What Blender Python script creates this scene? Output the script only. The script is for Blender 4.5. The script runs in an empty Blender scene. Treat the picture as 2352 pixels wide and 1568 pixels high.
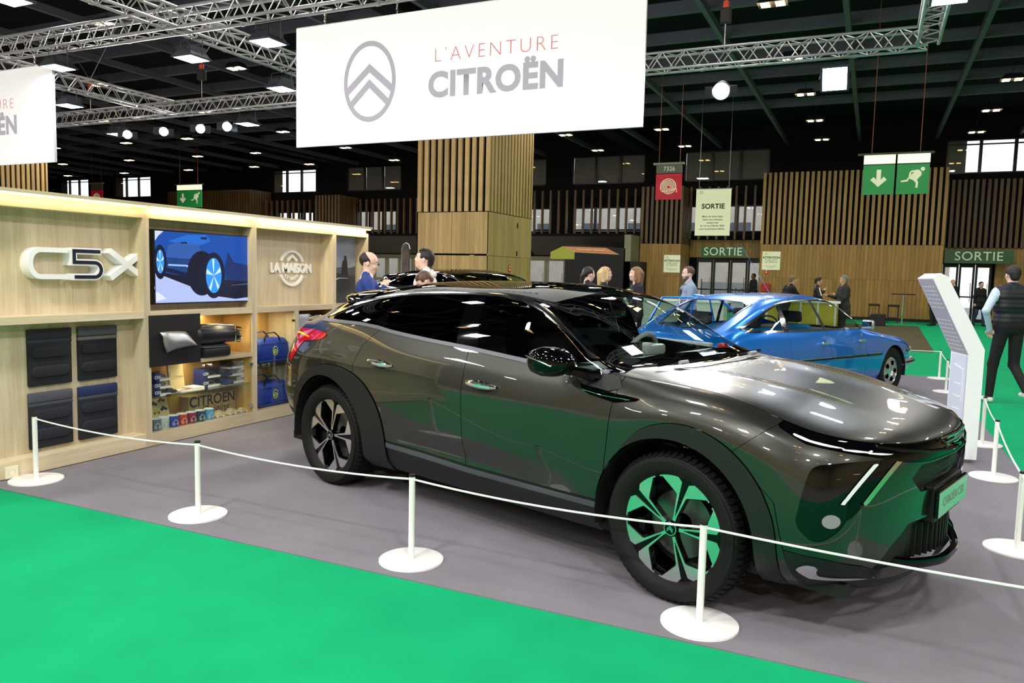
import bpy, bmesh, math, random
import numpy as np
from mathutils import Vector, Matrix
SC=bpy.context.scene; COL=SC.collection
random.seed(7)
# ---------------- camera (x = along the stand's front edge, y = away, z = up) ----------------
CAMH=1.5415; FPX=1766.35
_p,_r,_h=math.radians(5.0465),math.radians(1.378),math.radians(25.0)
def _hall(v):
    return Vector((math.cos(_h)*v[0]-math.sin(_h)*v[1], math.sin(_h)*v[0]+math.cos(_h)*v[1], v[2]))
_f=Vector((0,math.cos(_p),-math.sin(_p))); _x=Vector((1,0,0)); _u=_x.cross(_f)
CR=_hall(math.cos(_r)*_x+math.sin(_r)*_u); CU=_hall(-math.sin(_r)*_x+math.cos(_r)*_u); CF=_hall(_f)
cam=bpy.data.cameras.new('camera'); co=bpy.data.objects.new('camera',cam); COL.objects.link(co)
cam.sensor_width=36; cam.sensor_fit='HORIZONTAL'; cam.lens=36*FPX/2352; cam.clip_start=.05; cam.clip_end=300
co.matrix_world=Matrix(((CR.x,CU.x,-CF.x,0),(CR.y,CU.y,-CF.y,0),(CR.z,CU.z,-CF.z,CAMH),(0,0,0,1)))
SC.camera=co
vs=SC.view_settings; vs.view_transform='Standard'; vs.look='None'; vs.gamma=1; vs.use_curve_mapping=False; vs.exposure=0.28
# ---------------- world: overcast daylight outside ----------------
W=bpy.data.worlds.new('daylight'); SC.world=W; W.use_nodes=True
W.node_tree.nodes['Background'].inputs[0].default_value=(.86,.93,1,1); W.node_tree.nodes['Background'].inputs[1].default_value=1.5
# ---------------- hall lighting (high bays all over the hall) ----------------
LAMP_E=135.0
def area(name,loc,size,power,color=(1,.97,.93),aim=None,sy=None,spread=math.pi):
    l=bpy.data.lights.new(name,'AREA'); l.size=size; l.energy=power; l.color=color; l.spread=spread
    if sy: l.shape='RECTANGLE'; l.size_y=sy
    o=bpy.data.objects.new(name,l); COL.objects.link(o); o.location=loc
    d=(Vector(aim)-Vector(loc)) if aim is not None else Vector((0,0,-1))
    o.rotation_euler=d.to_track_quat('-Z','Y').to_euler()
    return o
for yy in (-8,-2,4,10,16,22,29):
    for xx in (-30,-22,-15,-9,-3,3,9):
        area('hall_light',(xx,yy,7.1),.6,LAMP_E*(2.2 if yy<0 else .6 if yy<17 else 1))
# ---------------- materials ----------------
def c(h):
    h=h.lstrip('#'); v=[int(h[i:i+2],16)/255 for i in (0,2,4)]
    return tuple((x/12.92 if x<=.04045 else ((x+.055)/1.055)**2.4) for x in v)+(1,)
MATS={}
def mat(name,col,rough=.6,metal=0,coat=0,spec=.5,emit=0,ecol=None,bump=0,bscale=60,var=0,vscale=8,stretch=None,alpha=1,cr=.03):
    if name in MATS: return MATS[name]
    m=bpy.data.materials.new(name); m.use_nodes=True; nt=m.node_tree; b=nt.nodes['Principled BSDF']
    if isinstance(col,str): col=c(col)
    b.inputs['Base Color'].default_value=col; b.inputs['Roughness'].default_value=rough; b.inputs['Metallic'].default_value=metal
    b.inputs['Coat Weight'].default_value=coat; b.inputs['Coat Roughness'].default_value=cr; b.inputs['Specular IOR Level'].default_value=spec
    if alpha<1: b.inputs['Alpha'].default_value=alpha
    if emit:
        b.inputs['Emission Color'].default_value=ecol and (c(ecol) if isinstance(ecol,str) else ecol) or col; b.inputs['Emission Strength'].default_value=emit
    if var or bump:
        tc=nt.nodes.new('ShaderNodeTexCoord'); mp=nt.nodes.new('ShaderNodeMapping'); nt.links.new(tc.outputs['Object'],mp.inputs[0])
        if stretch: mp.inputs['Scale'].default_value=stretch
    if var:
        n=nt.nodes.new('ShaderNodeTexNoise'); n.inputs['Scale'].default_value=vscale; n.inputs['Detail'].default_value=6
        nt.links.new(mp.outputs[0],n.inputs['Vector'])
        mx=nt.nodes.new('ShaderNodeMix'); mx.data_type='RGBA'
        mx.inputs[6].default_value=tuple(max(0,x*(1-var)) for x in col[:3])+(1,); mx.inputs[7].default_value=tuple(min(1,x*(1+var)) for x in col[:3])+(1,)
        rp=nt.nodes.new('ShaderNodeMapRange'); rp.inputs[1].default_value=.3; rp.inputs[2].default_value=.7
        nt.links.new(n.outputs[0],rp.inputs[0]); nt.links.new(rp.outputs[0],mx.inputs[0]); nt.links.new(mx.outputs[2],b.inputs['Base Color'])
    if bump:
        n2=nt.nodes.new('ShaderNodeTexNoise'); n2.inputs['Scale'].default_value=bscale; n2.inputs['Detail'].default_value=4
        nt.links.new(mp.outputs[0],n2.inputs['Vector'])
        bp=nt.nodes.new('ShaderNodeBump'); bp.inputs['Strength'].default_value=bump; bp.inputs['Distance'].default_value=.01
        nt.links.new(n2.outputs[0],bp.inputs['Height']); nt.links.new(bp.outputs[0],b.inputs['Normal'])
    MATS[name]=m; return m
def wood(name,c1,c2,axis='Z',scale=1.0,rough=.5):
    """long-grained wood: noise stretched along one object axis"""
    if name in MATS: return MATS[name]
    m=bpy.data.materials.new(name); m.use_nodes=True; nt=m.node_tree; b=nt.nodes['Principled BSDF']; b.inputs['Roughness'].default_value=rough
    tc=nt.nodes.new('ShaderNodeTexCoord'); oi=nt.nodes.new('ShaderNodeObjectInfo')
    ad=nt.nodes.new('ShaderNodeVectorMath'); ad.operation='ADD'; sc=nt.nodes.new('ShaderNodeVectorMath'); sc.operation='SCALE'; sc.inputs[3].default_value=37.
    cv=nt.nodes.new('ShaderNodeCombineXYZ'); 
    for i in range(3): nt.links.new(oi.outputs['Random'],cv.inputs[i])
    nt.links.new(cv.outputs[0],sc.inputs[0]); nt.links.new(tc.outputs['Object'],ad.inputs[0]); nt.links.new(sc.outputs[0],ad.inputs[1])
    def ns(s,k,det):
        mp=nt.nodes.new('ShaderNodeMapping'); v=[s,s,s]; v['XYZ'.index(axis)]=s*k; mp.inputs['Scale'].default_value=v
        nt.links.new(ad.outputs[0],mp.inputs[0]); n=nt.nodes.new('ShaderNodeTexNoise'); n.inputs['Scale'].default_value=1; n.inputs['Detail'].default_value=det; n.inputs['Roughness'].default_value=.6
        nt.links.new(mp.outputs[0],n.inputs['Vector']); return n
    a=ns(9*scale,.07,5); f=ns(90*scale,.03,3)
    mx=nt.nodes.new('ShaderNodeMix'); mx.data_type='RGBA'; mx.inputs[6].default_value=c(c1); mx.inputs[7].default_value=c(c2)
    mm=nt.nodes.new('ShaderNodeMath'); mm.operation='MULTIPLY_ADD'; mm.inputs[1].default_value=.35; nt.links.new(f.outputs[0],mm.inputs[0]); 
    m2=nt.nodes.new('ShaderNodeMath'); m2.operation='MULTIPLY'; m2.inputs[1].default_value=.65; nt.links.new(a.outputs[0],m2.inputs[0]); nt.links.new(m2.outputs[0],mm.inputs[2])
    rp=nt.nodes.new('ShaderNodeMapRange'); rp.inputs[1].default_value=.35; rp.inputs[2].default_value=.65; nt.links.new(mm.outputs[0],rp.inputs[0]); nt.links.new(rp.outputs[0],mx.inputs[0])
    hv=nt.nodes.new('ShaderNodeHueSaturation'); nt.links.new(mx.outputs[2],hv.inputs['Color'])
    rv=nt.nodes.new('ShaderNodeMapRange'); rv.inputs[3].default_value=.86; rv.inputs[4].default_value=1.12; nt.links.new(oi.outputs['Random'],rv.inputs[0]); nt.links.new(rv.outputs[0],hv.inputs['Value'])
    nt.links.new(hv.outputs[0],b.inputs['Base Color']); MATS[name]=m; return m
def glassm(name,tint=(.9,.95,.93,1),rough=0.0,refl=1.0):
    if name in MATS: return MATS[name]
    m=bpy.data.materials.new(name); m.use_nodes=True; nt=m.node_tree; nt.nodes.clear()
    o=nt.nodes.new('ShaderNodeOutputMaterial'); t=nt.nodes.new('ShaderNodeBsdfTransparent'); t.inputs[0].default_value=tint
    g=nt.nodes.new('ShaderNodeBsdfGlossy'); g.inputs['Roughness'].default_value=rough
    fr=nt.nodes.new('ShaderNodeFresnel'); ge=nt.nodes.new('ShaderNodeNewGeometry'); mr=nt.nodes.new('ShaderNodeMapRange'); mr.inputs[3].default_value=1.5; mr.inputs[4].default_value=1/1.5; nt.links.new(ge.outputs['Backfacing'],mr.inputs[0]); nt.links.new(mr.outputs[0],fr.inputs[0])
    mu=nt.nodes.new('ShaderNodeMath'); mu.operation='MULTIPLY'; mu.inputs[1].default_value=refl; nt.links.new(fr.outputs[0],mu.inputs[0])
    mx=nt.nodes.new('ShaderNodeMixShader'); nt.links.new(mu.outputs[0],mx.inputs[0]); nt.links.new(t.outputs[0],mx.inputs[1]); nt.links.new(g.outputs[0],mx.inputs[2]); nt.links.new(mx.outputs[0],o.inputs[0])
    MATS[name]=m; return m
# ---------------- mesh builders ----------------
def link(name,me,parent=None,loc=None,rot=None):
    o=bpy.data.objects.new(name,me); COL.objects.link(o)
    if parent is not None: o.parent=parent
    if loc is not None: o.location=loc
    if rot is not None: o.rotation_euler=rot
    return o
def tag(o,label=None,cat=None,group=None,kind=None):
    if label: o['label']=label
    if cat: o['category']=cat
    if group: o['group']=group
    if kind: o['kind']=kind
    return o
def thing(name,label,cat,loc=(0,0,0),rz=0,group=None,rot=None):
    o=bpy.data.objects.new(name,None); COL.objects.link(o); o.location=loc; o.rotation_euler=rot or (0,0,rz); o.empty_display_size=.1
    return tag(o,label,cat,group)
def struct(o): o['kind']='structure'; return o
def dup(root,loc=None,rz=None,label=None,group=None,rot=None,matmap=None):
    def cp(o,par):
        k=o.copy(); COL.objects.link(k)
        if par is not None: k.parent=par
        if matmap and k.type=='MESH':
            for i,s in enumerate(k.material_slots):
                nm=s.material.name if s.material else ''
                if nm in matmap: s.link='OBJECT'; s.material=matmap[nm]
        for ch in o.children: cp(ch,k)
        return k
    r=cp(root,None)
    if loc is not None: r.location=loc
    if rz is not None: r.rotation_euler=(0,0,rz)
    if rot is not None: r.rotation_euler=rot
    if label: r['label']=label
    if group: r['group']=group
    return r
class MB:
    def __init__(s): s.v=[]; s.f=[]
    def add(s,vs,fs,M=None):
        n=len(s.v)
        for p in vs:
            if M is not None: p=M@Vector(p)
            s.v.append(tuple(p))
        for f in fs: s.f.append(tuple(i+n for i in f))
        return s
    def box(s,x0,x1,y0,y1,z0,z1,M=None):
        v=[(x0,y0,z0),(x1,y0,z0),(x1,y1,z0),(x0,y1,z0),(x0,y0,z1),(x1,y0,z1),(x1,y1,z1),(x0,y1,z1)]
        return s.add(v,[(0,3,2,1),(4,5,6,7),(0,1,5,4),(1,2,6,5),(2,3,7,6),(3,0,4,7)],M)
    def rbox(s,x0,x1,y0,y1,z0,z1,r=.01,M=None,seg=2):
        bm=bmesh.new(); bmesh.ops.create_cube(bm,size=1)
        for v in bm.verts: v.co=Vector(((x0+x1)/2+v.co.x*(x1-x0),(y0+y1)/2+v.co.y*(y1-y0),(z0+z1)/2+v.co.z*(z1-z0)))
        r=min(r,.49*min(x1-x0,y1-y0,z1-z0))
        bmesh.ops.bevel(bm,geom=bm.edges[:],offset=r,segments=seg,profile=.5,affect='EDGES')
        bm.verts.index_update()
        s.add([v.co[:] for v in bm.verts],[[v.index for v in f.verts] for f in bm.faces],M); bm.free(); return s
    def cyl(s,p0,p1,r0,r1=None,n=16,cap=True):
        r1=r0 if r1 is None else r1; p0=Vector(p0); p1=Vector(p1); d=(p1-p0).normalized()
        a=d.orthogonal().normalized(); b=d.cross(a)
        v=[];f=[]
        for p,r in ((p0,r0),(p1,r1)):
            for i in range(n): t=2*math.pi*i/n; v.append(p+r*(math.cos(t)*a+math.sin(t)*b))
        for i in range(n): j=(i+1)%n; f.append((i,j,n+j,n+i))
        if cap: f.append(tuple(range(n))[::-1]); f.append(tuple(range(n,2*n)))
        return s.add(v,f)
    def tube(s,path,r,n=8,closed=False,flat=1.0,up=(0,0,1)):
        P=[Vector(p) for p in path]; m=len(P); rr=r if hasattr(r,'__len__') else [r]*m
        v=[];f=[];prev=None
        for i,p in enumerate(P):
            if closed: d=(P[(i+1)%m]-P[i-1])
            else: d=P[min(i+1,m-1)]-P[max(i-1,0)]
            d=d.normalized() if d.length>1e-9 else Vector((0,0,1))
            if prev is None:
                a=Vector(up)-d*d.dot(Vector(up))
                if a.length<1e-3: a=d.orthogonal()
            else: a=prev-d*prev.dot(d)
            a.normalize(); prev=a; b=d.cross(a)
            for k in range(n): t=2*math.pi*k/n; v.append(p+rr[i]*(math.cos(t)*a*flat+math.sin(t)*b))
        for i in range(m if closed else m-1):
            i2=(i+1)%m
            for k in range(n): k2=(k+1)%n; f.append((i*n+k,i*n+k2,i2*n+k2,i2*n+k))
        if not closed: f.append(tuple(range(n))[::-1]); f.append(tuple(range((m-1)*n,m*n)))
        return s.add(v,f)
    def lathe(s,prof,n=32,M=None,cap=False):
        m=len(prof); v=[(r*math.cos(2*math.pi*k/n),r*math.sin(2*math.pi*k/n),z) for r,z in prof for k in range(n)]
        f=[(i*n+k,i*n+(k+1)%n,(i+1)*n+(k+1)%n,(i+1)*n+k) for i in range(m-1) for k in range(n)]
        if cap: f.append(tuple(range(n))[::-1]); f.append(tuple(range((m-1)*n,m*n)))
        return s.add(v,f,M)
    def prism(s,poly,z0,z1,M=None):
        """2D polygon (x,y) extruded z0..z1"""
        n=len(poly); v=[(x,y,z0) for x,y in poly]+[(x,y,z1) for x,y in poly]
        a=sum(poly[i][0]*poly[(i+1)%n][1]-poly[(i+1)%n][0]*poly[i][1] for i in range(n))
        f=[(i,(i+1)%n,n+(i+1)%n,n+i) for i in range(n)]+[tuple(range(n))[::-1],tuple(range(n,2*n))]
        if a<0: f=[t[::-1] for t in f]
        return s.add(v,f,M)
    def ell(s,cen,rad,n=16,m=10,M=None):
        v=[(cen[0],cen[1],cen[2]+rad[2])]; f=[]
        for i in range(1,m):
            ph=math.pi*i/m
            for k in range(n): t=2*math.pi*k/n; v.append((cen[0]+rad[0]*math.sin(ph)*math.cos(t),cen[1]+rad[1]*math.sin(ph)*math.sin(t),cen[2]+rad[2]*math.cos(ph)))
        v.append((cen[0],cen[1],cen[2]-rad[2])); L=len(v)-1
        for k in range(n): f.append((0,1+k,1+(k+1)%n)); f.append((L,L-n+(k+1)%n,L-n+k))
        for i in range(m-2):
            for k in range(n): f.append((1+i*n+k,1+(i+1)*n+k,1+(i+1)*n+(k+1)%n,1+i*n+(k+1)%n))
        return s.add(v,f,M)
    def grid(s,G):
        """2D array of points"""
        a=len(G);b=len(G[0]); n=len(s.v)
        for r in G: s.v.extend(tuple(p) for p in r)
        for i in range(a-1):
            for j in range(b-1): s.f.append((n+i*b+j,n+i*b+j+1,n+(i+1)*b+j+1,n+(i+1)*b+j))
        return s
    def mesh(s,name,m=None,smooth=False,ang=35):
        me=bpy.data.meshes.new(name); me.from_pydata(s.v,[],s.f); 
        if m: me.materials.append(m)
        if smooth:
            me.shade_smooth(); me.set_sharp_from_angle(angle=math.radians(ang))
        return me
    def build(s,name,m=None,parent=None,smooth=False,ang=35,loc=None,rot=None):
        return link(name,s.mesh(name,m,smooth,ang),parent,loc,rot)
def stuff(o): o['kind']='stuff'; return o
_fonts={}
def text_mesh(body,size=1.,extrude=0.,offset=0.,align='CENTER',shear=0.,space=1.,xs=1.,line=1.):
    cu=bpy.data.curves.new('t','FONT'); cu.body=body; cu.size=size; cu.extrude=extrude; cu.offset=offset; cu.align_x=align; cu.align_y='CENTER'; cu.shear=shear; cu.space_character=space; cu.resolution_u=4; cu.space_line=line
    o=bpy.data.objects.new('t',cu); COL.objects.link(o)
    dg=bpy.context.evaluated_depsgraph_get(); me=bpy.data.meshes.new_from_object(o.evaluated_get(dg)); bpy.data.objects.remove(o); bpy.data.curves.remove(cu)
    if xs!=1.:
        for v in me.vertices: v.co.x*=xs
    return me
def text(name,body,m,parent,M,**k):
    me=text_mesh(body,**k); me.transform(M); me.materials.clear(); me.materials.append(m); return link(name,me,parent)
def frame(o,x,z):
    """matrix taking (x,y,0-plane) of flat art into 3D: x axis dir, up dir, origin"""
    x=Vector(x).normalized(); z=Vector(z).normalized(); n=x.cross(z)
    return Matrix(((x.x,z.x,n.x,o[0]),(x.y,z.y,n.y,o[1]),(x.z,z.z,n.z,o[2]),(0,0,0,1)))
def disc_poly(cx,cy,rx,ry=None,n=32): ry=ry or rx; return [(cx+rx*math.cos(2*math.pi*i/n),cy+ry*math.sin(2*math.pi*i/n)) for i in range(n)]
def ring(mb,cx,cy,rx0,ry0,rx1,ry1,z0,z1,a0=0,a1=360,n=48,M=None):
    full=abs(a1-a0)>=360; k=n+1
    A=[math.radians(a0+(a1-a0)*i/n) for i in range(k)]
    v=[]
    for z in (z0,z1):
        for rx,ry in ((rx0,ry0),(rx1,ry1)):
            v+=[(cx+rx*math.cos(t),cy+ry*math.sin(t),z) for t in A]
    f=[]
    for i in range(n):
        a,b,d,e=0,k,2*k,3*k
        f+=[(b+i,b+i+1,a+i+1,a+i),(d+i,d+i+1,e+i+1,e+i),(a+i,a+i+1,d+i+1,d+i),(e+i,e+i+1,b+i+1,b+i)]
    if not full:
        f+=[(0,2*k,3*k,k),(k-1,2*k-1,4*k-1,3*k-1)]
    return mb.add(v,f,M)
# ================= materials of the hall =================
M_green=mat('green_carpet','#13a86e',rough=.95,spec=.1,var=.07,vscale=3.,bump=.5,bscale=420)
M_grey=mat('grey_carpet','#86838b',rough=.95,spec=.1,var=.07,vscale=2.2,bump=.6,bscale=380)
M_olive=mat('dark_carpet','#57523c',rough=.95,spec=.1,var=.1,vscale=3)
M_ceil=mat('ceiling_black','#0b0d14',rough=.9,spec=.2)
M_beam=mat('beam_steel','#5c5f6a',rough=.6,metal=.3)
M_dark=mat('wall_black','#0d0d10',rough=.85,spec=.2)
M_slat=wood('oak_slat','#b08a4c','#8a6836','Z',1.0,.55)
M_slat_pale=wood('oak_slat_pale','#c9aa70','#a88a52','Z',1.0,.5)
M_slatdk=wood('oak_slat_dark','#6d5432','#4d3a22','Z',1.0,.55)
M_plank=wood('oak_plank','#ad8444','#8d6a34','Z',1.0,.5)
M_plank_pale=wood('oak_plank_pale','#c0a168','#a3854f','Z',1.0,.5)
M_frame=mat('door_frame_black','#08080a',rough=.4)
M_beige=mat('door_frame_beige','#8f8a70',rough=.45)
M_soffit=mat('soffit_olive','#5f5f50',rough=.7)
M_blind=mat('window_blind','#76746c',rough=.9,var=.05)
M_pane=glassm('window_glass',(.97,.98,1,1))
M_white=mat('white_paint','#f4f4f2',rough=.35)
M_black=mat('matt_black','#0c0c0e',rough=.6)
M_chrome=mat('chrome',(.9,.9,.92,1),rough=.12,metal=1)
M_alu=mat('truss_aluminium',(.50,.50,.51,1),rough=.38,metal=.85)
HZ=7.65
# ================= floor, carpets, ceiling =================
struct(MB().box(-62,14,-14,37,-.14,-.004).build('floor',mat('concrete','#8a8784',rough=.7,var=.08,vscale=1.2)))
for i,(a,b,q,d,l) in enumerate(((-9,7,-1.2,3.17,'bright green aisle carpet in front of the white rope stand'),(1.19,6.5,3.17,36.5,'green aisle carpet running to the right-hand exit'),(-9.3,1.19,14.42,18.2,'green cross aisle behind the blue saloon'),(-9.3,1.19,18.2,36.5,'green carpet before the far timber wall'))):
    tag(MB().box(a,b,q,d,-.004,0).build('green_carpet',M_green),l,'carpet')
struct(MB().box(-62,14,37.0,60,-.14,-.02).build('trim_1',mat('outside_asphalt','#8d8b86',rough=.9)))
stand=MB().box(-5.9,1.19,3.17,14.42,.0,.006).build('stand_carpet',M_grey); tag(stand,'large grey carpet laid under the grey crossover, shelving wall and blue saloon','carpet')
tag(MB().prism([(-1.6,19.4),(1.33,19.6),(1.55,31.2),(-1.6,30.8)],0,.005).build('dark_carpet',M_olive),'dark olive carpet patch beyond the blue saloon nose','carpet')
struct(MB().box(-62,14,-14,37.2,HZ+.75,HZ+.85).build('ceiling',M_ceil))
ceiling=bpy.data.objects['ceiling']
bx=MB().box(-62,14,-.07,.07,-.14,.14).mesh('beam',M_beam)
for i in range(19):
    y=-10+2.17*i+ (20.41-(-10+2.17*14))
    if y<36.8: link('beam',bx,ceiling,loc=(0,y,HZ+.1))
by=MB().box(-.06,.06,-14,37,-.09,.09).mesh('beam',M_beam)
for i in range(26): link('beam',by,ceiling,loc=(10.71-2.9*i,0,HZ-.08))
big=MB().box(-.3,.3,-14,37,-.45,.3).mesh('beam',M_ceil)
for x in (-10.3,-27.5,-45): link('beam',big,ceiling,loc=(x,0,HZ+.2))
# ================= walls =================
def holes_wall(name,x0,x1,z0,z1,y0,y1,holes,m):
    xs=sorted({x0,x1,*[h[0] for h in holes],*[h[1] for h in holes]}); zs=sorted({z0,z1,*[h[2] for h in holes],*[h[3] for h in holes]})
    b=MB()
    for i in range(len(xs)-1):
        for j in range(len(zs)-1):
            cx=(xs[i]+xs[i+1])/2; cz=(zs[j]+zs[j+1])/2
            if any(h[0]<cx<h[1] and h[2]<cz<h[3] for h in holes): continue
            b.box(xs[i],xs[i+1],y0,y1,zs[j],zs[j+1])
    return struct(b.build(name,m))
cler=[(-52.7,-49.7,1),(-47.1,-43.6,1),(-33.2,-29.9,1),(-27.7,-24.0,0),(-19.2,-15.3,0),(-13.9,-10.2,0),(-8.3,-4.5,0),(2.4,6.0,1)]
low=[(-32.8,-30.1),(-27.0,-24.3),(-18.6,-14.95),(-13.8,-10.3),(-8.13,-4.64)]
doors=[(-7.55,-4.45,0,2.5,'b'),(2.55,4.3,0,2.45,'b'),(-18.3,-13.05,0,2.45,'w'),(-26.6,-22.3,0,2.45,'w')]
H=[(a,b,6.02,7.37) for a,b,_ in cler]+[(a,b,3.68,4.88) for a,b in low]+[(d[0],d[1],d[2],d[3]) for d in doors]
holes_wall('wall_back',-62,14,0,HZ+.8,36.5,36.7,H,M_dark)
struct(MB().box(-62.1,-62,-14,37,0,HZ+.8).build('wall_left',M_dark)); struct(MB().box(14,14.1,-14,37,0,HZ+.8).build('wall_right',mat('hall_wall_tan','#b8a27a',rough=.8)))
struct(MB().box(-62,14,-14.1,-14,0,HZ+.8).build('wall_front',mat('hall_wall_tan','#b8a27a')))
wn=[0]
def window(x0,x1,z0,z1,open_,n=3):
    wn[0]+=1; w=thing('window_%d'%wn[0],None,None,(0,36.5,0)); del_=w; w['kind']='structure'
    f=MB(); t=.05
    f.box(x0,x1,-.03,.05,z0,z0+t).box(x0,x1,-.03,.05,z1-t,z1).box(x0,x0+t,-.03,.05,z0,z1).box(x1-t,x1,-.03,.05,z0,z1)
    for k in range(1,n): xx=x0+(x1-x0)*k/n; f.box(xx-.06,xx+.06,-.05,.06,z0,z1)
    if open_==1 and z0>5: f.box(x0,x1,-.04,.05,z1-.22,z1-.17)
    f.build('window_frame',M_frame,w)
    for k in range(n):
        a=x0+(x1-x0)*k/n+.05; b=x0+(x1-x0)*(k+1)/n-.05
        MB().box(a,b,.06,.07,z0,z1).build('pane',M_pane,w)
        if not open_: MB().box(a,b,.09,.1,z0,z1).build('blind',M_blind,w)
        elif k==0 and z0>5: MB().box(a,a+(b-a)*.6,.09,.1,z0,z1).build('blind',M_blind,w)
for a,b,o in cler: window(a,b,6.02,7.37,o)
for a,b in low: window(a,b,3.68,4.88,1)
dn=[0]
def doorset(x0,x1,z1,kind,n,y=36.45):
    dn[0]+=1; d=thing('door_%d'%dn[0],None,None,(0,y,0)); d['kind']='structure'
    m=M_frame if kind=='b' else M_beige; t=.09 if kind=='b' else .12
    f=MB().box(x0,x1,-.06,.06,z1-.1,z1)
    f.build('door_frame',m,d)
    for k in range(n):
        a=x0+(x1-x0)*k/n; b=x0+(x1-x0)*(k+1)/n
        f=MB().box(a+.01,a+t,-.04,.04,0,z1-.1).box(b-t,b-.01,-.04,.04,0,z1-.1).box(a+t,b-t,-.04,.04,z1-.22,z1-.1).box(a+t,b-t,-.04,.04,0,.14).box(a+t,b-t,-.03,.03,1.0,1.06 if kind=='b' else 1.16)
        lf=f.build('door_leaf',m,d); MB().box(a+t,b-t,-.01,.01,.14,z1-.22).build('pane',M_pane,lf)
        MB().cyl((b-t-.05,-.07,.85),(b-t-.05,-.07,1.6),.015,n=8).build('door_handle',M_chrome,lf,smooth=True)
doorset(-7.55,-4.45,2.5,'b',4); doorset(2.55,4.3,2.45,'b',3); doorset(-18.3,-13.05,2.45,'w',5); doorset(-26.6,-22.3,2.45,'w',5)
# ================= timber volumes and slat screens =================
def slat_mesh(w,d,h,m): return MB().box(-w/2,w/2,-d/2,d/2,0,h).mesh('slat',m)
def screen(name,x0,x1,y,z0,z1,pitch,w,d,m,back=None,label=None,side=None):
    p=thing(name,None,None,(0,0,0)); p['kind']='structure'
    me=slat_mesh(w,d,z1-z0,m); n=max(1,round((x1-x0-w)/pitch))
    for i in range(n+1): link('slat',me,p,loc=(x0+w/2+(x1-x0-w)*i/n,y+d/2,z0))
    if side:
        me2=slat_mesh(d,w,z1-z0,m); ns=max(1,round((side-y)/pitch))
        for sx in (x0+d/2,x1-d/2):
            for i in range(1,ns): link('slat',me2,p,loc=(sx,y+d/2+(side-y)*i/ns,z0))
    rl=MB().box(x0,x1,y+d,y+d+.04,z0+.2,z0+.27).box(x0,x1,y+d,y+d+.04,z1-.3,z1-.23)
    rl.build('rail',M_dark,p)
    if back: MB().box(x0+.15,x1-.15,back,back+.03,z0,z1).build('backing_panel',M_dark,p)
    return p
def planks(name,x0,x1,y,z0,z1,m,w=.14,holes=(),side=None,depth=.03):
    p=thing(name,None,None); p['kind']='structure'
    n=round((x1-x0)/w); pw=(x1-x0)/n; meshes={}
    def pl(W,h,rotd):
        k=(round(W,3),round(h,3),rotd)
        if k not in meshes: meshes[k]=(MB().box(0,W-.006,0,depth,0,h) if not rotd else MB().box(0,depth,0,W-.006,0,h)).mesh('plank',m)
        return meshes[k]
    rnd=random.Random(3)
    def colz(cx,rotd=False,place=None):
        segs=[(z0,z1)]
        for h in holes:
            if not rotd and h[0]<cx<h[1]:
                segs=[s for a,b in segs for s in ((a,min(b,h[2])),(max(a,h[3]),b)) if s[1]-s[0]>.05]
        for a,b in segs:
            if b-a>1.8: 
                j=a+(b-a)*(.52+.0*rnd.random()); parts=[(a,j-.005),(j,b)]
            else: parts=[(a,b)]
            for q,r in parts: place(q,r-q)
    for i in range(n):
        xx=x0+pw*i; jit=rnd.choice((0,0,.004,.002))
        colz(xx+pw/2,False,lambda q,h:link('plank',pl(pw,h,False),p,loc=(xx,y+jit,q)))
    if side:
        ns=round((side-y)/w); sw=(side-y)/ns
        for sx in (x0,x1-depth):
            for i in range(ns):
                for q,h in ((z0,(z1-z0)*.52),(z0+(z1-z0)*.52+.005,(z1-z0)*.48-.005)): link('plank',pl(sw,h,True),p,loc=(sx,y+i*sw,q))
    return p
# right-hand volume
struct(MB().box(-4.36,2.29,34.66,36.4,0,6.0).build('trim_2',M_dark))
screen('slat_wall',-4.48,2.41,34.5,3.05,6.05,.209,.115,.1,M_slat,side=36.3); planks('plank_wall',-4.48,2.41,34.5,.12,3.04,M_plank,side=36.3)
struct(MB().box(-4.46,2.39,34.52,34.6,0,.12).build('baseboard_back',M_black))
# narrow volume right of the grey soffit
struct(MB().box(-9.6,-8.05,34.66,36.4,0,5.5).build('trim_3',M_dark))
screen('slat_wall',-9.76,-7.87,34.5,3.05,5.6,.209,.115,.1,M_slatdk,side=36.3); planks('plank_wall',-9.76,-7.87,34.5,.0,3.04,M_plank,side=36.3)
# far-left volumes
struct(MB().box(-39.6,-33.3,34.66,36.4,0,6.0).build('trim_4',M_dark)); screen('slat_wall',-39.8,-33.1,34.5,3.05,6.05,.209,.115,.1,M_slatdk,side=36.3)
struct(MB().box(-28.2,-26.9,34.66,36.4,0,5.5).build('trim_5',M_dark)); screen('slat_wall',-28.35,-26.7,34.5,3.3,5.6,.209,.115,.1,M_slatdk,side=36.3)
# open screens in front of the windows
screen('slat_screen',-15.6,-9.9,35.6,3.5,5.66,.42,.09,.12,M_slatdk)
screen('slat_screen',-7.8,-4.5,35.6,3.3,5.66,.42,.09,.12,M_slatdk)
screen('slat_screen',-33.0,-28.4,35.6,3.5,5.5,.42,.09,.12,M_slatdk)
screen('slat_screen',-26.6,-15.8,35.6,3.5,5.45,.42,.09,.12,M_slatdk)
for i,(a,b,z0,z1) in enumerate([(-15.8,-9.9,3.38,3.52),(-26.7,-15.8,3.38,3.52)]): struct(MB().box(a,b,34.9,35.75,z0,z1).build('trim_%d'%(6+i),M_dark))
planks('plank_wall',-7.86,-4.5,36.3,2.5,3.3,M_plank)
# darker wall to the far right, around the second exit
screen('slat_wall',2.45,8.0,36.2,3.02,5.75,.209,.115,.1,M_slatdk,back=36.38); planks('plank_wall',2.45,8.0,36.32,.12,3.02,M_plank,holes=[(2.5,4.35,0,2.95)])
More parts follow.
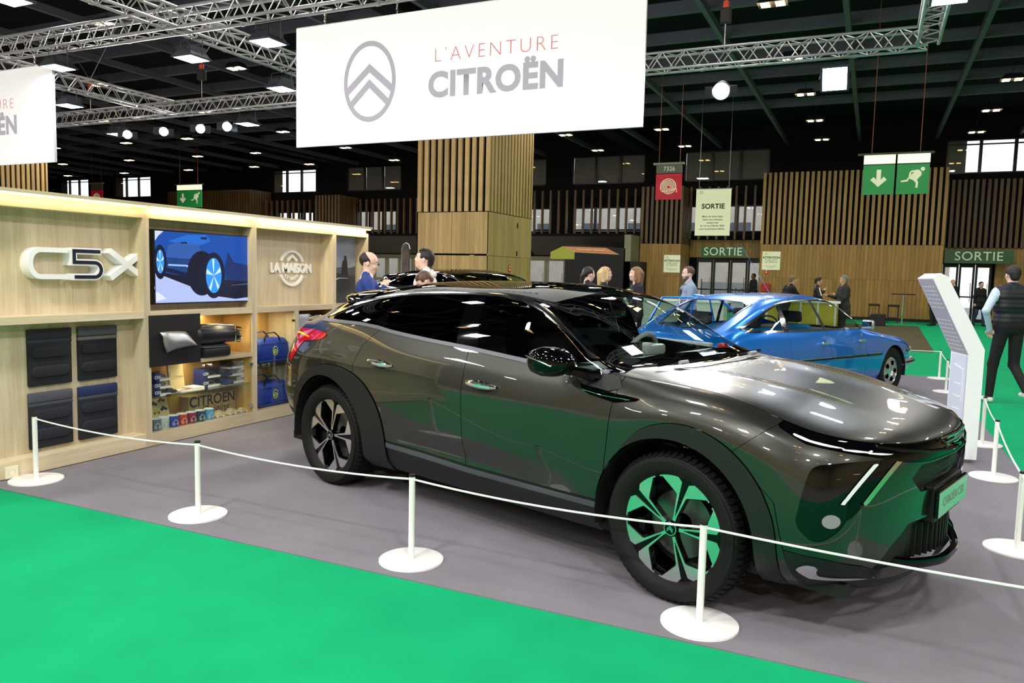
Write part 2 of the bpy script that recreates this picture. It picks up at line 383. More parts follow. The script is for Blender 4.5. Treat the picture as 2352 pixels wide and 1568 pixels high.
# soffit and service doors to the left
struct(MB().add([(-15.8,35.7,3.38),(-9.95,35.7,3.38),(-9.95,34.6,3.38),(-15.8,34.6,3.38),(-15.8,36.4,2.5),(-9.95,36.4,2.5)],[(0,1,2,3),(3,2,5,4)]).build('trim_8',M_soffit))
struct(MB().add([(-26.7,34.6,3.38),(-19,34.6,3.38),(-19,36.4,2.5),(-26.7,36.4,2.5)],[(0,1,2,3)]).build('trim_9',M_soffit))
struct(MB().box(-10.1,-9.8,33.2,36.4,0,3.38).build('trim_10',mat('olive_wall','#7f8062',rough=.7)))
struct(MB().box(-13.0,-10.1,36.3,36.42,0,2.5).build('trim_11',M_soffit))
# ================= timber-clad pillars =================
def pillar(name,x0,x1,y0,y1,zt):
    p=thing(name,None,None); p['kind']='structure'
    MB().box(x0+.22,x1-.22,y0+.25,y1-.25,0,HZ+.6).build('core',M_dark,p)
    MB().box(x0+.12,x0+.16,y0+.12,y1-.12,zt,HZ).box(x1-.16,x1-.12,y0+.12,y1-.12,zt,HZ).build('backing_panel',M_dark,p)
    MB().box(x0+.05,x1-.05,y0+.05,y1-.05,zt-.05,zt-.01).build('shelf',M_dark,p)
    me=slat_mesh(.118,.07,HZ-zt,M_slat_pale); n=round((x1-x0-.118)/.21)
    for i in range(n+1):
        for yy in (y0+.035,y1-.035): link('slat',me,p,loc=(x0+.059+(x1-x0-.118)*i/n,yy,zt))
    me=slat_mesh(.07,.118,HZ-zt,M_slat_pale); n=round((y1-y0)/.21)
    for i in range(1,n):
        for xx in (x0+.035,x1-.035): link('slat',me,p,loc=(xx,y0+(y1-y0)*i/n,zt))
    n=16; w=(x1-x0)/n; rnd=random.Random(5)
    for i in range(n):
        g=.012 if i==7 else .004
        for yy,s in ((y0,1),(y1-.03,1)):
            for a,b in ((0,2.0+rnd.choice((0,0,.02))),(2.05,zt-.02)): MB().box(x0+w*i,x0+w*(i+1)-g,yy,yy+.03,a,b).build('plank',M_plank_pale,p)
    n=20; w=(y1-y0)/n
    for i in range(n):
        for xx in (x0,x1-.03):
            for a,b in ((0,2.0),(2.01,zt-.02)): MB().box(xx,xx+.03,y0+w*i,y0+w*(i+1)-.004,a,b).build('plank',M_plank_pale,p)
    return p
pil=pillar('column',-11.64,-9.40,18.5,21.36,3.19)
for z in (2.95,2.15): MB().box(-9.4,-9.385,20.3,20.36,z-.1,z+.04).build('hinge',M_black,pil)
pillar('column',-33.9,-31.65,18.5,21.36,3.19)
# ================= outside =================
out=thing('building','pale masonry building outside beyond the exit doors','building',(-8,52,0))
MB().box(-30,12,0,6,0,9).build('wall',mat('outside_wall','#c9bfae',rough=.9,var=.1,vscale=1.5),out)
for i in range(12):
    MB().box(-28+3.4*i,-26.6+3.4*i,-.05,0,3.2,5.2).build('window',mat('outside_window','#5d646c',rough=.3),out)
bn=thing('fence_banner','white fence banner outside with reversed letters, seen through the exit doors','banner',(-5.6,41,0))
MB().box(-2.6,2.2,0,.03,.35,1.35).build('sheet',mat('banner_white_out','#e9ebee',rough=.7),bn)
text('lettering','RMC',mat('letter_grey','#8a8f96'),bn,frame((-.7,-.01,.85),(-1,0,0),(0,0,1)),size=.62)
for q in (-2.6,2.2): MB().cyl((q,0,0),(q,0,1.5),.03,n=8).build('post',M_beam,bn,smooth=True)
# ================= shelving wall =================
M_oak=wood('light_oak','#dacdae','#b9a888','Z',1.3,.5); M_oakh=wood('light_oak_h','#dacdae','#bfae8c','Y',1.3,.5)
M_oaki=wood('warm_oak','#cda968','#b48c4c','Z',1.2,.5)
M_led=mat('led_strip','#fff0a8',emit=5,ecol='#ffe27a')
M_glass=glassm('cabinet_glass',(.95,.98,.96,1))
def wb(mb,name,m,parent,**k):
    l=parent.matrix_world.translation if False else parent.location
    p=parent
    off=Vector((0,0,0))
    while p is not None: off+=Vector(p.location); p=p.parent
    mb.v=[(v[0]-off.x,v[1]-off.y,v[2]-off.z) for v in mb.v]
    return mb.build(name,m,parent,**k)
XF=-5.455
def D(mb,y0,y1,z0,z1,d0,d1): return mb.box(XF-d1,XF-d0,y0,y1,z0,z1)
def unit(y0,y1,label,lo,lowback=.36,split=None,up_back=.165):
    """one shelving unit; openings between 32 mm uprights"""
    u=thing('shelving_unit',label,'shelving',(XF,y0,0),group='light oak shelving units of the display wall')
    a,b=y0+.031,y1-.031
    for q0,q1 in ((y0,a),(b,y1)): m=MB(); D(m,q0,q1,0.012,1.924,0,.44); wb(m,'upright',M_oak,u)
    m=MB(); D(m,y0,y1,2.02,2.045,-.06,.46); wb(m,'top_board',M_oakh,u)
    m=MB(); D(m,y0,y1,1.924,1.968,0,.44); wb(m,'header',M_oakh,u)
    wb(MB().box(XF-.05,XF-.035,y0,y1,1.969,2.02),'trough_back',M_oakh,u)
    m=MB(); D(m,y0+.02,y1-.02,2.006,2.019,-.048,-.035); wb(m,'light_strip',M_led,u)
    m=MB(); D(m,a,b,1.098,1.153,0,.44); wb(m,'shelf_board',M_oakh,u)
    m=MB(); D(m,a,b,.012,.125,0,.44); wb(m,'plinth',M_oakh,u)
    m=MB(); D(m,a,b,1.153,1.924,up_back,up_back+.018); wb(m,'back_panel',M_oak,u)
    m=MB(); D(m,a,b,.125,1.098,lowback,lowback+.018); wb(m,'back_panel',M_oak if lo!='cab' else M_oaki,u)
    if lo=='cab':
        for q0,q1 in ((a,a+.012),(b-.012,b)): m=MB(); D(m,q0,q1,.125,1.098,.02,lowback); wb(m,'side_lining',M_oaki,u)
    m=MB(); D(m,y0,y1,0,.012,.02,.4); wb(m,'base_gap',M_black,u)
    area('strip_light',(XF+.04,(y0+y1)/2,2.0),(y1-y0)*.95,2.2,(1,.82,.45),aim=(XF-.1,(y0+y1)/2,1.96),sy=.02)
    return u
u1=unit(2.35,4.505,'leftmost oak display unit with white lettering above four fabric samples','pads',lowback=.15)
u2=unit(4.505,5.735,'oak display unit holding the screen above the glazed cabinet of mugs','cab')
u3=unit(5.735,6.965,'oak display unit with white round emblem above blue bags','cab')
u4=unit(6.965,7.60,'narrow oak end unit with the dark car poster','cab')
# inner shelves of unit 2 and 3
m=MB(); D(m,5.06,5.704,.676,.711,0,.36); wb(m,'shelf_board',M_oakh,u2)
m=MB(); D(m,6.312,6.375,.125,1.098,0,.4); wb(m,'upright',M_oak,u3)
# warm cabinet lights
for y0,y1,z,p in ((5.08,5.69,1.085,2.2),(4.56,5.69,.672,3.6),(5.79,6.29,1.09,2.6)):
    area('cabinet_light',(XF-.2,(y0+y1)/2,z-.004),y1-y0,p,(1,.8,.45),sy=.05)
M_mugs={}
# screen
tv=thing('television','wall-mounted flat screen showing a blue car with spinning wheels','screen',(-5.52,5.19,1.2))
m=MB().rbox(-5.575,-5.515,4.628,5.755,1.203,1.843,.006); wb(m,'casing',mat('tv_black','#06070a',rough=.2,coat=.5),tv)
def scr(name,col,pts,e=1.0,dz=0):
    mm=MATS.get('scr'+col) or mat('scr'+col,'#000000',emit=e,ecol=col,rough=.3)
    b=MB(); n=len(pts); b.add([(-5.5138+.0006*dz-0, 4.641+p[0]*1.1-0, 1.219+p[1]*.612) for p in pts],[tuple(range(n))])
    return wb(b,name,mm,tv)
E1=1.0
scr('screen',"#0a4fb0",[(0,0),(1,0),(1,1),(0,1)],.8)
scr('picture_part',"#a9b8e8",[(0,0),(1,0),(1,.055),(.82,.03),(.6,.08),(.35,.22),(0,.42)],1,1)
scr('picture_part',"#050a28",[(0,.42),(.35,.22),(.6,.08),(.82,.03),(1,.055),(1,.3),(.72,.32),(.45,.37),(.1,.45),(0,.55)],1,2)
scr('picture_part',"#123a78",[(.08,.42),(.46,.33),(.48,.6),(.42,.75),(.12,.72),(.1,.55)],1,2.5)
scr('picture_part',"#2a56a0",[(.1,.64),(.44,.62),(.46,.72),(.42,.84),(.2,.86),(.12,.8)],1,3)
scr('picture_part',"#8fb8e8",[(.12,.545),(.30,.54),(.38,.49),(.40,.44),(.385,.44),(.35,.485),(.29,.515),(.12,.52)],1,3.2)
scr('picture_part',"#c8d4ee",[(.0,1),(.08,1),(.03,.93),(0,.86)],1,3)
scr('picture_part',"#050a24",[(.455+.15*math.cos(t)*1.0,.42+.33*math.sin(t)) for t in [math.pi*2*i/28 for i in range(28)]],1,3.5)
scr('picture_part',"#050a24",[(.045+.06*math.cos(t),.57+.24*math.sin(t)) for t in [math.pi*2*i/24 for i in range(24)]],1,3.5)
scr('picture_part',"#06103a",[(.10,.44),(.46,.30),(.47,.36),(.10,.50)],1,2.6)
scr('picture_part',"#1c6fd8",[(.12,.86),(.3,.97),(.5,.99),(.55,.9),(.44,.83),(.2,.85)],.8,2.7)
scr('picture_part',"#0a2c6e",[(.74,.75),(.8,.6),(1,.55),(1,.3),(.72,.32),(.70,.5)],.8,2.8)
scr('picture_part',"#0b1a44",[(.24,.86),(.30,.87),(.31,.845),(.25,.84)],1,3.4)
scr('picture_part',"#0b1a44",[(.44,.95),(.51,.955),(.51,.92),(.45,.92)],1,3.4)
scr('picture_part',"#5f86c8",[(.78,.245),(1.0,.27),(1.0,.262),(.78,.24)],1,3.4)
scr('picture_part',"#d4dcf2",[(0,.02),(.10,.06),(.03,.14),(0,.16)],1,3.4)
for cx,cy,rx,ry,k in ((.58,.39,.085,.265,5),(.045,.575,.036,.165,5)):
    if k: scr('picture_part',"#060c2c",[(cx+rx*1.45*math.cos(t),cy+ry*1.3*math.sin(t)) for t in [math.pi*2*i/28 for i in range(28)]],1,3.7)
    scr('picture_part',"#2f8fe6",[(cx+rx*math.cos(t),cy+ry*math.sin(t)) for t in [math.pi*2*i/28 for i in range(28)]],1,4)
    for j in range(5):
        t=math.pi*2*(j+.3)/5; w=.16
        scr('picture_part',"#bfe2ff",[(cx,cy)]+[(cx+.93*rx*math.cos(q),cy+.93*ry*math.sin(q)) for q in (t-w,t,t+w)],1,4.5)
# letters C 5 X  (white blocks standing off the panel)
M_sign=mat('sign_white','#eef0f2',rough=.4); M_navy=mat('sign_navy','#15182c',rough=.35)
def relief(mb_poly,name,m,parent,x0,x1):
    """polygons in (y,z) extruded from x0 to x1 (towards the room)"""
    b=MB()
    for poly in mb_poly:
        n=len(poly); b.add([(x0,y,z) for y,z in poly]+[(x1,y,z) for y,z in poly],[tuple(range(n)),tuple(range(n,2*n))[::-1]]+[((i+1)%n,i,n+i,n+(i+1)%n) for i in range(n)])
    me_b=b; bm=bmesh.new(); o=wb(b,name,m,parent); bm.from_mesh(o.data); bmesh.ops.recalc_face_normals(bm,faces=bm.faces); bm.to_mesh(o.data); bm.free(); return o
def stroke(path,w,n_arc=0):
    """ribbon polygon pieces for a polyline (y,z) of width w"""
    out=[]
    L=[];R=[]
    P=[Vector((a,b)) for a,b in path]
    for i,p in enumerate(P):
        d0=(P[i]-P[i-1]).normalized() if i else None; d1=(P[i+1]-P[i]).normalized() if i<len(P)-1 else None
        if d0 is None: d0=d1
        if d1 is None: d1=d0
        n0=Vector((-d0.y,d0.x)); n1=Vector((-d1.y,d1.x)); t=(n0+n1).normalized(); k=w/2/max(.4,t.dot(n0))
        L.append(p+t*k); R.append(p-t*k)
    return [(v.x,v.y) for v in L]+[(v.x,v.y) for v in R[::-1]]
def arcp(cx,cy,rx,ry,a0,a1,n=8): return [(cx+rx*math.cos(math.radians(a0+(a1-a0)*i/n)),cy+ry*math.sin(math.radians(a0+(a1-a0)*i/n))) for i in range(n+1)]
XB=-5.62; XL=-5.52
lt=thing('letter_c','white block letter C standing off the oak panel','letter',(XB,3.72,1.42))
h=.036
relief([stroke([(3.865,1.634)]+arcp(3.66,1.545,.08,.089,90,180)+arcp(3.66,1.525,.08,.089,180,270)+[(3.865,1.436)],h)],'letter_body',M_sign,lt,XB,XL)
lt=thing('letter_five','white block figure 5 with dark navy face inlay','letter',(XB,4.06,1.42))
p5=[(4.145,1.634),(3.915,1.634),(3.915,1.548),(4.05,1.548)]+arcp(4.085,1.492,.056,.056,80,-90)+[(3.905,1.436)]
relief([stroke(p5,.05)],'letter_body',M_sign,lt,XB,XL); relief([stroke([(p5[0][0]-.01,p5[0][1])]+p5[1:-1]+[(3.915,1.436)],.026)],'inlay',M_navy,lt,XL,XL+.004)
lt=thing('letter_x','white block letter X standing off the oak panel','letter',(XB,4.40,1.42))
relief([stroke([(4.225,1.645),(4.535,1.428)],.046)],'letter_body',M_sign,lt,XB,XL); relief([stroke([(4.225,1.428),(4.535,1.645)],.046)],'letter_body',M_sign,lt,XB,XL+.001)
# round emblem
em=thing('wall_emblem','white round wall emblem with chevron and lettering across it','emblem',(XB,6.446,1.35))
relief([stroke(arcp(6.446,1.541,.185,.178,25,155,24),.026)],'arc',M_white,em,XB,XB+.02)
relief([stroke(arcp(6.446,1.541,.185,.178,205,335,24),.026)],'arc',M_white,em,XB,XB+.02)
relief([stroke([(6.375,1.622),(6.446,1.675),(6.52,1.622)],.026)],'chevron',M_white,em,XB,XB+.02)
em.location=(XB,6.446,1.35)
text('lettering','LA MAISON',M_white,em,frame((.004,0,.188),(0,1,0),(0,0,1)),size=.135,extrude=.008,offset=.006,xs=.93,space=.98)
for i,ch in enumerate('CITROËN'):
    a=math.radians(270+(i-3)*14); text('lettering',ch,M_white,em,frame((.004,.125*math.cos(a),.191+.115*math.sin(a)),(0,math.cos(a+math.pi/2),math.sin(a+math.pi/2)),(0,-math.cos(a),-math.sin(a))),size=.042,extrude=.005,offset=.001)
# poster of unit 4
po=thing('poster','dark poster of a silhouetted man behind a car, in the narrow end unit','poster',(-5.60,7.27,1.155))
m=MB().box(-5.615,-5.6,7.0,7.54,1.155,1.92); wb(m,'sheet',mat('poster_sky','#7f8a98',rough=.35),po)
def pz(pts,name,col,k):
    b=MB(); b.add([(-5.5995+.0004*k,7.0+.54*a,1.155+.765*z) for a,z in pts],[tuple(range(len(pts)))]); return wb(b,name,mat('po'+col,col,rough=.35),po)
pz([(0,0),(1,0),(1,.5),(0,.5)],'poster_ground','#3a3d44',1); pz([(0,.42),(1,.42),(1,.56),(.8,.53),(.6,.55),(.35,.53),(0,.47)],'poster_hills','#4b5059',2)
pz([(0,.56),(.12,.49),(.3,.46),(.62,.44),(.78,.40),(.85,.30),(.8,.2),(.5,.15),(0,.12)],'poster_car','#2a2d33',3)
pz([(0,.40),(.3,.385),(.3,.375),(0,.385)],'poster_line','#c8ccd2',4); pz([(.3,.36),(.42,.38),(.75,.375),(.75,.37),(.43,.37),(.32,.345)],'poster_line','#c8ccd2',4); pz([(.18,.27),(.3,.35),(.31,.345),(.2,.265)],'poster_line','#e8ecf2',4)
pz([(.5,.44),(.53,.6),(.56,.64),(.6,.65),(.6,.7),(.63,.72),(.68,.70),(.69,.65),(.71,.62),(.72,.5),(.74,.42)],'poster_figure','#1c1e24',5)
# fabric samples
def pad(y0,y1,z0,z1,top,top2,body,label):
    p=thing('fabric_sample',label,'sample',(XB+.02,(y0+y1)/2,z0),group='padded fabric samples on the oak panel')
    X0=-5.605; wb(MB().rbox(X0,X0+.03,y0,y1,z0,z1,.01),'padding',mat('fab'+body,body,rough=.8,bump=.15,bscale=900),p,smooth=True)
    wb(MB().rbox(X0+.002,X0+.034,y0-.001,y1+.001,z1-.073,z1+.001,.008),'top_band',mat('leather'+top,top,rough=.55,bump=.1,bscale=500),p,smooth=True)
    wb(MB().rbox(X0+.002,X0+.033,y0-.001,y1+.001,z1-.105,z1-.077,.006),'second_band',mat('leather'+top2,top2,rough=.6),p,smooth=True)
    for zc in (z0+.25,z0+.105):
        w=(y1-y0)*.90; hh=.086; cy=(y0+y1)/2; k=.028; G=[]
        poly=[(cy-w/2+k,zc-hh/2),(cy+w/2-k,zc-hh/2),(cy+w/2,zc-hh/2+k),(cy+w/2,zc+hh/2-k),(cy+w/2-k,zc+hh/2),(cy-w/2+k,zc+hh/2),(cy-w/2,zc+hh/2-k),(cy-w/2,zc-hh/2+k)]
        b=MB(); n=8; rings=[(1,0),(.985,.006),(.95,.0105),(.86,.013)]
        for s,dx in rings:
            for y,z in poly:
                q=1 if abs(s-1)<1e-6 else s
                b.v.append((X0+.029+dx,cy+(y-cy)*(1-(1-s)*.5),zc+(z-zc)*(1-(1-s)*2)))
        for r in range(3):
            for i in range(n): b.f.append((r*n+i,r*n+(i+1)%n,(r+1)*n+(i+1)%n,(r+1)*n+i))
        b.f.append(tuple(range(3*n,4*n))); wb(b,'quilted_roll',mat('fab'+body,body),p,smooth=True,ang=60)
        # welt lines above and below
        for zz in (zc-hh/2-.012,):
            wb(MB().tube([(X0+.03,cy-w/2-.003,zz+.02),(X0+.031,cy-w/2+.03,zz),(X0+.031,cy+w/2-.03,zz),(X0+.03,cy+w/2+.003,zz+.02)],.004,n=6),'welt',mat('fab'+body,body),p,smooth=True)
pad(3.577,3.917,.622,1.045,'#1c2029','#262c38','#12151d','upper left fabric sample, all near-black')
pad(3.972,4.311,.622,1.045,'#4a4d52','#6a6a66','#12151d','upper right fabric sample with grey leather top band')
pad(3.574,3.914,.152,.573,'#4a4c57','#3c4048','#181b28','lower left fabric sample with slate grey top band')
pad(3.966,4.305,.152,.573,'#1c2b58','#3d4552','#171b28','lower right fabric sample with navy blue top band')
so=thing('wall_socket','cream wall socket low on the oak plinth at the far left','socket',(XF,3.35,.0))
wb(MB().rbox(XF,XF+.012,3.305,3.396,.012,.098,.003),'plate',mat('cream_plastic','#e9e2c4',rough=.4),so)
ring_m=MB(); ring_m.lathe([(.0,.004),(.018,.004),(.021,.012),(.024,.014),(.026,.012),(.027,.011)],24,M=Matrix.Translation((XF,3.35,.055))@Matrix.Rotation(math.pi/2,4,'Y')); wb(ring_m,'outlet',mat('cream_plastic_d','#d8cfae',rough=.4),so,smooth=True)
b=MB(); 
for dy in (-.009,.009): b.cyl((XF+.004,3.35+dy,.055),(XF+.006,3.35+dy,.055),.003,n=8)
wb(b,'pin_hole',M_black,so)
# black board with the metal trim piece
bb=thing('display_board','square black board projecting from the oak wall, carrying a metal trim','board',(XF,4.785,.685)); wb(MB().box(XF-.02,XF+.012,4.516,5.052,.685,1.119),'board',mat('felt_black','#0e0d10',rough=.8),bb)
bb2=thing('metal_trim_piece','curved brushed metal trim piece on the black board','car part',(XF+.012,4.8,.79))
b=MB(); G=[]
top=[(4.60,.978),(4.70,.98),(4.80,.975),(4.865,.968),(4.92,.92),(4.978,.845)]; bot=[(4.625,.905),(4.64,.85),(4.668,.795),(4.74,.815),(4.86,.83),(4.978,.840)]
for k in range(6):
    row=[]
    for j in range(7):
        t=j/6; y=top[k][0]*(1-t)+bot[k][0]*t; z=top[k][1]*(1-t)+bot[k][1]*t; row.append((XF+.035+.045*math.sin(math.pi*t)*(1-abs(k-2.5)/4.5),y,z))
    G.append(row)
b.grid(G); o=wb(b,'trim_shell',mat('brushed_metal',(.5,.51,.53,1),rough=.38,metal=.9,bump=.25,bscale=60,stretch=(1,.1,6)),bb2,smooth=True,ang=80); sm=o.modifiers.new('s','SOLIDIFY'); sm.thickness=.012
wb(MB().box(XF+.01,XF+.05,4.66,4.86,.86,.95),'bracket',M_black,bb2)
# dashboard section
ds=thing('dashboard_section','black padded dashboard section with silver air vent on upper cabinet shelf','car part',(XF-.15,5.27,.712))
def loft_yz(b,stations):
    """stations: list of (y,[(x,z)...]) closed loops"""
    n=len(stations[0][1]); base=len(b.v)
    for y,l in stations: b.v+= [(x,y,z) for x,z in l]
    for i in range(len(stations)-1):
        for k in range(n): b.f.append((base+i*n+k,base+i*n+(k+1)%n,base+(i+1)*n+(k+1)%n,base+(i+1)*n+k))
    b.f.append(tuple(base+k for k in range(n))[::-1]); b.f.append(tuple(base+(len(stations)-1)*n+k for k in range(n)))
def loop(zc,h,dx,w,n=14): return [(XF+dx-w/2+w/2*math.cos(2*math.pi*i/n)*(1.0 if math.cos(2*math.pi*i/n)>0 else 1.),zc+h/2*math.sin(2*math.pi*i/n)) for i in range(n)]
b=MB(); loft_yz(b,[(5.02,loop(.93,.17,.02,.2)),(5.06,loop(.925,.19,.045,.24)),(5.2,loop(.92,.19,.05,.25)),(5.40,loop(.92,.18,.045,.24)),(5.50,loop(.905,.15,.035,.2)),(5.535,loop(.89,.10,.02,.14))]); wb(b,'padding',mat('dash_black','#17181c',rough=.45),ds,smooth=True,ang=80)
wb(MB().rbox(XF-.16,XF+.03,5.08,5.40,.713,.80,.02),'lower_box',mat('dash_black','#17181c'),ds,smooth=True)
wb(MB().add([(XF+.03,5.08,.805),(XF+.03,5.40,.80),(XF-.12,5.42,.84),(XF-.12,5.06,.845)],[(0,1,2,3)]),'tray',mat('brushed_metal',(.5,.51,.53,1)),ds)
wb(MB().tube([(XF+.045,5.03,1.005),(XF+.05,5.2,1.008),(XF+.045,5.40,1.0),(XF+.03,5.50,.965)],.006,n=8),'trim_line',M_chrome,ds,smooth=True)
b=MB()
for z0,z1 in ((.94,.985),(.84,.91)):
    b.tube([(XF+.052,5.43,z1),(XF+.04,5.51,z1-.015),(XF+.03,5.535,(z0+z1)/2),(XF+.04,5.50,z0-.002),(XF+.052,5.43,z0)],.007,n=6,closed=True)
wb(b,'vent_frame',M_chrome,ds,smooth=True)
b=MB()
for z in (.955,.97,.86,.875,.89): b.box(XF+.035,XF+.045,5.435,5.50,z-.002,z+.002)
wb(b,'vent_slat',M_black,ds)
# glazed cabinet doors & shelves
def door(y0,y1,z0,z1,label,hinge,knob=None):
    d=thing('cabinet_door',label,'glass door',(XF,(y0+y1)/2,z0)); wb(MB().box(XF-.006,XF,y0,y1,z0,z1),'pane',M_glass,d)
    for z in hinge: wb(MB().rbox(XF-.008,XF+.006,y1-.045,y1+.005,z-.014,z+.014,.003),'hinge',M_chrome,d)
    if knob: 
        b=MB(); b.cyl((XF-.008,knob[0],knob[1]),(XF+.018,knob[0],knob[1]),.009,n=12).ell((XF+.022,knob[0],knob[1]),(.008,.013,.013)); wb(b,'knob',M_chrome,d,smooth=True)
door(4.54,5.118,.128,.672,'left glass door of the mug cabinet',(), (5.075,.645)); door(5.122,5.70,.128,.672,'right glass door of the mug cabinet',(.60,.19),(5.165,.645))
door(5.77,6.31,.128,1.095,'tall glass door in front of the blue bags',(1.0,))
for a,b_,z,l in ((4.56,5.69,.415,'glass shelf holding the boxed models above the mugs'),(5.79,6.30,.548,'glass shelf above the lower blue bag')):
    s=thing('glass_shelf',l,'shelf',(XF-.17,(a+b_)/2,z)); wb(MB().box(XF-.33,XF-.02,a,b_,z-.008,z),'pane',glassm('shelf_glass',(.75,.88,.82,1)),s)
# boxed model cars
M_bluebox=mat('box_navy','#17266e',rough=.4); M_wbox=mat('box_white','#e8e8ea',rough=.4); M_clear=glassm('clear_plastic',(.93,.95,.95,1))
def minicar(parent,cx,cy,cz,L,m,name='model_body'):
    """small saloon, nose towards +y"""
    s=L
    prof=[(-.5,.10),(-.49,.22),(-.36,.27),(-.22,.385),(.02,.40),(.2,.29),(.42,.235),(.5,.16),(.5,.08),(-.48,.06)]
    b=MB(); n=len(prof)
    for w,k in ((-.21,.0),(-.20,1),(.20,1),(.21,0)):
        pass
    for x,ins in ((-.2,.03),(-.17,0),(.17,0),(.2,.03)):
        b.v+=[(cx+x*s,cy+(p[0]*(1-ins))*s,cz+max(.05,(p[1]-ins*.6))*s) for p in prof]
    for i in range(3):
        for k in range(n): b.f.append((i*n+k,i*n+(k+1)%n,(i+1)*n+(k+1)%n,(i+1)*n+k))
    b.f.append(tuple(range(n))); b.f.append(tuple(range(3*n,4*n))[::-1])
    wb(b,name,m,parent)
    for yy in (-.3,.31):
        for xx in (-.2,.2): wb(MB().cyl((cx+(xx-.02)*s,cy+yy*s,cz+.085*s),(cx+(xx+.02)*s,cy+yy*s,cz+.085*s),.085*s,n=12),'wheel',MATS['matt_black'] if m.name!='bare_wood' else M_wbox,parent)
def boxed(y,z,h,front,col,label,carm,txt=True,w=.15,x=XF-.17,d=.13,side='L'):
    t=thing('boxed_model_car',label,'boxed model',(x,y,z)); 
    ym=y-.06 if side=='L' else y
    wb(MB().box(x-d/2,x+d/2,y-w/2,y+w/2,z,z+.018),'base',M_wbox if side!='N' else M_bluebox,t); wb(MB().box(x-d/2,x+d/2,y-w/2,y+w/2,z+.018,z+h),'case',M_clear,t)
    wb(MB().box(x-d/2-.002,x-d/2,y-w/2,y+w/2,z,z+h),'card',M_bluebox,t)
    if side=='L':
        wb(MB().box(x-d/2,x+d/2+.001,y-w/2-.002,y-w/2+.045,z,z+h),'end_card',col,t)
        if txt: text('lettering','C5X',M_white if col is M_bluebox else M_bluebox,t,frame((d/2+.003,-w/2+.022,h*.5),(0,1,0),(0,0,1)),size=.034,offset=.0008)
    elif side=='R':
        wb(MB().box(x-d/2,x+d/2+.001,y+w/2-.045,y+w/2+.002,z,z+h),'end_card',col,t)
        if txt: text('lettering','C5X',M_bluebox,t,frame((d/2+.003,w/2-.022,h*.5),(0,1,0),(0,0,1)),size=.034,offset=.0008)
    minicar(t,x,y+(.02 if side=='L' else -.02 if side=='R' else 0),z+.02,.10,carm)
dk=mat('mini_dark','#20222a',rough=.2,coat=1); nv=mat('mini_navy','#182a6a',rough=.2,coat=1); gr=mat('mini_grey','#6a6c68',rough=.2,coat=1)
for i,z in enumerate((.416,.502)): boxed(5.295,z,.084,None,M_bluebox,('lower','upper')[i]+' boxed model with blue end, beside the open booklet',dk,w=.2)
for i,z in enumerate((.416,.488,.56)): boxed(5.72-.11,z,.07,None,M_wbox,('lowest','middle','topmost')[i]+' boxed model of the white stack at the right',(dk,gr,dk)[i],side='R',w=.19)
for i,z in enumerate((.416,.50)): boxed(5.47,z,.082,None,M_bluebox,('lower','upper')[i]+' boxed model with blue base, between the blue and white stacks',(nv,dk)[i],txt=False,side='N',w=.15)
for i,z in enumerate((.416,.478,.545)): boxed(4.70,z,.062 if i<2 else .07,None,M_bluebox,('lowest','middle','topmost')[i]+' boxed model stacked at the far left of the cabinet',(dk,gr,dk)[i],w=.16,x=XF-.12)
for (y,x,m_,lab) in ((4.80,XF-.09,dk,'loose dark model car on a small plinth, left on the glass shelf'),(5.45,XF-.07,nv,'loose navy model car on a small plinth, right on the glass shelf')):
    t=thing('model_car',lab,'model car',(x,y,.416)); wb(MB().box(x-.035,x+.035,y-.075,y+.075,.416,.424),'plinth',mat('plinth_grey','#8a8376',rough=.4),t); minicar(t,x,y,.424,.115,m_)
bk=thing('booklet_box','cream upright booklet box behind the open booklet','box',(XF-.22,4.99,.416)); 
for_=MB().box(-.012,.012,-.08,.08,0,.235); for_.build('box',mat('cream_card','#d9c79a',rough=.6),bk); bk.rotation_euler=(0,math.radians(-8),0)
text('lettering','l’Original',mat('ink_grey','#6a6258'),bk,frame((.0135,.03,.12),(0,1,0),(0,0,1)),size=.022)
ob=thing('open_booklet','open white booklet with a red pen lying on it, on the glass shelf','book',(XF-.12,5.02,.416))
for s,lab in ((-1,0),(1,0)):
    b=MB(); b.box(-.07,.07,min(0,s*.13),max(0,s*.13),0,.014 if s<0 else .03); b.build('page_block',mat('paper','#efece2',rough=.7),ob,loc=(0,0,0))
pn=thing('pen','slim red pen on the open booklet','pen',(XF-.09,4.97,.433)); MB().cyl((0,-.05,0),(0,.05,.0),.004,n=8).build('barrel',mat('red_plastic','#b8202a',rough=.3),pn,smooth=True)
# poster card of small cars
pc=thing('car_card','cream card printed with seven coloured small cars, leaning behind the mugs','card',(XF-.2,4.745,.13))
MB().box(-.006,.006,-.15,.15,0,.25).build('card',mat('cream_card2','#e4cf9c',rough=.6),pc); pc.rotation_euler=(0,math.radians(-12),0)
def carpic(y,z,s,col):
    b=MB(); pr=[(-.5,.1),(-.5,.3),(-.3,.34),(-.2,.55),(.1,.55),(.18,.34),(.5,.3),(.5,.1)]
    b.add([(.0068,y+p[0]*s,z+p[1]*s) for p in pr],[tuple(range(8))]); b.build('printed_car',mat('print'+col,col,rough=.6),pc)
    for dy in (-.3,.3): MB().add([(.0072,y+dy*s+.13*s*math.cos(t),z+.1*s+.13*s*math.sin(t)) for t in [math.pi*i/6 for i in range(12)]],[tuple(range(12))]).build('printed_wheel',mat('print_dark','#3a3436'),pc)
for y,z,col in ((-.1,.19,'#c9cfd2'),(0,.175,'#3a3f86'),(.085,.2,'#b24a26'),(-.08,.10,'#b8333c'),(.02,.10,'#d8c23c'),(.1,.12,'#3f4a60'),(-.1,.03,'#8a8f96')): carpic(y,z,.075,col)
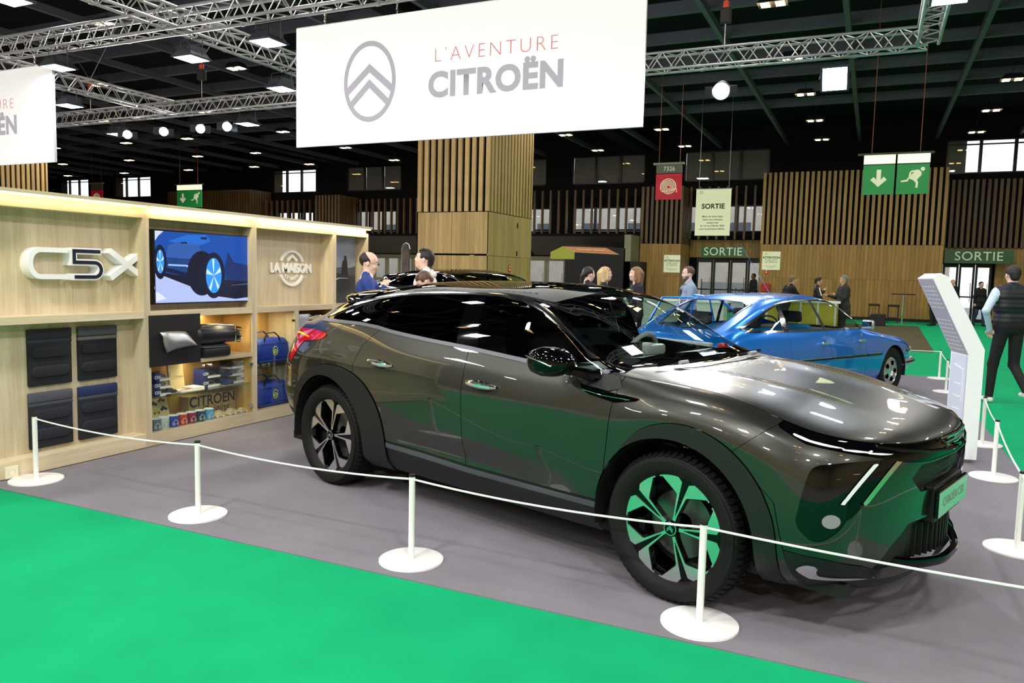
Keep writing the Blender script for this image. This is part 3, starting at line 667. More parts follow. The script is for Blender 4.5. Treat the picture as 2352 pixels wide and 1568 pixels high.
# mugs
M_mugin=mat('mug_inside','#f3f2ee',rough=.25)
def mug(y,col,label,x=XF-.075,r=.047,h=.1):
    t=thing('mug',label,'mug',(x,y,.1255),group='printed mugs in a row on the cabinet floor')
    b=MB(); b.lathe([(0,0),(r*.95,0),(r,.004),(r,h-.003)],28); b.build('body',mat('mug'+col,col,rough=.25,coat=.3),t,smooth=True)
    b=MB(); b.lathe([(r,h-.003),(r,h),(r-.003,h+.001),(r-.004,h-.004),(r-.004,.008),(0,.008)],28); b.build('lining',M_mugin,t,smooth=True)
    wc=mat('mug_print','#e8ecf0',rough=.4) if col!='#c9d2d0' else mat('mug_print2','#9aa6aa')
    pr=[(-.45,.12),(-.47,.28),(-.3,.33),(-.2,.5),(.08,.5),(.24,.34),(.46,.27),(.47,.12)]
    P=[]; 
    for p in pr:
        a=p[0]*1.25; P.append((( r+.0006)*math.cos(a-.15),(r+.0006)*math.sin(a-.15),h*.16+p[1]*.095))
    MB().tube(P,.0019,n=5,closed=True).build('printed_outline',wc,t)
    for a in (-.40,.36):
        Q=[((r+.0008)*math.cos(a-.15+.17*math.cos(q)),(r+.0008)*math.sin(a-.15+.17*math.cos(q)),h*.16+.010+.0085*math.sin(q)) for q in [math.pi*i/5 for i in range(10)]]
        MB().tube(Q,.0017,n=5,closed=True).build('printed_wheel',wc,t)
    MB().tube([(-.02,-r+.002,h*.8),(-.02,-r-.022,h*.78),(-.02,-r-.03,h*.5),(-.02,-r-.02,h*.24),(-.02,-r+.002,h*.2)],.005,n=8).build('handle',mat('mug'+col,col),t,smooth=True)
for y,col,l in ((4.625,'#5b7082','grey-blue mug, leftmost in the row'),(4.715,'#c9d2d0','pale grey mug, second in the row'),(4.815,'#1d46a4','royal blue mug with a white car outline'),(4.912,'#c9402a','orange red mug with a white car outline'),(5.012,'#8c2344','dark red mug with a white car outline'),(5.112,'#1f4a5c','dark petrol mug with a white car outline'),(5.217,'#5aa6dc','light sky blue mug with a white car outline')): mug(y,col,l)
# wooden toy cars
bw=mat('bare_wood','#dcc3a0',rough=.6)
def toy(y,x,z,s,label,group='bare wooden toy cars'):
    t=thing('wooden_toy_car',label,'toy car',(x,y,z),group=group); minicar(t,x,y,z,s,bw,'body')
for y,x,l in ((5.335,XF-.07,'wooden toy car nearest the mugs'),(5.42,XF-.15,'wooden toy car, second from the mugs'),(5.49,XF-.07,'wooden toy car in the middle of the toy row'),(5.57,XF-.15,'wooden toy car, second from the right hinge'),(5.645,XF-.08,'wooden toy car nearest the hinge')): toy(y,x,.1255,.115,l)
toy(5.87,XF-.15,.549,.12,'wooden toy car on the bag cabinet glass shelf, left one'); toy(6.0,XF-.13,.549,.13,'wooden toy car on the bag cabinet glass shelf, right one')
# crate with brand lettering
cr=thing('cardboard_crate','brown crate with large black lettering, behind the toy cars','crate',(XF-.24,5.38,.1255))
wb(MB().rbox(XF-.31,XF-.19,5.09,5.67,.1255,.335,.004),'body',mat('kraft','#a98f63',rough=.7,var=.08,vscale=30),cr)
ink=mat('ink_black','#232122',rough=.7)
text('lettering','CITROEN',ink,cr,frame((.051,.0,.15),(0,1,0),(0,0,1)),size=.135,offset=.003,xs=.98); text('lettering','Origins',ink,cr,frame((.051,.02,.06),(0,1,0),(0,0,1)),size=.12,shear=.35,offset=.0)
# bags
def bag(y,z,label):
    t=thing('travel_bag',label,'bag',(XF-.19,y,z),group='blue travel bags with yellow emblem'); M_b=mat('bag_blue','#0f3aa8',rough=.6,var=.1,vscale=12,bump=.3,bscale=25)
    b=MB(); st=[]
    n=20
    for i,(yy,sc) in enumerate(((-.235,.72),(-.225,.9),(-.19,1),(-.06,1.02),(.06,1.0),(.17,1),(.225,.93),(.24,.75))):
        l=[]
        for k in range(n):
            a=2*math.pi*k/n; ca,sa=math.cos(a),math.sin(a); e=.45
            xx=.115*sc*math.copysign(abs(ca)**e,ca); zz=.125+.12*(sc*.5+.5)*math.copysign(abs(sa)**e,sa)
            if sa>0: xx*=1-.25*sa
            l.append((xx,zz))
        st.append((yy,l))
    base=0
    for yy,l in st: b.v+=[(x,yy*(1-.12*max(0,(z-.12)/.12)),z) for x,z in l]
    for i in range(len(st)-1):
        for k in range(n): b.f.append((i*n+k,i*n+(k+1)%n,(i+1)*n+(k+1)%n,(i+1)*n+k))
    b.f.append(tuple(range(n))[::-1]); b.f.append(tuple(range((len(st)-1)*n,len(st)*n)))
    b.build('body',M_b,t,smooth=True,ang=70)
    hb=mat('bag_webbing','#1c1a1a',rough=.8)
    for x in (.09,-.06): MB().tube([(x,-.13,.2),(x,-.12,.25),(x-.01,-.08,.30),(x-.01,.03,.305),(x,.08,.26),(x,.10,.2)],.011,n=8,flat=.5).build('handle',hb if x>0 else M_b,t,smooth=True)
    MB().box(.112,.116,-.20,.21,.188,.192).build('zip',hb,t); MB().rbox(-.12,.123,-.238,.238,-.0,.03,.01).build('bottom_panel',mat('bag_dark_blue','#0b2a78',rough=.7),t)
    yl=mat('bag_yellow','#d8e23a',rough=.5); MX=frame((.119,.0,.12),(0,1,0),(0,0,1)); 
    b=MB(); ring(b,0,0,.031,.04,.037,.047,0,.002,M=MX); b.build('emblem_ring',yl,t)
    for dz in (0,-.024): 
        b=MB(); q=[(-.031,-.006+dz*.9),(0,.019+dz),(.031,-.006+dz*.9),(.031,-.018+dz*.9),(0,.008+dz),(-.031,-.018+dz*.9)]; b.prism(q,0,.002,MX); b.build('emblem_chevron',yl,t)
bag(6.10,.575,'upper blue travel bag with a yellow double chevron emblem'); bag(6.10,.127,'lower blue travel bag with a yellow double chevron emblem')
# grey fabric item in the right cell of unit 3
gp=thing('grey_panel_sample','smooth light grey curved panel in the cell beside the bags','car part',(XF-.1,6.5,.7))
b=MB(); b.grid([[(XF-.04-.0-.10*(j/8)**2*0-.03*math.sin(math.pi*j/8),6.385+.19*i/6,.66+.40*j/8) for j in range(9)] for i in range(7)]); o=wb(b,'panel',mat('satin_grey','#b9bcc4',rough=.4),gp,smooth=True); o.modifiers.new('s','SOLIDIFY').thickness=.02
gp=thing('black_trim_sample','glossy black trim part at the right of the cell','car part',(XF-.1,6.75,.7)); wb(MB().rbox(XF-.16,XF-.05,6.60,6.92,.70,1.05,.04),'shell',mat('gloss_black_s','#0a0b0d',rough=.08,coat=1),gp,smooth=True)
# ================= surface tools for the car bodies =================
def nspline(t,P):
    """natural cubic spline through P (n,k) at t; returns evaluator"""
    t=np.asarray(t,float); P=np.asarray(P,float); n=len(t); h=np.diff(t)
    A=np.zeros((n,n)); B=np.zeros((n,P.shape[1])); A[0,0]=A[-1,-1]=1
    for i in range(1,n-1):
        A[i,i-1]=h[i-1]; A[i,i]=2*(h[i-1]+h[i]); A[i,i+1]=h[i]; B[i]=6*((P[i+1]-P[i])/h[i]-(P[i]-P[i-1])/h[i-1])
    M=np.linalg.solve(A,B)
    def ev(x):
        x=np.atleast_1d(x); i=np.clip(np.searchsorted(t,x)-1,0,n-2); a=(t[i+1]-x)[:,None]; b=(x-t[i])[:,None]; hh=h[i][:,None]
        return M[i]*a**3/(6*hh)+M[i+1]*b**3/(6*hh)+(P[i]/hh-M[i]*hh/6)*a+(P[i+1]/hh-M[i+1]*hh/6)*b
    return ev
def pchip(t,P):
    t=np.asarray(t,float); P=np.asarray(P,float); h=np.diff(t); d=(P[1:]-P[:-1])/h[:,None]; m=np.zeros_like(P)
    w1=2*h[1:]+h[:-1]; w2=h[1:]+2*h[:-1]
    for k in range(P.shape[1]):
        for i in range(1,len(t)-1):
            a,b=d[i-1,k],d[i,k]
            m[i,k]=0 if a*b<=0 else (w1[i-1]+w2[i-1])/(w1[i-1]/a+w2[i-1]/b)
        m[0,k]=d[0,k]; m[-1,k]=d[-1,k]
    def ev(x):
        x=np.atleast_1d(x); i=np.clip(np.searchsorted(t,x)-1,0,len(t)-2); hh=h[i]; s=((x-t[i])/hh)[:,None]; hh=hh[:,None]
        return (1+2*s)*(1-s)**2*P[i]+s*(1-s)**2*hh*m[i]+s*s*(3-2*s)*P[i+1]+s*s*(s-1)*hh*m[i+1]
    return ev
def net_surface(NET,tu,tv,nu,nv,dense_u=None,pv=True):
    """NET (columns, rows, 3) -> grid (nu,nv,3)"""
    NET=np.asarray(NET,float); C,R,_=NET.shape
    U=np.interp(np.linspace(0,1,nu),np.linspace(0,1,C),tu) if dense_u is None else dense_u
    V=np.linspace(tv[0],tv[-1],nv)
    cols=np.stack([(pchip if pv else nspline)(tv,NET[i])(V) for i in range(C)])      # C,nv,3
    out=nspline(tu,cols.reshape(C,-1))(U).reshape(len(U),nv,3)
    return out,U,V
def sdpoly(P,poly):
    """signed distance (negative inside) of points P (n,2) to polygon"""
    poly=np.asarray(poly,float); n=len(poly); d=np.full(len(P),1e9); s=np.ones(len(P))
    for i in range(n):
        a=poly[i]; b=poly[(i+1)%n]; e=b-a; w=P-a; t=np.clip((w@e)/(e@e+1e-12),0,1); q=w-t[:,None]*e; d=np.minimum(d,(q*q).sum(1))
        c1=P[:,1]>=a[1]; c2=P[:,1]<b[1]; c3=e[0]*w[:,1]>e[1]*w[:,0]
        fl=(c1&c2&c3)|(~c1&~c2&~c3); s=np.where(fl,-s,s)
    return s*np.sqrt(d)
def sdline(P,line):
    """signed side distance to an open polyline running left->right in P[:,0]; positive above"""
    line=np.asarray(line,float); return P[:,1]-np.interp(P[:,0],line[:,0],line[:,1])
def smoothpoly(pts,n=6,closed=True):
    """Catmull-Rom through points"""
    P=[np.array(p,float) for p in pts]; out=[]; m=len(P); rng=range(m) if closed else range(m-1)
    for i in rng:
        p0=P[i-1] if (closed or i>0) else P[0]; p1=P[i]; p2=P[(i+1)%m]; p3=P[(i+2)%m] if (closed or i+2<m) else P[-1]
        for k in range(n):
            t=k/n; out.append(.5*((2*p1)+(-p0+p2)*t+(2*p0-5*p1+4*p2-p3)*t*t+(-p0+3*p1-3*p2+p3)*t**3))
    if not closed: out.append(P[-1])
    return np.array(out)
class Soup:
    """polygons with interpolated attributes: x,y,z, nx,ny,nz, u,v"""
    def __init__(s,G,U,V):
        nu,nv,_=G.shape
        du=np.gradient(G,axis=0); dv=np.gradient(G,axis=1)
        N=np.cross(du,dv); l=np.linalg.norm(N,axis=2,keepdims=True)
        bad=l[...,0]<1e-12; N=N/np.maximum(l,1e-12)
        for i,j in zip(*np.where(bad)):
            jj=min(max(j,2),nv-3); ii=min(max(i,2),nu-3); N[i,j]=N[ii,jj]
        uu,vv=np.meshgrid(U,V,indexing='ij')
        s.A=np.concatenate([G,N,uu[...,None],vv[...,None]],axis=2).reshape(-1,8); s.n0=len(s.A)
        idx=np.arange(nu*nv).reshape(nu,nv)
        s.polys=[tuple(q) for q in np.stack([idx[:-1,:-1],idx[1:,:-1],idx[1:,1:],idx[:-1,1:]],-1).reshape(-1,4).tolist()]
        s.extra=[]
    def arr(s):
        if s.extra: s.A=np.concatenate([s.A,np.array(s.extra)]); s.extra=[]
        return s.A
    def split(s,polys,F):
        """F: callable(A)->values. returns (inside F<0, outside)"""
        A=s.arr(); f=F(A); sg=f<0; ins=[];out=[];cache={}; base=len(A)
        for p in polys:
            k=[sg[i] for i in p]
            if all(k): ins.append(p); continue
            if not any(k): out.append(p); continue
            a=[];b=[]; n=len(p)
            for q in range(n):
                i=p[q]; j=p[(q+1)%n]
                (a if sg[i] else b).append(i)
                if sg[i]!=sg[j]:
                    key=(i,j) if i<j else (j,i)
                    if key not in cache:
                        t=f[key[0]]/(f[key[0]]-f[key[1]]); s.extra.append(A[key[0]]*(1-t)+A[key[1]]*t); cache[key]=base+len(s.extra)-1
                    v=cache[key]; a.append(v); b.append(v)
            if len(a)>2: ins.append(tuple(a))
            if len(b)>2: out.append(tuple(b))
        s.arr(); return ins,out
    def strip(s,polys,F,w):
        a,b=s.split(polys,lambda A:F(A)+w); c_,d=s.split(b,lambda A:F(A)-w); return a,c_,d      # inside, gap strip, outside
    def build(s,polys,name,m,parent,mirror='both',off=0.,fn=None,thick=0):
        if not polys: return None
        A=s.arr(); ids=sorted({i for p in polys for i in p}); mp={i:k for k,i in enumerate(ids)}
        B=A[ids].copy(); N=B[:,3:6]/np.maximum(np.linalg.norm(B[:,3:6],axis=1,keepdims=True),1e-9)
        P=B[:,:3]+N*off
        if fn is not None: P,N=fn(P,N,B)
        sides=[1,-1] if mirror=='both' else [mirror]
        vs=[];ns=[];fs=[]
        for sd in sides:
            n=len(vs)
            Q=P*np.array([1,sd,1]); NN=N*np.array([1,sd,1]); vs+=Q.tolist(); ns+=NN.tolist()
            for p in polys:
                q=tuple(mp[i]+n for i in p); fs.append(q if sd>0 else q[::-1])
        me=bpy.data.meshes.new(name); me.from_pydata(vs,[],fs); me.materials.append(m); me.shade_smooth(); me.normals_split_custom_set_from_vertices([tuple(x) for x in ns]); 
        return link(name,me,parent)
def wheel(name,R,W,rimR,parent,M_t,build_rim,loc,flip=1):
    w=link(name,None,parent) if False else bpy.data.objects.new(name,None)
    return w
def tyre_mesh(R,W,rr):
    b=MB(); h=W/2
    prof=[(rr-.012,-h*.55),(rr+.004,-h*.80),(rr+.03,-h*.97),(R*.86+rr*.14-.01,-h*1.02),(R-.022,-h*.93),(R-.006,-h*.78),(R,-h*.5),(R+.001,0),(R,h*.5),(R-.006,h*.78),(R-.022,h*.93),(R*.86+rr*.14-.01,h*1.02),(rr+.03,h*.97),(rr+.004,h*.80),(rr-.012,h*.55)]
    P=smoothpoly(prof,3,closed=False).tolist(); b.lathe(P,72)
    return b
def tread_blocks(R,W):
    b=MB(); h=W/2
    for k in range(64):
        a=2*math.pi*k/64
        for s in (-1,1):
            M=Matrix.Rotation(a,4,'Z')@Matrix.Translation((R-.004,0,s*h*.72))@Matrix.Rotation(-s*.45,4,'Y'); b.box(-.008,.006,-.0105,.0105,-h*.2,h*.2,M)
        for z in (-.3,0,.3):
            M=Matrix.Rotation(a+.02*z,4,'Z')@Matrix.Translation((R-.002,0,z*h)); b.box(-.006,.005,-.012,.012,-h*.12,h*.12,M)
    return b
# ================= grey crossover =================
M_paint=mat('paint_grey_bronze','#393a36',rough=.33,metal=.80,coat=1,cr=.01)
M_gloss=mat('gloss_black','#040406',rough=.03,spec=.3); M_cladding=mat('black_cladding','#08090b',rough=.5,bump=.1,bscale=800)
M_trimgrey=mat('satin_grey_trim','#565960',rough=.35,metal=.5); M_tyre=mat('tyre_rubber','#0b0b0c',rough=.7,spec=.3); M_gap=mat('shut_line','#020203',rough=1,spec=0)
M_pglass=glassm('privacy_glass',(.02,.022,.025,1)); M_cglass=glassm('car_glass',(.60,.68,.65,1)); M_wglass=glassm('windscreen_glass',(.88,.93,.90,1),refl=.8)
M_redl=mat('tail_light_red','#a00410',rough=.1,coat=1,emit=.35,ecol='#d00512'); M_yel=mat('indicator_lit','#ffd000',emit=1.3,ecol='#f0e000'); M_drl=mat('running_light_glass','#dfe6ea',rough=.25)
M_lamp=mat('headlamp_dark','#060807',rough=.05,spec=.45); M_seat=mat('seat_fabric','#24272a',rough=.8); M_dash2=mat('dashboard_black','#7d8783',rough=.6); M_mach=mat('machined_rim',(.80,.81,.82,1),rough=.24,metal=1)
NET=[ # column: rows sill-under .. belt(6) .. rail(8) .. centre(11); each (x,y,z)
[(2.27,0,.20),(2.33,0,.27),(2.345,0,.40),(2.345,0,.55),(2.365,0,.70),(2.365,0,.785),(2.335,0,.842),(2.335,0,.842),(2.335,0,.842),(2.335,0,.842),(2.335,0,.842),(2.335,0,.842)],
[(2.25,.28,.20),(2.31,.29,.27),(2.325,.29,.40),(2.33,.29,.55),(2.345,.29,.70),(2.345,.29,.785),(2.312,.29,.843),(2.32,.23,.846),(2.324,.17,.848),(2.327,.11,.849),(2.33,.05,.849),(2.33,0,.849)],
[(2.18,.51,.20),(2.255,.54,.27),(2.275,.54,.40),(2.28,.54,.55),(2.29,.53,.70),(2.285,.53,.785),(2.25,.52,.852),(2.262,.43,.863),(2.275,.33,.869),(2.285,.21,.871),(2.29,.10,.872),(2.29,0,.872)],
[(2.08,.66,.21),(2.16,.71,.28),(2.195,.725,.40),(2.205,.725,.55),(2.20,.72,.70),(2.19,.71,.79),(2.16,.672,.868),(2.175,.56,.888),(2.19,.43,.898),(2.20,.28,.901),(2.205,.13,.902),(2.205,0,.902)],
[(1.93,.77,.215),(2.01,.83,.285),(2.045,.87,.40),(2.05,.878,.55),(2.045,.87,.70),(2.03,.85,.80),(1.99,.775,.900),(2.01,.65,.922),(2.03,.50,.932),(2.045,.33,.935),(2.05,.15,.936),(2.05,0,.936)],
[(1.78,.81,.22),(1.83,.88,.29),(1.86,.915,.40),(1.865,.922,.55),(1.86,.920,.76),(1.85,.885,.87),(1.81,.79,.948),(1.825,.69,.966),(1.84,.54,.976),(1.85,.36,.978),(1.855,.17,.978),(1.855,0,.978)],
[(1.55,.83,.22),(1.55,.90,.29),(1.55,.925,.42),(1.55,.932,.58),(1.55,.933,.85),(1.55,.892,.945),(1.55,.785,1.008),(1.55,.70,1.02),(1.55,.56,1.028),(1.55,.37,1.026),(1.55,.18,1.026),(1.55,0,1.026)],
[(1.25,.83,.22),(1.25,.90,.29),(1.25,.922,.42),(1.25,.93,.60),(1.25,.932,.85),(1.25,.898,.955),(1.25,.80,1.030),(1.25,.73,1.043),(1.25,.58,1.055),(1.25,.38,1.056),(1.25,.19,1.057),(1.25,0,1.057)],
[(1.03,.82,.22),(1.03,.885,.29),(1.03,.905,.42),(1.03,.915,.60),(1.03,.92,.80),(1.03,.90,.94),(1.03,.825,1.040),(1.03,.79,1.052),(1.03,.74,1.062),(1.05,.50,1.070),(1.075,.25,1.072),(1.085,0,1.073)],
[(.82,.82,.22),(.82,.875,.29),(.82,.907,.42),(.82,.922,.62),(.82,.92,.82),(.82,.90,.95),(.82,.852,1.040),(.82,.825,1.085),(.82,.775,1.118),(.83,.55,1.150),(.85,.28,1.176),(.86,0,1.183)],
[(.60,.82,.22),(.60,.87,.29),(.60,.907,.42),(.60,.922,.62),(.60,.922,.82),(.60,.90,.95),(.60,.858,1.043),(.60,.81,1.16),(.60,.738,1.245),(.61,.52,1.272),(.62,.27,1.294),(.62,0,1.302)],
[(.38,.82,.22),(.38,.87,.29),(.38,.907,.42),(.38,.922,.62),(.38,.923,.82),(.38,.902,.955),(.38,.86,1.055),(.38,.80,1.225),(.38,.705,1.358),(.385,.50,1.385),(.39,.26,1.400),(.39,0,1.406)],
[(.15,.82,.22),(.15,.87,.29),(.15,.907,.42),(.15,.922,.62),(.15,.925,.82),(.15,.903,.96),(.15,.862,1.070),(.15,.795,1.255),(.15,.682,1.408),(.15,.49,1.444),(.15,.26,1.462),(.15,0,1.467)],
[(-.2,.82,.22),(-.2,.872,.29),(-.2,.907,.42),(-.2,.922,.62),(-.2,.93,.83),(-.2,.91,.965),(-.2,.864,1.09),(-.2,.79,1.27),(-.2,.672,1.414),(-.2,.48,1.458),(-.2,.25,1.478),(-.2,0,1.484)],
[(-.6,.82,.22),(-.6,.88,.29),(-.6,.912,.42),(-.6,.926,.62),(-.6,.935,.84),(-.6,.915,.98),(-.6,.862,1.118),(-.6,.785,1.275),(-.6,.665,1.400),(-.6,.475,1.455),(-.6,.25,1.477),(-.6,0,1.482)],
[(-.95,.83,.22),(-.95,.90,.29),(-.95,.92,.42),(-.95,.93,.62),(-.95,.94,.84),(-.95,.91,.995),(-.95,.852,1.150),(-.95,.775,1.28),(-.95,.655,1.378),(-.95,.465,1.436),(-.95,.245,1.460),(-.95,0,1.465)],
[(-1.3,.83,.22),(-1.3,.90,.29),(-1.3,.925,.42),(-1.3,.935,.62),(-1.3,.940,.87),(-1.3,.893,1.02),(-1.3,.830,1.156),(-1.3,.745,1.26),(-1.3,.635,1.335),(-1.3,.45,1.393),(-1.3,.24,1.417),(-1.3,0,1.422)],
[(-1.62,.82,.28),(-1.62,.88,.34),(-1.62,.905,.44),(-1.62,.92,.63),(-1.62,.918,.86),(-1.62,.866,1.01),(-1.62,.785,1.150),(-1.62,.70,1.225),(-1.62,.61,1.282),(-1.62,.43,1.335),(-1.62,.23,1.355),(-1.62,0,1.36)],
[(-1.88,.74,.31),(-1.92,.80,.37),(-1.94,.845,.47),(-1.95,.868,.64),(-1.94,.862,.84),(-1.90,.81,1.0),(-1.87,.72,1.125),(-1.87,.65,1.165),(-1.87,.575,1.195),(-1.87,.41,1.225),(-1.87,.22,1.24),(-1.87,0,1.245)],
[(-2.08,.58,.29),(-2.16,.64,.36),(-2.21,.70,.48),(-2.23,.725,.64),(-2.21,.715,.84),(-2.16,.68,1.0),(-2.11,.62,1.115),(-2.12,.55,1.122),(-2.13,.47,1.126),(-2.14,.34,1.128),(-2.14,.17,1.128),(-2.14,0,1.128)],
[(-2.20,.36,.30),(-2.29,.39,.37),(-2.355,.42,.48),(-2.375,.435,.64),(-2.35,.43,.84),(-2.30,.41,1.0),(-2.24,.37,1.105),(-2.25,.30,1.107),(-2.255,.23,1.108),(-2.26,.15,1.108),(-2.26,.07,1.108),(-2.26,0,1.108)],
[(-2.25,0,.30),(-2.34,0,.37),(-2.41,0,.48),(-2.43,0,.64),(-2.40,0,.84),(-2.35,0,1.0),(-2.29,0,1.10),(-2.29,0,1.10),(-2.29,0,1.10),(-2.29,0,1.10),(-2.29,0,1.10),(-2.29,0,1.10)]]
NET=np.array(NET)
tv=np.array([0,.08,.2,.38,.58,.74,.90,1.06,1.24,1.46,1.72,1.98])
mid=NET[:,3,:]; seg=np.linalg.norm(np.diff(mid,axis=0),axis=1); tu=np.concatenate([[0],np.cumsum(seg)])
nu,nv=330,130
dense=np.interp(np.linspace(0,1,nu),np.linspace(0,1,61),np.interp(np.linspace(0,1,61),[0,.28,.42,.72,.78,1],[0,.25,.44,.74,.80,1])*tu[-1])
Gs,Us,Vs=net_surface(NET,tu,tv,nu,nv,dense_u=dense)
# door sculpture: pinched lower doors with a lifted insert, crisp hood ribs
X_,Y_,Z_=Gs[...,0],Gs[...,1],Gs[...,2]
side=np.clip((.9-np.broadcast_to(Vs[None,:],X_.shape))*8,0,1)
pin=.020*np.exp(-((Z_-.45)/.06)**2)*1/(1+np.exp(-(X_+.55)*14))*1/(1+np.exp((X_-.35)*6))*side
Gs[...,1]-=pin
rib=.012*np.exp(-((Y_-(.44-.10*(X_-1.2)))/.10)**2)*1/(1+np.exp(-(X_-1.25)*14))*1/(1+np.exp((X_-2.02)*18))*(Vs[None,:]>.95)
Gs[...,2]+=rib
FIX=.90
S=Soup(Gs,Us,Vs)
# orient normals outwards
if (S.A[:,4]*np.sign(S.A[:,1]+1e-9)).sum()<0: S.A[:,3:6]*=-1
XZ=lambda A:A[:,[0,2]]
XY=lambda A:A[:,[0,1]]
def Fxz(poly,n=0): 
    P=smoothpoly(poly,n) if n else np.array(poly); return lambda A:sdpoly(XZ(A),P)
def Fxy(poly,n=0):
    P=smoothpoly(poly,n) if n else np.array(poly); return lambda A:sdpoly(XY(A),P)
vcut=lambda v0:(lambda A:A[:,7]-v0)
car=thing('crossover_car','glossy dark grey-bronze crossover with black roof, nearest car behind the white rope','car',(-1.864,4.795,0.006),math.radians(-17.454))
low,up=S.split(S.polys,vcut(.90))
# --- wheel openings and arch cladding (outer edge traced from its real outline)
archF=[(.985,.10),(1.0,.402),(1.05,.56),(1.10,.672),(1.20,.785),(1.30,.842),(1.42,.868),(1.55,.857),(1.68,.805),(1.79,.715),(1.87,.595),(1.915,.44),(1.925,.10)]
archR=[(-.715,.10),(-.725,.43),(-.775,.61),(-.88,.748),(-1.0,.825),(-1.14,.865),(-1.28,.875),(-1.43,.865),(-1.58,.825),(-1.72,.745),(-1.83,.62),(-1.89,.47),(-1.87,.33),(-1.75,.2),(-1.7,.1)]
archF=smoothpoly(archF,5,closed=False).tolist(); archR=smoothpoly(archR,5,closed=False).tolist()
def circ(cx,cz,r,n=48): return [(cx+r*math.cos(2*math.pi*i/n),cz+r*math.sin(2*math.pi*i/n)) for i in range(n)]
openF=[(1.3925-.43,.0)]+[(1.3925+.43*math.cos(math.radians(a)),.36+.43*math.sin(math.radians(a))) for a in range(180,-1,-6)]+[(1.3925+.43,.0)]
openR=[(-1.3925-.43,.0)]+[(-1.3925+.43*math.cos(math.radians(a)),.36+.43*math.sin(math.radians(a))) for a in range(180,-1,-6)]+[(-1.3925+.43,.0)]
def grow(base,op): return base
F1,low=S.split(low,Fxz(openF)); F2,low=S.split(low,Fxz(openR))     # discarded: the wheel openings
aF,gF,low=S.strip(low,Fxz(archF),.0015); aR,gR,low=S.strip(low,Fxz(archR),.0015)
def lift(h):
    def fn(P,N,B): return P+N*h,N
    return fn
for a,cx in ((aF,1.3925),(aR,-1.3925)):
    for sd in (-1,1): S.build(a,'wheel_arch_trim',M_cladding,car,sd,off=.007)
# --- sill cladding
sillF=lambda A: sdline(XZ(A),[(-2.6,.43),(-.72,.43),(.03,.403),(1.0,.406),(1.9,.43),(2.6,.30)])
sillband=Fxz([(-.74,0),(-.74,.9),(1.0,.9),(1.0,0)])
mids,rest=S.split(low,sillband)
sl,gs,doors=S.strip(mids,sillF,.002)
for sd in (-1,1): S.build(sl,'sill_trim',M_cladding,car,sd,off=-.004)
# satin strip along the sill
st,_=S.split(sl,lambda A:np.maximum(sillF(A)+.012,-(sillF(A)+.045)))
for sd in (-1,1): S.build(st,'sill_strip',M_trimgrey,car,sd,off=.001)
# --- doors: gap lines
gapB=[(-.17,1.5),(-.01,1.09),(-.005,.99),(-.006,.80),(.0,.6),(.018,.348),(.02,.2)]
def Fline(line):   # signed distance in x to a line x(z)
    L=np.array(sorted(line,key=lambda p:p[1])); return lambda A:A[:,0]-np.interp(A[:,2],L[:,1],L[:,0])
gapFx=Fline([(1.075,1.1),(1.068,1.03),(1.062,.95),(1.050,.888),(1.031,.70),(1.003,.46),(.996,.30)])
gapCx=Fline([(-.80,1.22),(-.83,1.165),(-.92,1.10),(-.985,1.04),(-1.03,.96),(-1.05,.90),(-1.05,.80),(-1.05,.3)])
gapBx=Fline(gapB)
allside=doors+rest
rear_,gC,fr_=S.strip(allside,gapCx,.0022)
rd,gB,fr2=S.strip(fr_,gapBx,.0022)
fd,gFr,front=S.strip(fr2,gapFx,.0022)
# front door also owns the slim strip over the sill; build doors
handles=[(-.76,.937),(.16,.903)]
for sd in (-1,1):
    S.build(rd,'rear_door',M_paint,car,sd); S.build(fd,'front_door',M_paint,car,sd)
# --- front end split: fender | bumper, upper fender strip above v=.9 up to hood line joins 'up'
seamFB=lambda A: (A[:,0]-np.interp(A[:,2],[.2,.60,.78,.92,1.0],[1.99,1.90,1.70,1.865,1.9]))
fen,gSe,bum=S.strip(front,seamFB,.0018)
for sd in (-1,1): S.build(fen,'front_wing',M_paint,car,sd)
# bumper regions
slit=[(1.86,.912),(1.99,.852),(2.10,.832),(2.20,.812),(2.25,.797),(2.30,.775),(2.34,.762),(2.4,.755)]
slitF=lambda A: np.maximum(-(A[:,2]-np.interp(A[:,0],*zip(*slit))),1.862-A[:,0])
sl_,bum=S.split(bum,slitF)
lampP=smoothpoly([(2.035,.765),(2.10,.785),(2.215,.797),(2.233,.785),(2.19,.70),(2.16,.62),(2.158,.555),(2.12,.49),(2.06,.458),(1.995,.52),(1.998,.60),(2.015,.70)],4)
lp,bum=S.split(bum,lambda A:sdpoly(XZ(A),lampP)+(A[:,7]>.9)*1)
lq,bum=S.split(bum,lambda A:sdpoly(XZ(A),np.array([(2.23,.80),(2.285,.80),(2.20,.61),(2.165,.555),(2.15,.555),(2.155,.62),(2.185,.69)]))+(A[:,0]<2.1)*1)
for sd in (-1,1): S.build(lq,'lamp_surround',M_gloss,car,sd,off=-.001)
M_gold=mat('gold_chrome',(.75,.72,.55,1),rough=.2,metal=1)
def ribbon(src,poly,name,m,off=.003):
    q,_=S.split(src,lambda A:sdpoly(XZ(A),np.array(poly)))
    for sd in (-1,1): S.build(q,name,m,car,sd,off=off)
ug,bum=S.split(bum,lambda A:np.maximum(sdpoly(np.stack([np.abs(A[:,1]),A[:,2]],1),np.array([(-.5,.755),(.40,.755),(.47,.70),(.38,.63),(-.5,.63)])),-(A[:,0]-2.1)))
lg,bum=S.split(bum,lambda A:np.maximum(sdpoly(np.stack([np.abs(A[:,1]),A[:,2]],1),np.array([(-.5,.50),(.44,.50),(.56,.42),(.66,.315),(.60,.275),(-.5,.265)])),-(A[:,0]-2.0)))
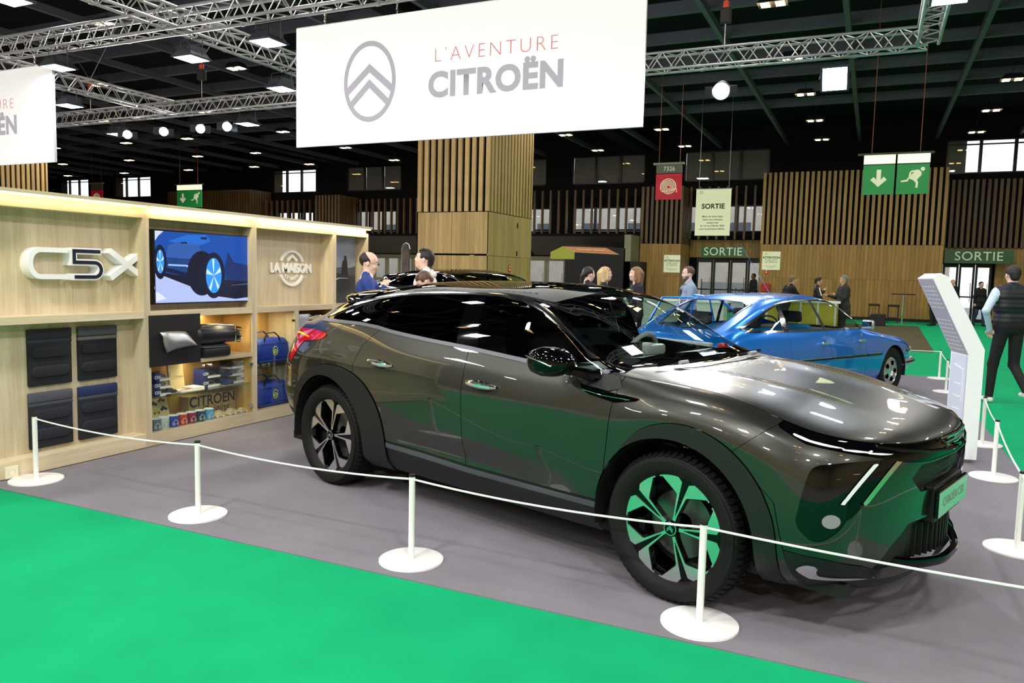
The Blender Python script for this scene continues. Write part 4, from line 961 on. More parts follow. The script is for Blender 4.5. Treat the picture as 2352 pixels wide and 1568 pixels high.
ch,bum=S.split(bum,lambda A:A[:,2]-np.interp(A[:,0],[1.8,1.98,2.1,2.2,2.26,2.32],[.42,.40,.385,.35,.30,.275]))
S.build(bum,'front_bumper',M_paint,car); S.build(ch,'chin_spoiler',M_cladding,car,off=.004)
S.build(sl_,'upper_light_band',M_gloss,car,off=-.004)
fogp,lp=S.split(lp,lambda A:sdpoly(XZ(A),np.array([(2.112+.030*math.cos(t),.548+.030*math.sin(t)) for t in [2*math.pi*i/20 for i in range(20)]])))
for sd in (-1,1): S.build(lp,'headlamp_unit',M_lamp,car,sd,off=-.003); S.build(fogp,'fog_lamp_lens',mat('lens_grey','#8d8790',rough=.15),car,sd,off=-.001)
S.build(ug,'upper_grille',M_black,car,off=-.035); S.build(lg,'lower_grille_panel',M_black,car,off=-.05)
ribbon(lq+lp+fogp+bum,[(2.215,.785),(2.229,.785),(2.148,.62),(2.134,.62)],'lower_running_light',M_drl); ribbon(lq+bum,[(2.274,.797),(2.289,.797),(2.209,.615),(2.194,.615)],'lamp_edge_trim',M_gold)
for i in range(6): ribbon(lp,[(2.135-.012*i,.7665-.022*i),(2.195-.012*i,.7665-.022*i),(2.195-.012*i,.769-.022*i),(2.135-.012*i,.769-.022*i)],'lamp_fin',M_chrome,.002)
ribbon(ch+bum+rest,[(1.985,.322),(2.005,.345),(2.035,.356),(2.078,.352),(2.062,.335),(2.06,.308),(2.10,.300),(2.225,.296),(2.225,.288),(2.10,.286),(2.03,.288)],'chin_accent',M_chrome,.009)
ribbon(sl_,[(1.925,.893),(2.0,.868),(2.1,.848),(2.2,.829),(2.262,.815),(2.262,.809),(2.2,.821),(2.1,.839),(2.0,.858),(1.925,.885)],'running_light',M_drl,.002)
# --- rear end
hatch=lambda A:A[:,0]-(-1.93)
tl=smoothpoly([(-1.47,1.072),(-1.60,1.085),(-1.80,1.085),(-2.02,1.075),(-2.4,1.06),(-2.4,1.02),(-2.05,1.01),(-1.93,.985),(-1.96,.92),(-1.97,.84),(-1.90,.86),(-1.84,.94),(-1.78,1.0),(-1.60,1.02),(-1.52,1.035)],3)
tlf,rear_=S.split(rear_,lambda A:sdpoly(XZ(A),tl))
S.build(tlf,'tail_light',M_redl,car,off=.004)
rb,gRb,rq=S.strip(rear_,lambda A:A[:,2]-np.interp(A[:,0],[-2.4,-1.95,-1.86,-1.7,-1.6],[.80,.80,.77,.72,.66])+(A[:,0]>-1.6)*9,.0018)
rbl,rb=S.split(rb,lambda A:A[:,2]-.47)
S.build(rb,'rear_bumper',M_paint,car); S.build(rbl,'rear_diffuser',M_cladding,car,off=.003)
for sd in (-1,1): S.build(rq,'rear_quarter',M_paint,car,sd)
# --- upper: hood / windscreen / glass / roof
hoodb=lambda A:-(A[:,0]-np.interp(A[:,1],[0,.25,.5,.68,.76,.9],[1.118,1.108,1.075,1.035,1.045,1.06]))
hd,rest=S.split(up,hoodb)
hs,gH,hood=S.strip(hd,lambda A:A[:,7]-np.interp(A[:,0],[1.0,1.12,1.18,1.25,1.9,2.4],[.98,.96,.925,.91,.903,.903]),.0035)
for sd in (-1,1): S.build(hs,'wing_top',M_paint,car,sd)
S.build(hood,'bonnet',M_paint,car)
# windscreen: between rails (v<~1.24) and header
ws=lambda A:np.maximum.reduce([ (1.275-A[:,7]), A[:,0]-np.interp(A[:,1],[0,.25,.5,.68,.76,.9],[1.118,1.108,1.075,1.035,1.045,1.06]), np.interp(A[:,1],[0,.25,.5,.7,.8],[.30,.31,.345,.41,.45])-A[:,0]])
wsc,rest=S.split(rest,ws)
vis,brd=S.split(wsc,lambda A:np.maximum.reduce([(1.33-A[:,7])*.6, A[:,0]-np.interp(A[:,1],[0,.5,.68],[1.0,.955,.90]), np.interp(A[:,1],[0,.5,.7],[.36,.40,.46])-A[:,0]]))
S.build(vis,'windscreen',M_wglass,car); S.build(brd,'windscreen_border',M_gloss,car,off=.0005)
# DLO
dlo=np.array([(1.0,1.046),(.857,1.10),(.727,1.185),(.60,1.255),(.44,1.34),(.28,1.388),(.10,1.408),(-.15,1.412),(-.5,1.400),(-.8,1.382),(-1.05,1.352),(-1.28,1.310),(-1.50,1.235),(-1.66,1.165),(-1.45,1.166),(-1.1,1.168),(-.89,1.157),(-.75,1.140),(-.6,1.128),(-.37,1.112),(0,1.092),(.5,1.054),(.8,1.040)])
gl,rest=S.split(rest,lambda A:np.maximum(sdpoly(XZ(A),dlo),A[:,7]-1.24))
chm,_=S.split(rest+gl,lambda A:np.maximum.reduce([np.abs(sdpoly(XZ(A),dlo)+.004)-.010, A[:,7]-1.27, np.interp(A[:,0],[-1.7,.9,1.1],[1.20,1.10,1.0])-A[:,2]]))
for sd in (-1,1): S.build(chm,'window_chrome_strip',M_trimgrey if False else M_chrome,car,sd,off=.004)
blt,_=S.split(rest+gl+doors+fr_+rear_+rd+fd,lambda A:np.maximum.reduce([np.abs(sdpoly(XZ(A),dlo)+.0)-.011, -(A[:,7]-.86), A[:,7]-1.05, A[:,0]-.98, np.abs(sdline(XZ(A),[(-1.7,1.16),(-1.1,1.168),(-.75,1.14),(-.37,1.112),(0,1.092),(.5,1.054),(1.0,1.042)]))-.02]))
for sd in (-1,1): S.build(blt,'belt_moulding',M_trimgrey,car,sd,off=.005)
# window panes
qg=lambda A:A[:,0]-np.interp(A[:,2],[1.1,1.16,1.40],[-.96,-.93,-.80])
quarter,rem=S.split(gl,qg)
pC,rem=S.split(rem,lambda A:A[:,0]-np.interp(A[:,2],[1.1,1.25,1.40],[-.845,-.83,-.735]))
rdg,rem=S.split(rem,lambda A:A[:,0]-np.interp(A[:,2],[1.08,1.41],[-.125,-.165]))
pB,fdg=S.split(rem,lambda A:A[:,0]-np.interp(A[:,2],[1.07,1.40],[.06,-.03]))
for sd in (-1,1):
    S.build(quarter,'quarter_window',M_pglass,car,sd,off=-.001); S.build(rdg,'rear_door_window',M_pglass,car,sd,off=-.001); S.build(fdg,'front_door_window',M_cglass,car,sd,off=-.001)
    S.build(pC,'window_pillar',M_gloss,car,sd,off=0); S.build(pB,'window_pillar',M_gloss,car,sd,off=0)
# rear screen and roof
rs,rest=S.split(rest,lambda A:np.maximum.reduce([1.27-A[:,7],A[:,0]+1.62,-2.08-A[:,0]]))
S.build(rs,'rear_screen',M_pglass,car)
roofp,rest=S.split(rest,lambda A:np.maximum.reduce([1.10-A[:,7],A[:,0]-.9,-1.64-A[:,0]]))
S.build(roofp,'roof',M_gloss,car)
blk,rest=S.split(rest,lambda A:np.maximum.reduce([-(A[:,0]+1.45),A[:,0]-1.3, (A[:,0]>0.75)*(1.0-A[:,7])-(A[:,0]<=.75)*1]))
belt_body,blk2=S.split(blk,lambda A:np.maximum(A[:,2]-np.interp(A[:,0],[-1.7,-1.1,-.75,-.37,0,.5,1.0],[1.16,1.168,1.14,1.112,1.092,1.054,1.042]),A[:,7]-1.1))
for sd in (-1,1):
    S.build(blk2,'window_frame',M_gloss,car,sd); S.build(belt_body,'upper_door_skin',M_paint,car,sd)
S.build(rest,'tailgate',M_paint,car)
S.build(gF+gR+gs+gC+gB+gFr+gSe+gRb+gH,'shut_lines',M_gap,car,off=-.006)
# --- roof spoiler, ducktail
def blade(name,m,stations,parent=None):
    """stations along y: list of (y, [(x,z)...]) closed"""
    b=MB(); n=len(stations[0][1])
    for y,l in stations: b.v+=[(x,y,z) for x,z in l]
    for i in range(len(stations)-1):
        for k in range(n): b.f.append((i*n+k,(i+1)*n+k,(i+1)*n+(k+1)%n,i*n+(k+1)%n))
    b.f.append(tuple(range(n))); b.f.append(tuple(range((len(stations)-1)*n,len(stations)*n))[::-1])
    return b.build(name,m,parent or car,smooth=True,ang=50)
st=[]
for y,xr,zt in ((-.66,-1.50,1.315),(-.60,-1.62,1.345),(-.48,-1.72,1.368),(-.25,-1.77,1.385),(0,-1.785,1.39),(.25,-1.77,1.385),(.48,-1.72,1.368),(.60,-1.62,1.345),(.66,-1.50,1.315)):
    zb=zt+.05; st.append((y,[(-1.22,zb-.02+.0),(xr+.20,zt+.012),(xr+.03,zt-.004),(xr,zt-.018),(xr+.02,zt-.032),(xr+.18,zt-.05),(-1.25,zb-.07)]))
blade('roof_spoiler',M_gloss,st)
st=[]
for y,xr,zt in ((-.60,-2.10,1.135),(-.56,-2.18,1.148),(-.4,-2.27,1.152),(-.2,-2.31,1.155),(0,-2.325,1.156),(.2,-2.31,1.155),(.4,-2.27,1.152),(.56,-2.18,1.148),(.60,-2.10,1.135)):
    st.append((y,[(xr+.22,1.13),(xr+.1,zt-.002),(xr+.01,zt),(xr,zt-.012),(xr+.02,zt-.026),(xr+.16,1.09)]))
blade('ducktail_spoiler',M_paint,st)
# --- door handles
for hx,hz in handles:
    for sd in (-1,1):
        y=.932
        h_=link('door_handle',None,None) if False else MB().tube([(hx-.105,sd*(y-.005),hz+.004),(hx-.085,sd*(y+.022),hz+.005),(hx-.03,sd*(y+.032),hz+.003),(hx+.04,sd*(y+.030),hz-.001),(hx+.09,sd*(y+.020),hz-.004),(hx+.11,sd*(y-.008),hz-.006)],[.012,.017,.019,.019,.016,.010],n=10).build('door_handle',M_chrome,car,smooth=True)
        MB().ell((hx-.01,sd*(y-.004),hz-.012),(.085,.010,.032)).build('handle_recess',M_gap if False else M_lamp,car,smooth=True)
# --- fuel flap outline (near side)
fp=smoothpoly([(-1.40,1.085),(-1.26,1.088),(-1.10,1.085),(-1.115,1.03),(-1.17,.955),(-1.25,.945),(-1.40,.948),(-1.43,.965),(-1.42,1.03)],4)
ff,_=S.split(rq,lambda A:np.abs(sdpoly(XZ(A),fp))-.0016); S.build(ff,'fuel_flap_line',M_gap,car,-1,off=.0006)
# --- belt vent blade on front door / wing
vb=np.array([(.825,1.02),(.85,.965),(.90,.938),(1.06,.915),(1.19,.938),(1.213,.953),(1.06,.957),(.90,.972),(.87,1.0),(.865,1.03)])
vp,_=S.split(fd+fen,lambda A:sdpoly(XZ(A),vb))
for sd in (-1,1): S.build(vp,'vent_trim',M_gloss,car,sd,off=.006)
for sd in (-1,1): MB().tube([(.88,sd*.928,.962),(1.0,sd*.932,.947),(1.17,sd*.932,.944)],.0015,n=6).build('vent_chrome_line',M_chrome,car,smooth=True)
# --- mirrors
def mirror(sd):
    stn=[(.635,.012,.012),(.645,.035,.045),(.68,.055,.066),(.74,.068,.078),(.80,.062,.070),(.85,.045,.045),(.87,.02,.02)]
    b=MB(); n=16
    for x,ry,rz in stn:
        t=(x-.635)/.235; cy=sd*(1.035-.02*t); cz=1.098+.006*math.sin(t*3)
        for k in range(n):
            a=2*math.pi*k/n; e=.7; ca,sa=math.cos(a),math.sin(a); b.v.append((x-.0,cy+sd*1.6*ry*math.copysign(abs(ca)**e,ca),cz+rz*math.copysign(abs(sa)**e,sa)-.012*t+ (.02 if ca*1>0.3 and sa<0 else 0)*0))
    for i in range(len(stn)-1):
        for k in range(n):
            q=(i*n+k,i*n+(k+1)%n,(i+1)*n+(k+1)%n,(i+1)*n+k); b.f.append(q if sd>0 else q[::-1])
    b.f.append(tuple(range(n))[::-1]); b.f.append(tuple(range((len(stn)-1)*n,len(stn)*n)))
    mh=b.build('door_mirror',M_gloss,car,smooth=True,ang=80)
    MB().tube([(.93,sd*.86,1.03),(.91,sd*.90,1.035),(.86,sd*.95,1.05),(.80,sd*1.0,1.06)],[.035,.03,.024,.024],n=10).build('mirror_arm',M_gloss,mh,smooth=True)
    MB().tube([(.66,sd*1.115,1.125),(.75,sd*1.135,1.11),(.83,sd*1.12,1.085)],.0028,n=6).build('repeater',M_chrome,mh,smooth=True)
mirror(-1)
for sd in (-1,1):
    
    b=MB(); b.add([(.80,sd*.862,1.045),(1.06,sd*.862,1.045),(1.085,sd*.875,.985),(1.02,sd*.898,.968),(.86,sd*.902,.985),(.80,sd*.88,1.02)],[(0,1,2,3,4,5)][:1] if sd<0 else [(5,4,3,2,1,0)]); o=b.build('mirror_base',M_black,car); o.modifiers.new('s','SOLIDIFY').thickness=.012; o.modifiers['s'].offset=1
# --- wheels
def rim(parent):
    R=.257
    b=MB(); b.lathe([(R+.004,.085),(R+.004,.075),(R-.01,.06),(R-.022,.02),(R-.03,-.08)],64); b.build('rim_barrel',M_gloss,parent,smooth=True)
    b=MB(); b.lathe([(.165,-.02),(.165,-.035),(.05,-.035)],48); b.build('brake_disc',mat('brake_steel',(.22,.22,.22,1),rough=.4,metal=1),parent,smooth=True)
    for k in range(5):
        a0=2*math.pi*k/5+math.radians(8)
        M=Matrix.Rotation(a0,4,'Z')
        # dark spoke body
        body=[(.03,-.014),(.066,-.0115),(.12,-.0195),(.166,-.028),(.195,-.087),(.205,-.108),(.216,-.126),(.238,-.09),(.254,0),(.238,.09),(.216,.126),(.205,.108),(.195,.087),(.166,.028),(.12,.0195),(.066,.0115),(.03,.014)]
        MB().prism(body,.035,.070,M).build('spoke',M_gloss,parent)
        MB().prism([(.04,-.0085),(.085,-.0095),(.085,-.0035),(.066,-.0015),(.066,.0015),(.085,.0035),(.085,.0095),(.04,.0085)],.070,.0745,M).build('machined_stub',M_mach,parent)
        for s in (-1,1):
            pc=lambda r,q:(r*math.cos(math.radians(q)),r*math.sin(math.radians(q))*s)
            poly=[(.066,.003*s),(.066,.009*s),(.12,.0172*s),(.168,.0245*s),(.175,.031*s),(.199,.084*s),(.207,.103*s),pc(.2475,29.5),pc(.2475,33)]+[pc(.2545,q) for q in (33,29,25,21,17,13,10)]+[(.236,.0185*s),(.17,.0125*s)]
            MB().prism(poly,.070,.075,M).build('machined_face',M_mach,parent)
    b=MB(); b.lathe([(0,.084),(.028,.084),(.034,.078),(.036,.05)],28); b.build('centre_cap',M_gloss,parent,smooth=True)
    b=MB(); ring(b,0,0,.029,.029,.033,.033,.083,.086,n=28); b.build('cap_ring',M_chrome,parent)
    for dz in (0,-.010): MB().prism([(-.016,-.008+dz),(0,.008+dz),(.016,-.008+dz),(.016,-.0015+dz),(0,.0145+dz),(-.016,-.0015+dz)],.084,.087,Matrix.Rotation(math.radians(0),4,'Z')).build('cap_chevron',M_chrome,parent)
def make_wheel():
    t=MB(); t=tyre_mesh(.354,.215,.258).build('wheel',M_tyre,car,smooth=True,ang=60)
    stuff(tread_blocks(.354,.205).build('tread',M_tyre,t)); rim(t)
    return t
w0=make_wheel()
def place_wheel(w,x,y,sd,spin):
    # local z -> outward (sd*y)
    w.rotation_euler=(Matrix.Rotation(-sd*math.pi/2,4,'X')@Matrix.Rotation(spin,4,'Z')).to_euler(); w.location=(x,y,.354)
place_wheel(w0,1.3925,-.80,-1,math.radians(-6))
def cpw(x,y,sd,spin):
    k=w0.copy(); COL.objects.link(k); k.parent=car
    for ch in w0.children: q=ch.copy(); COL.objects.link(q); q.parent=k
    place_wheel(k,x,y,sd,spin)
cpw(-1.3925,-.80,-1,math.radians(-3)); cpw(1.3925,.80,1,0); cpw(-1.3925,.80,1,.4)
for cx in (1.3925,-1.3925):
    for sd in (-1,1):
        b=MB(); G=[]
        for a in range(-10,191,10): t=math.radians(a); G.append([(cx+.425*math.cos(t),sd*y,.36+.425*math.sin(t)) for y in (.91,.5)])
        b.grid(G); b.build('wheel_housing',M_black,car,smooth=True)
MB().box(-2.1,2.15,-.74,.74,.20,.26).build('underbody',M_black,car)
# dark liner behind the shut lines
# --- front details
S_at=lambda y,z:max(2.0,2.36-.28*(abs(y)/.6)**2.2)
def hstrip(name,m,pts,r,n=8,flat=1): return MB().tube(pts,r,n=n,flat=flat).build(name,m,car,smooth=True)
for sd in (-1,1):
    # running light lines
    hstrip('chrome_chevron',M_chrome if False else M_gloss,[(2.20,sd*.62,.845),(2.27,sd*.50,.825),(2.335,sd*.30,.80),(2.368,sd*.13,.79),(2.385,sd*.06,.80)],.010)
    pass
# emblem: double chevron
for dz,k in ((0,1),(-.038,1)):
    b=MB(); b.tube([(2.32,-.125,.825+dz),(2.375,-.05,.86+dz*.9),(2.385,0,.885+dz*.8),(2.375,.05,.86+dz*.9),(2.32,.125,.825+dz)],.011,n=8); b.build('emblem_chevron',M_chrome,car,smooth=True)
# lower grille bars
for i in range(25):
    y=-.54+.045*i; MB().box(S_at(y,0)-.06,S_at(y,0)-.022,y-.006,y+.006,.30+.12*(abs(y)/.6)**3*.3,.47-.1*(abs(y)/.6)**2).build('grille_bar',M_cladding,car)
for z in (.655,.685,.715,.742): hstrip('grille_slat',M_black,[(S_at(y,0)-.028,y,z) for y in (-.4,-.3,-.15,0,.15,.3,.4)],.006,n=6)
hstrip('chin_lip',M_gloss,smoothpoly([(S_at(y,0)+.012-.03*(abs(y)/.62)**4,y,.275+.12*(abs(y)/.66)**3) for y in (-.66,-.6,-.5,-.35,-.15,0,.15,.35,.5,.6,.66)],5,closed=False).tolist(),.018,flat=1.4)
pl=MB().rbox(2.355,2.37,-.255,.255,.49,.615,.004).build('number_plate',M_gloss,car); 
MB().box(2.3705,2.3725,-.25,.25,.497,.608).build('plate_face',mat('plate_silver',(.80,.82,.80,1),rough=.22,metal=.75),pl)
text('plate_lettering','CITROËN C5X',mat('plate_ink','#8a938e',rough=.5),pl,frame((2.3735,0,.552),(0,1,0),(0,0,1)),size=.058,offset=.0)
MB().rbox(2.30,2.352,-.24,.24,.46,.63,.01).build('plate_holder',M_cladding,car)
# indicator in tail light, wipers, sticker
for sd in (-1,1):
    MB().tube([(-1.965,sd*.775,1.05),(-1.90,sd*.80,1.052),(-1.80,sd*.838,1.05)],.0085,n=6,flat=.6).build('lit_bar',M_yel,car,smooth=True)
for pts in ([(1.115,-.60,1.082),(1.135,-.3,1.094),(1.13,.05,1.10)],[(1.12,.02,1.10),(1.125,.35,1.095),(1.09,.66,1.085)]): hstrip('wiper',M_gloss,pts,.009)
hstrip('washer_jet',mat('washer_silver','#9aa0a8',rough=.3),[(1.15,-.44,1.088),(1.16,-.38,1.09)],.012); hstrip('washer_jet',MATS['washer_silver'],[(1.14,.40,1.088),(1.15,.46,1.09)],.012)
MB().add([(.955,-.60,1.118),(.955,-.49,1.125),(.885,-.49,1.165),(.885,-.60,1.158)],[(0,1,2,3)]).build('windscreen_sticker',mat('sticker_white','#d8eadf',rough=.6,emit=.0),car)
# --- interior
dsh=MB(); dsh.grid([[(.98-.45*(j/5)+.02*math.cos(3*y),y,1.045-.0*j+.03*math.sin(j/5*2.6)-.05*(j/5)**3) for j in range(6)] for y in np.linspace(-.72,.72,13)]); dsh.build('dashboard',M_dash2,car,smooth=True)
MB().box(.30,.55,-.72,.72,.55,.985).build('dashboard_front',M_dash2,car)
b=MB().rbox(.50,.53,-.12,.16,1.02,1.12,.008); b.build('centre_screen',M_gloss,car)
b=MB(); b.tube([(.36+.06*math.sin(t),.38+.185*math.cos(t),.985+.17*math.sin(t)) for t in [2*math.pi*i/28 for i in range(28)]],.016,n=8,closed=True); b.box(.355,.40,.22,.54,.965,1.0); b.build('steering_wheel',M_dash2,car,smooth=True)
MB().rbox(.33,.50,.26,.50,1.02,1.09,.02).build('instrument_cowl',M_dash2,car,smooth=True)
def seat(x,y):
    b=MB().rbox(x-.05,x+.45,y-.25,y+.25,.42,.60,.05); b.build('seat',M_seat,car,smooth=True)
    Mx=Matrix.Translation((x-.02,y,.55))@Matrix.Rotation(math.radians(-16),4,'Y'); MB().rbox(-.08,.05,-.24,.24,0,.58,.05,Mx).build('backrest',M_seat,car,smooth=True)
    MB().rbox(-.06,.03,-.14,.14,.61,.80,.04,Mx).build('headrest',M_seat,car,smooth=True)
seat(-.25,-.38); seat(-.25,.38)
MB().rbox(-1.1,-.6,-.62,.62,.42,.62,.05).build('rear_seat',M_seat,car,smooth=True); MB().rbox(-1.2,-1.02,-.62,.62,.55,1.15,.05).build('rear_backrest',M_seat,car,smooth=True)
for y in (-.35,.35): MB().rbox(-1.22,-1.12,y-.13,y+.13,1.15,1.32,.03).build('rear_headrest',M_seat,car,smooth=True)
MB().box(-1.9,1.2,-.80,.80,.26,.34).build('cabin_floor',M_black,car)
MB().rbox(.38,.43,-.12,.12,1.27,1.335,.02).build('rear_view_mirror',M_gloss,car,smooth=True)
MB().tube([(-1.02,0,1.462),(-1.08,0,1.487),(-1.16,0,1.49),(-1.19,0,1.45)],[.012,.02,.02,.01],n=8,flat=.6).build('shark_fin_aerial',M_gloss,car,smooth=True)
# ================= lighting trusses =================
ZB=5.25; TS=.29
def truss(name,p0,p1,label,shift=0):
    p0=Vector(p0);p1=Vector(p1); L=(p1-p0).length; d=(p1-p0)/L; s=Vector((-d.y,d.x,0)); t=thing(name,label,'truss',p0,group='box trusses of the rig')
    off=[(a*s+b*Vector((0,0,1))) for a,b in ((-TS/2,0),(TS/2,0),(-TS/2,TS),(TS/2,TS))]
    for o in off: MB().cyl(o,o+d*L,.025,n=10).build('chord',M_alu,t,smooth=True)
    n=int(L/.42); b=MB()
    faces=[(0,1),(2,3),(0,2),(1,3)]
    for i in range(n):
        a0=d*(L*i/n); a1=d*(L*(i+.5)/n); a2=d*(L*(i+1)/n)
        for fi,(u,v) in enumerate(faces):
            if fi%2==0: u,v=v,u
            b.cyl(off[u]+a0,off[v]+a1,.0105,n=5,cap=False); b.cyl(off[v]+a1,off[u]+a2,.0105,n=5,cap=False)
    stuff(b.build('lattice_bracing',M_alu,t,smooth=True))
    for k in range(1,int(L/2.5)+1):
        a=d*min(L-.05,2.5*k)
        for o in off[:2]: MB().cyl(o+a-d*.03,o+a+d*.03,.034,n=10).build('coupling',M_alu,t,smooth=True)
    return t
truss('lighting_truss',(-21.5,9.1,ZB),(.4,9.1,ZB),'nearest box truss, running left to right above the large white banner')
truss('lighting_truss',(-23,14.05,ZB),(.55,14.05,ZB),'farther box truss parallel to the banner, ending in the far right corner')
truss('lighting_truss',(-10.2,5.2,ZB),(-10.2,13.9,ZB),'box truss crossing the near one above the screen, left of the banner')
truss('lighting_truss',(-15.9,9.25,ZB),(-15.9,13.9,ZB),'box truss running away behind the cut-off left banner')
truss('lighting_truss',(.55,9.0,ZB),(.55,13.9,ZB),'steep box truss at the upper right corner, running towards the viewer')
# ================= luminaires =================
M_lampbody=mat('lamp_grey','#2c3038',rough=.5,metal=.3); M_led2=mat('flood_led','#dfeaff',emit=22,ecol='#cfe2ff'); M_spotled=mat('spot_lens','#ffffff',emit=60,ecol='#ffffff'); M_hb=mat('ceiling_lamp_tube','#ffe9c8',emit=16,ecol='#ffd08c')
def flood(x,y,z,label,tilt=0,rz=0,power=160,trussz=ZB,aim=None):
    t=thing('floodlight',label,'light',(x,y,z),group='square floodlights clamped under the trusses',rot=(tilt,0,rz))
    b=MB(); b.add([(-.17,-.17,.02),(.17,-.17,.02),(.17,.17,.02),(-.17,.17,.02),(-.10,-.10,.14),(.10,-.10,.14),(.10,.10,.14),(-.10,.10,.14)],[(0,1,5,4),(1,2,6,5),(2,3,7,6),(3,0,4,7),(4,5,6,7)]); b.build('housing',M_lampbody,t)
    MB().rbox(-.185,.185,-.185,.185,0,.022,.008).build('rim',M_lampbody,t); MB().box(-.155,.155,-.155,.155,-.003,0).build('led_panel',M_led2,t)
    b=MB()
    for i in range(9): b.box(-.14+.035*i-.004,-.14+.035*i+.004,-.12,.12,.03,.15)
    stuff(b.build('cooling_fins',M_lampbody,t))
    MB().tube([(-.2,0,.03),(-.2,0,.26),(.2,0,.26),(.2,0,.03)],.010,n=6,flat=.5).build('bracket',M_lampbody,t)
    t.scale=(1.2,1.2,1.2)
    MB().cyl((0,0,.26),(0,0,max(.28,(trussz-z+.02)/1.2)),.016,n=8).build('clamp',M_chrome,t,smooth=True)
    a=Vector((x,y,z))
    area('flood_beam',(x,y,z-.03),.3,power,(.90,.95,1),aim=aim or (x,y,0))
FP=36
for (x,y,l,a) in ((-8.37,9.1,'floodlight hanging left of the big banner top corner',None),(-10.2,9.35,'floodlight below the truss crossing, above the screen',None),(-10.25,11.5,'floodlight on the crossing truss just left of the banner',None),
    (-12.9,8.95,'bright floodlight beside the left banner top corner',None),(-15.75,11.15,'floodlight behind the left banner edge',None),(-13.5,14.0,'blue-white floodlight, rightmost of the far row',None),(-17.9,14.0,'tilted floodlight, leftmost of the far row',None),
    (-.78,14.05,'dazzling square floodlight on the far truss right of the banner',(-2,7,0)),(.62,10.6,'floodlight at the top right on the steep truss',None),(-10.24,6.46,'floodlight cut by the top left corner of the frame',None)):
    flood(x,y,4.87,l,power=FP,aim=a,tilt=(-1.0 if a else 0),rz=(0 if a else 0))
def spot(x,y,z,label,aim,power,r=.11):
    d=(Vector(aim)-Vector((x,y,z))).normalized(); q=d.to_track_quat('-Z','Y')
    t=thing('spotlight',label,'light',(x,y,z),group='round spotlights on the far truss'); t.rotation_euler=q.to_euler()
    b=MB(); b.lathe([(r*.5,.26),(r*.9,.22),(r,.02),(r,-.03)],24); b.build('housing',M_lampbody,t,smooth=True)
    MB().lathe([(0,.0),(r*.9,0)],24).build('lens',M_spotled,t)
    for s in (-1,1): MB().box(s*r,s*(r+.12),-.09,.09,-.06,-.055).build('barn_door',M_lampbody,t)
    MB().tube([(-r-.01,0,.1),(-r-.03,0,.25),(r+.03,0,.25),(r+.01,0,.1)],.009,n=6).build('yoke',M_lampbody,t)
    area('spot_beam',tuple(Vector((x,y,z))+d*.05),.2,power,(1,.98,.95),aim=aim,spread=math.radians(70))
spot(-16.2,13.95,4.85,'most dazzling round spotlight of the far left row',(-2,3.5,0),70); spot(-14.95,13.95,4.85,'small round spotlight, second of the far left row',(-4,3,0),60); spot(-14.1,13.95,4.85,'small round spotlight beside the blue-white floodlight',(-3,5,0),60)
spot(-17.5,13.95,4.85,'round spotlight overlapping the tilted floodlight',(-4,5,0),50); spot(-2.6,13.95,4.8,'dazzling round spotlight just right of the banner',(-1.4,3.0,.3),55,.15)
for x in (-15.5,-9.5,-6.5,-3.5,-.5): area('banner_fill',(x,1.2,5.3),.35,66,(.97,.98,1),aim=(x-.5 if x>-12 else x,9.1,3.2))  # unseen fill lamps, added towards the camera to brighten the hanging banners
# ceiling pendants
def pend(x,y,first=[None]):
    if first[0] is None:
        t=thing('ceiling_lamp','small warm ceiling lamp with two bright tubes','light',(x,y,7.3),group='warm ceiling lamps in rows under the black roof')
        b=MB(); b.add([(-.3,-.2,0),(.3,-.2,0),(.3,.2,0),(-.3,.2,0),(-.2,-.12,.16),(.2,-.12,.16),(.2,.12,.16),(-.2,.12,.16)],[(0,1,5,4),(1,2,6,5),(2,3,7,6),(3,0,4,7),(4,5,6,7)]); b.build('reflector',M_lampbody,t)
        for s in (-1,1): MB().box(s*.06,s*.24,-.13,.13,-.01,.01).build('tube_panel',M_hb,t)
        MB().cyl((0,0,.16),(0,0,.45),.01,n=6).build('hanger',M_lampbody,t); first[0]=t; return t
    return dup(first[0],loc=(x,y,7.3))
for y in (17.4,21.7,26.0,30.3,34.4):
    for x in (-48.9,-43.5,-37.9,-32.7,-28.7,-23.1,-17.2,-11.9,-7.87,-2.26,3.2):
        if y<20 and x>-5: x+=0
        pend(x,y)
for y in (4.0,9.0,13.2):
    for x in (-17.2,-11.9,-7.0,-2.26,3.2): pend(x,y)
for y in (-9.5,-4.5,-.5):
    for x in (-14,-9,-4,1,6): pend(x,y)
# hoists and chains
M_orange=mat('hoist_orange','#c8401a',rough=.5)
def hoist(x,y,z,label):
    t=thing('chain_hoist',label,'hoist',(x,y,z)); MB().rbox(-.09,.09,-.07,.07,-.34,-.08,.02).build('motor',M_black,t); MB().rbox(-.05,.05,-.04,.04,-.08,.04,.02).build('hook_block',M_orange,t,smooth=True)
    MB().tube([(.03*math.cos(a),0,.10+.05*math.sin(a)) for a in [2*math.pi*i/14 for i in range(14)]],.011,n=6,closed=True).build('hook',M_orange,t,smooth=True)
    for s in (-1,1): MB().cyl((0,0,.15),(s*1.1,0,HZ-z),.008,n=5).build('sling',M_alu,t)
    MB().cyl((0,0,-.34),(0,0,ZB+TS-z),.01,n=5).build('chain',M_alu,t)
hoist(-15.0,14.05,6.35,'orange-hooked chain hoist above the far truss left of the banner'); hoist(-19.0,14.05,6.2,'small orange-hooked hoist just right of the left banner'); hoist(-2.6,14.05,6.3,'chain hoist with slings above the right end truss')
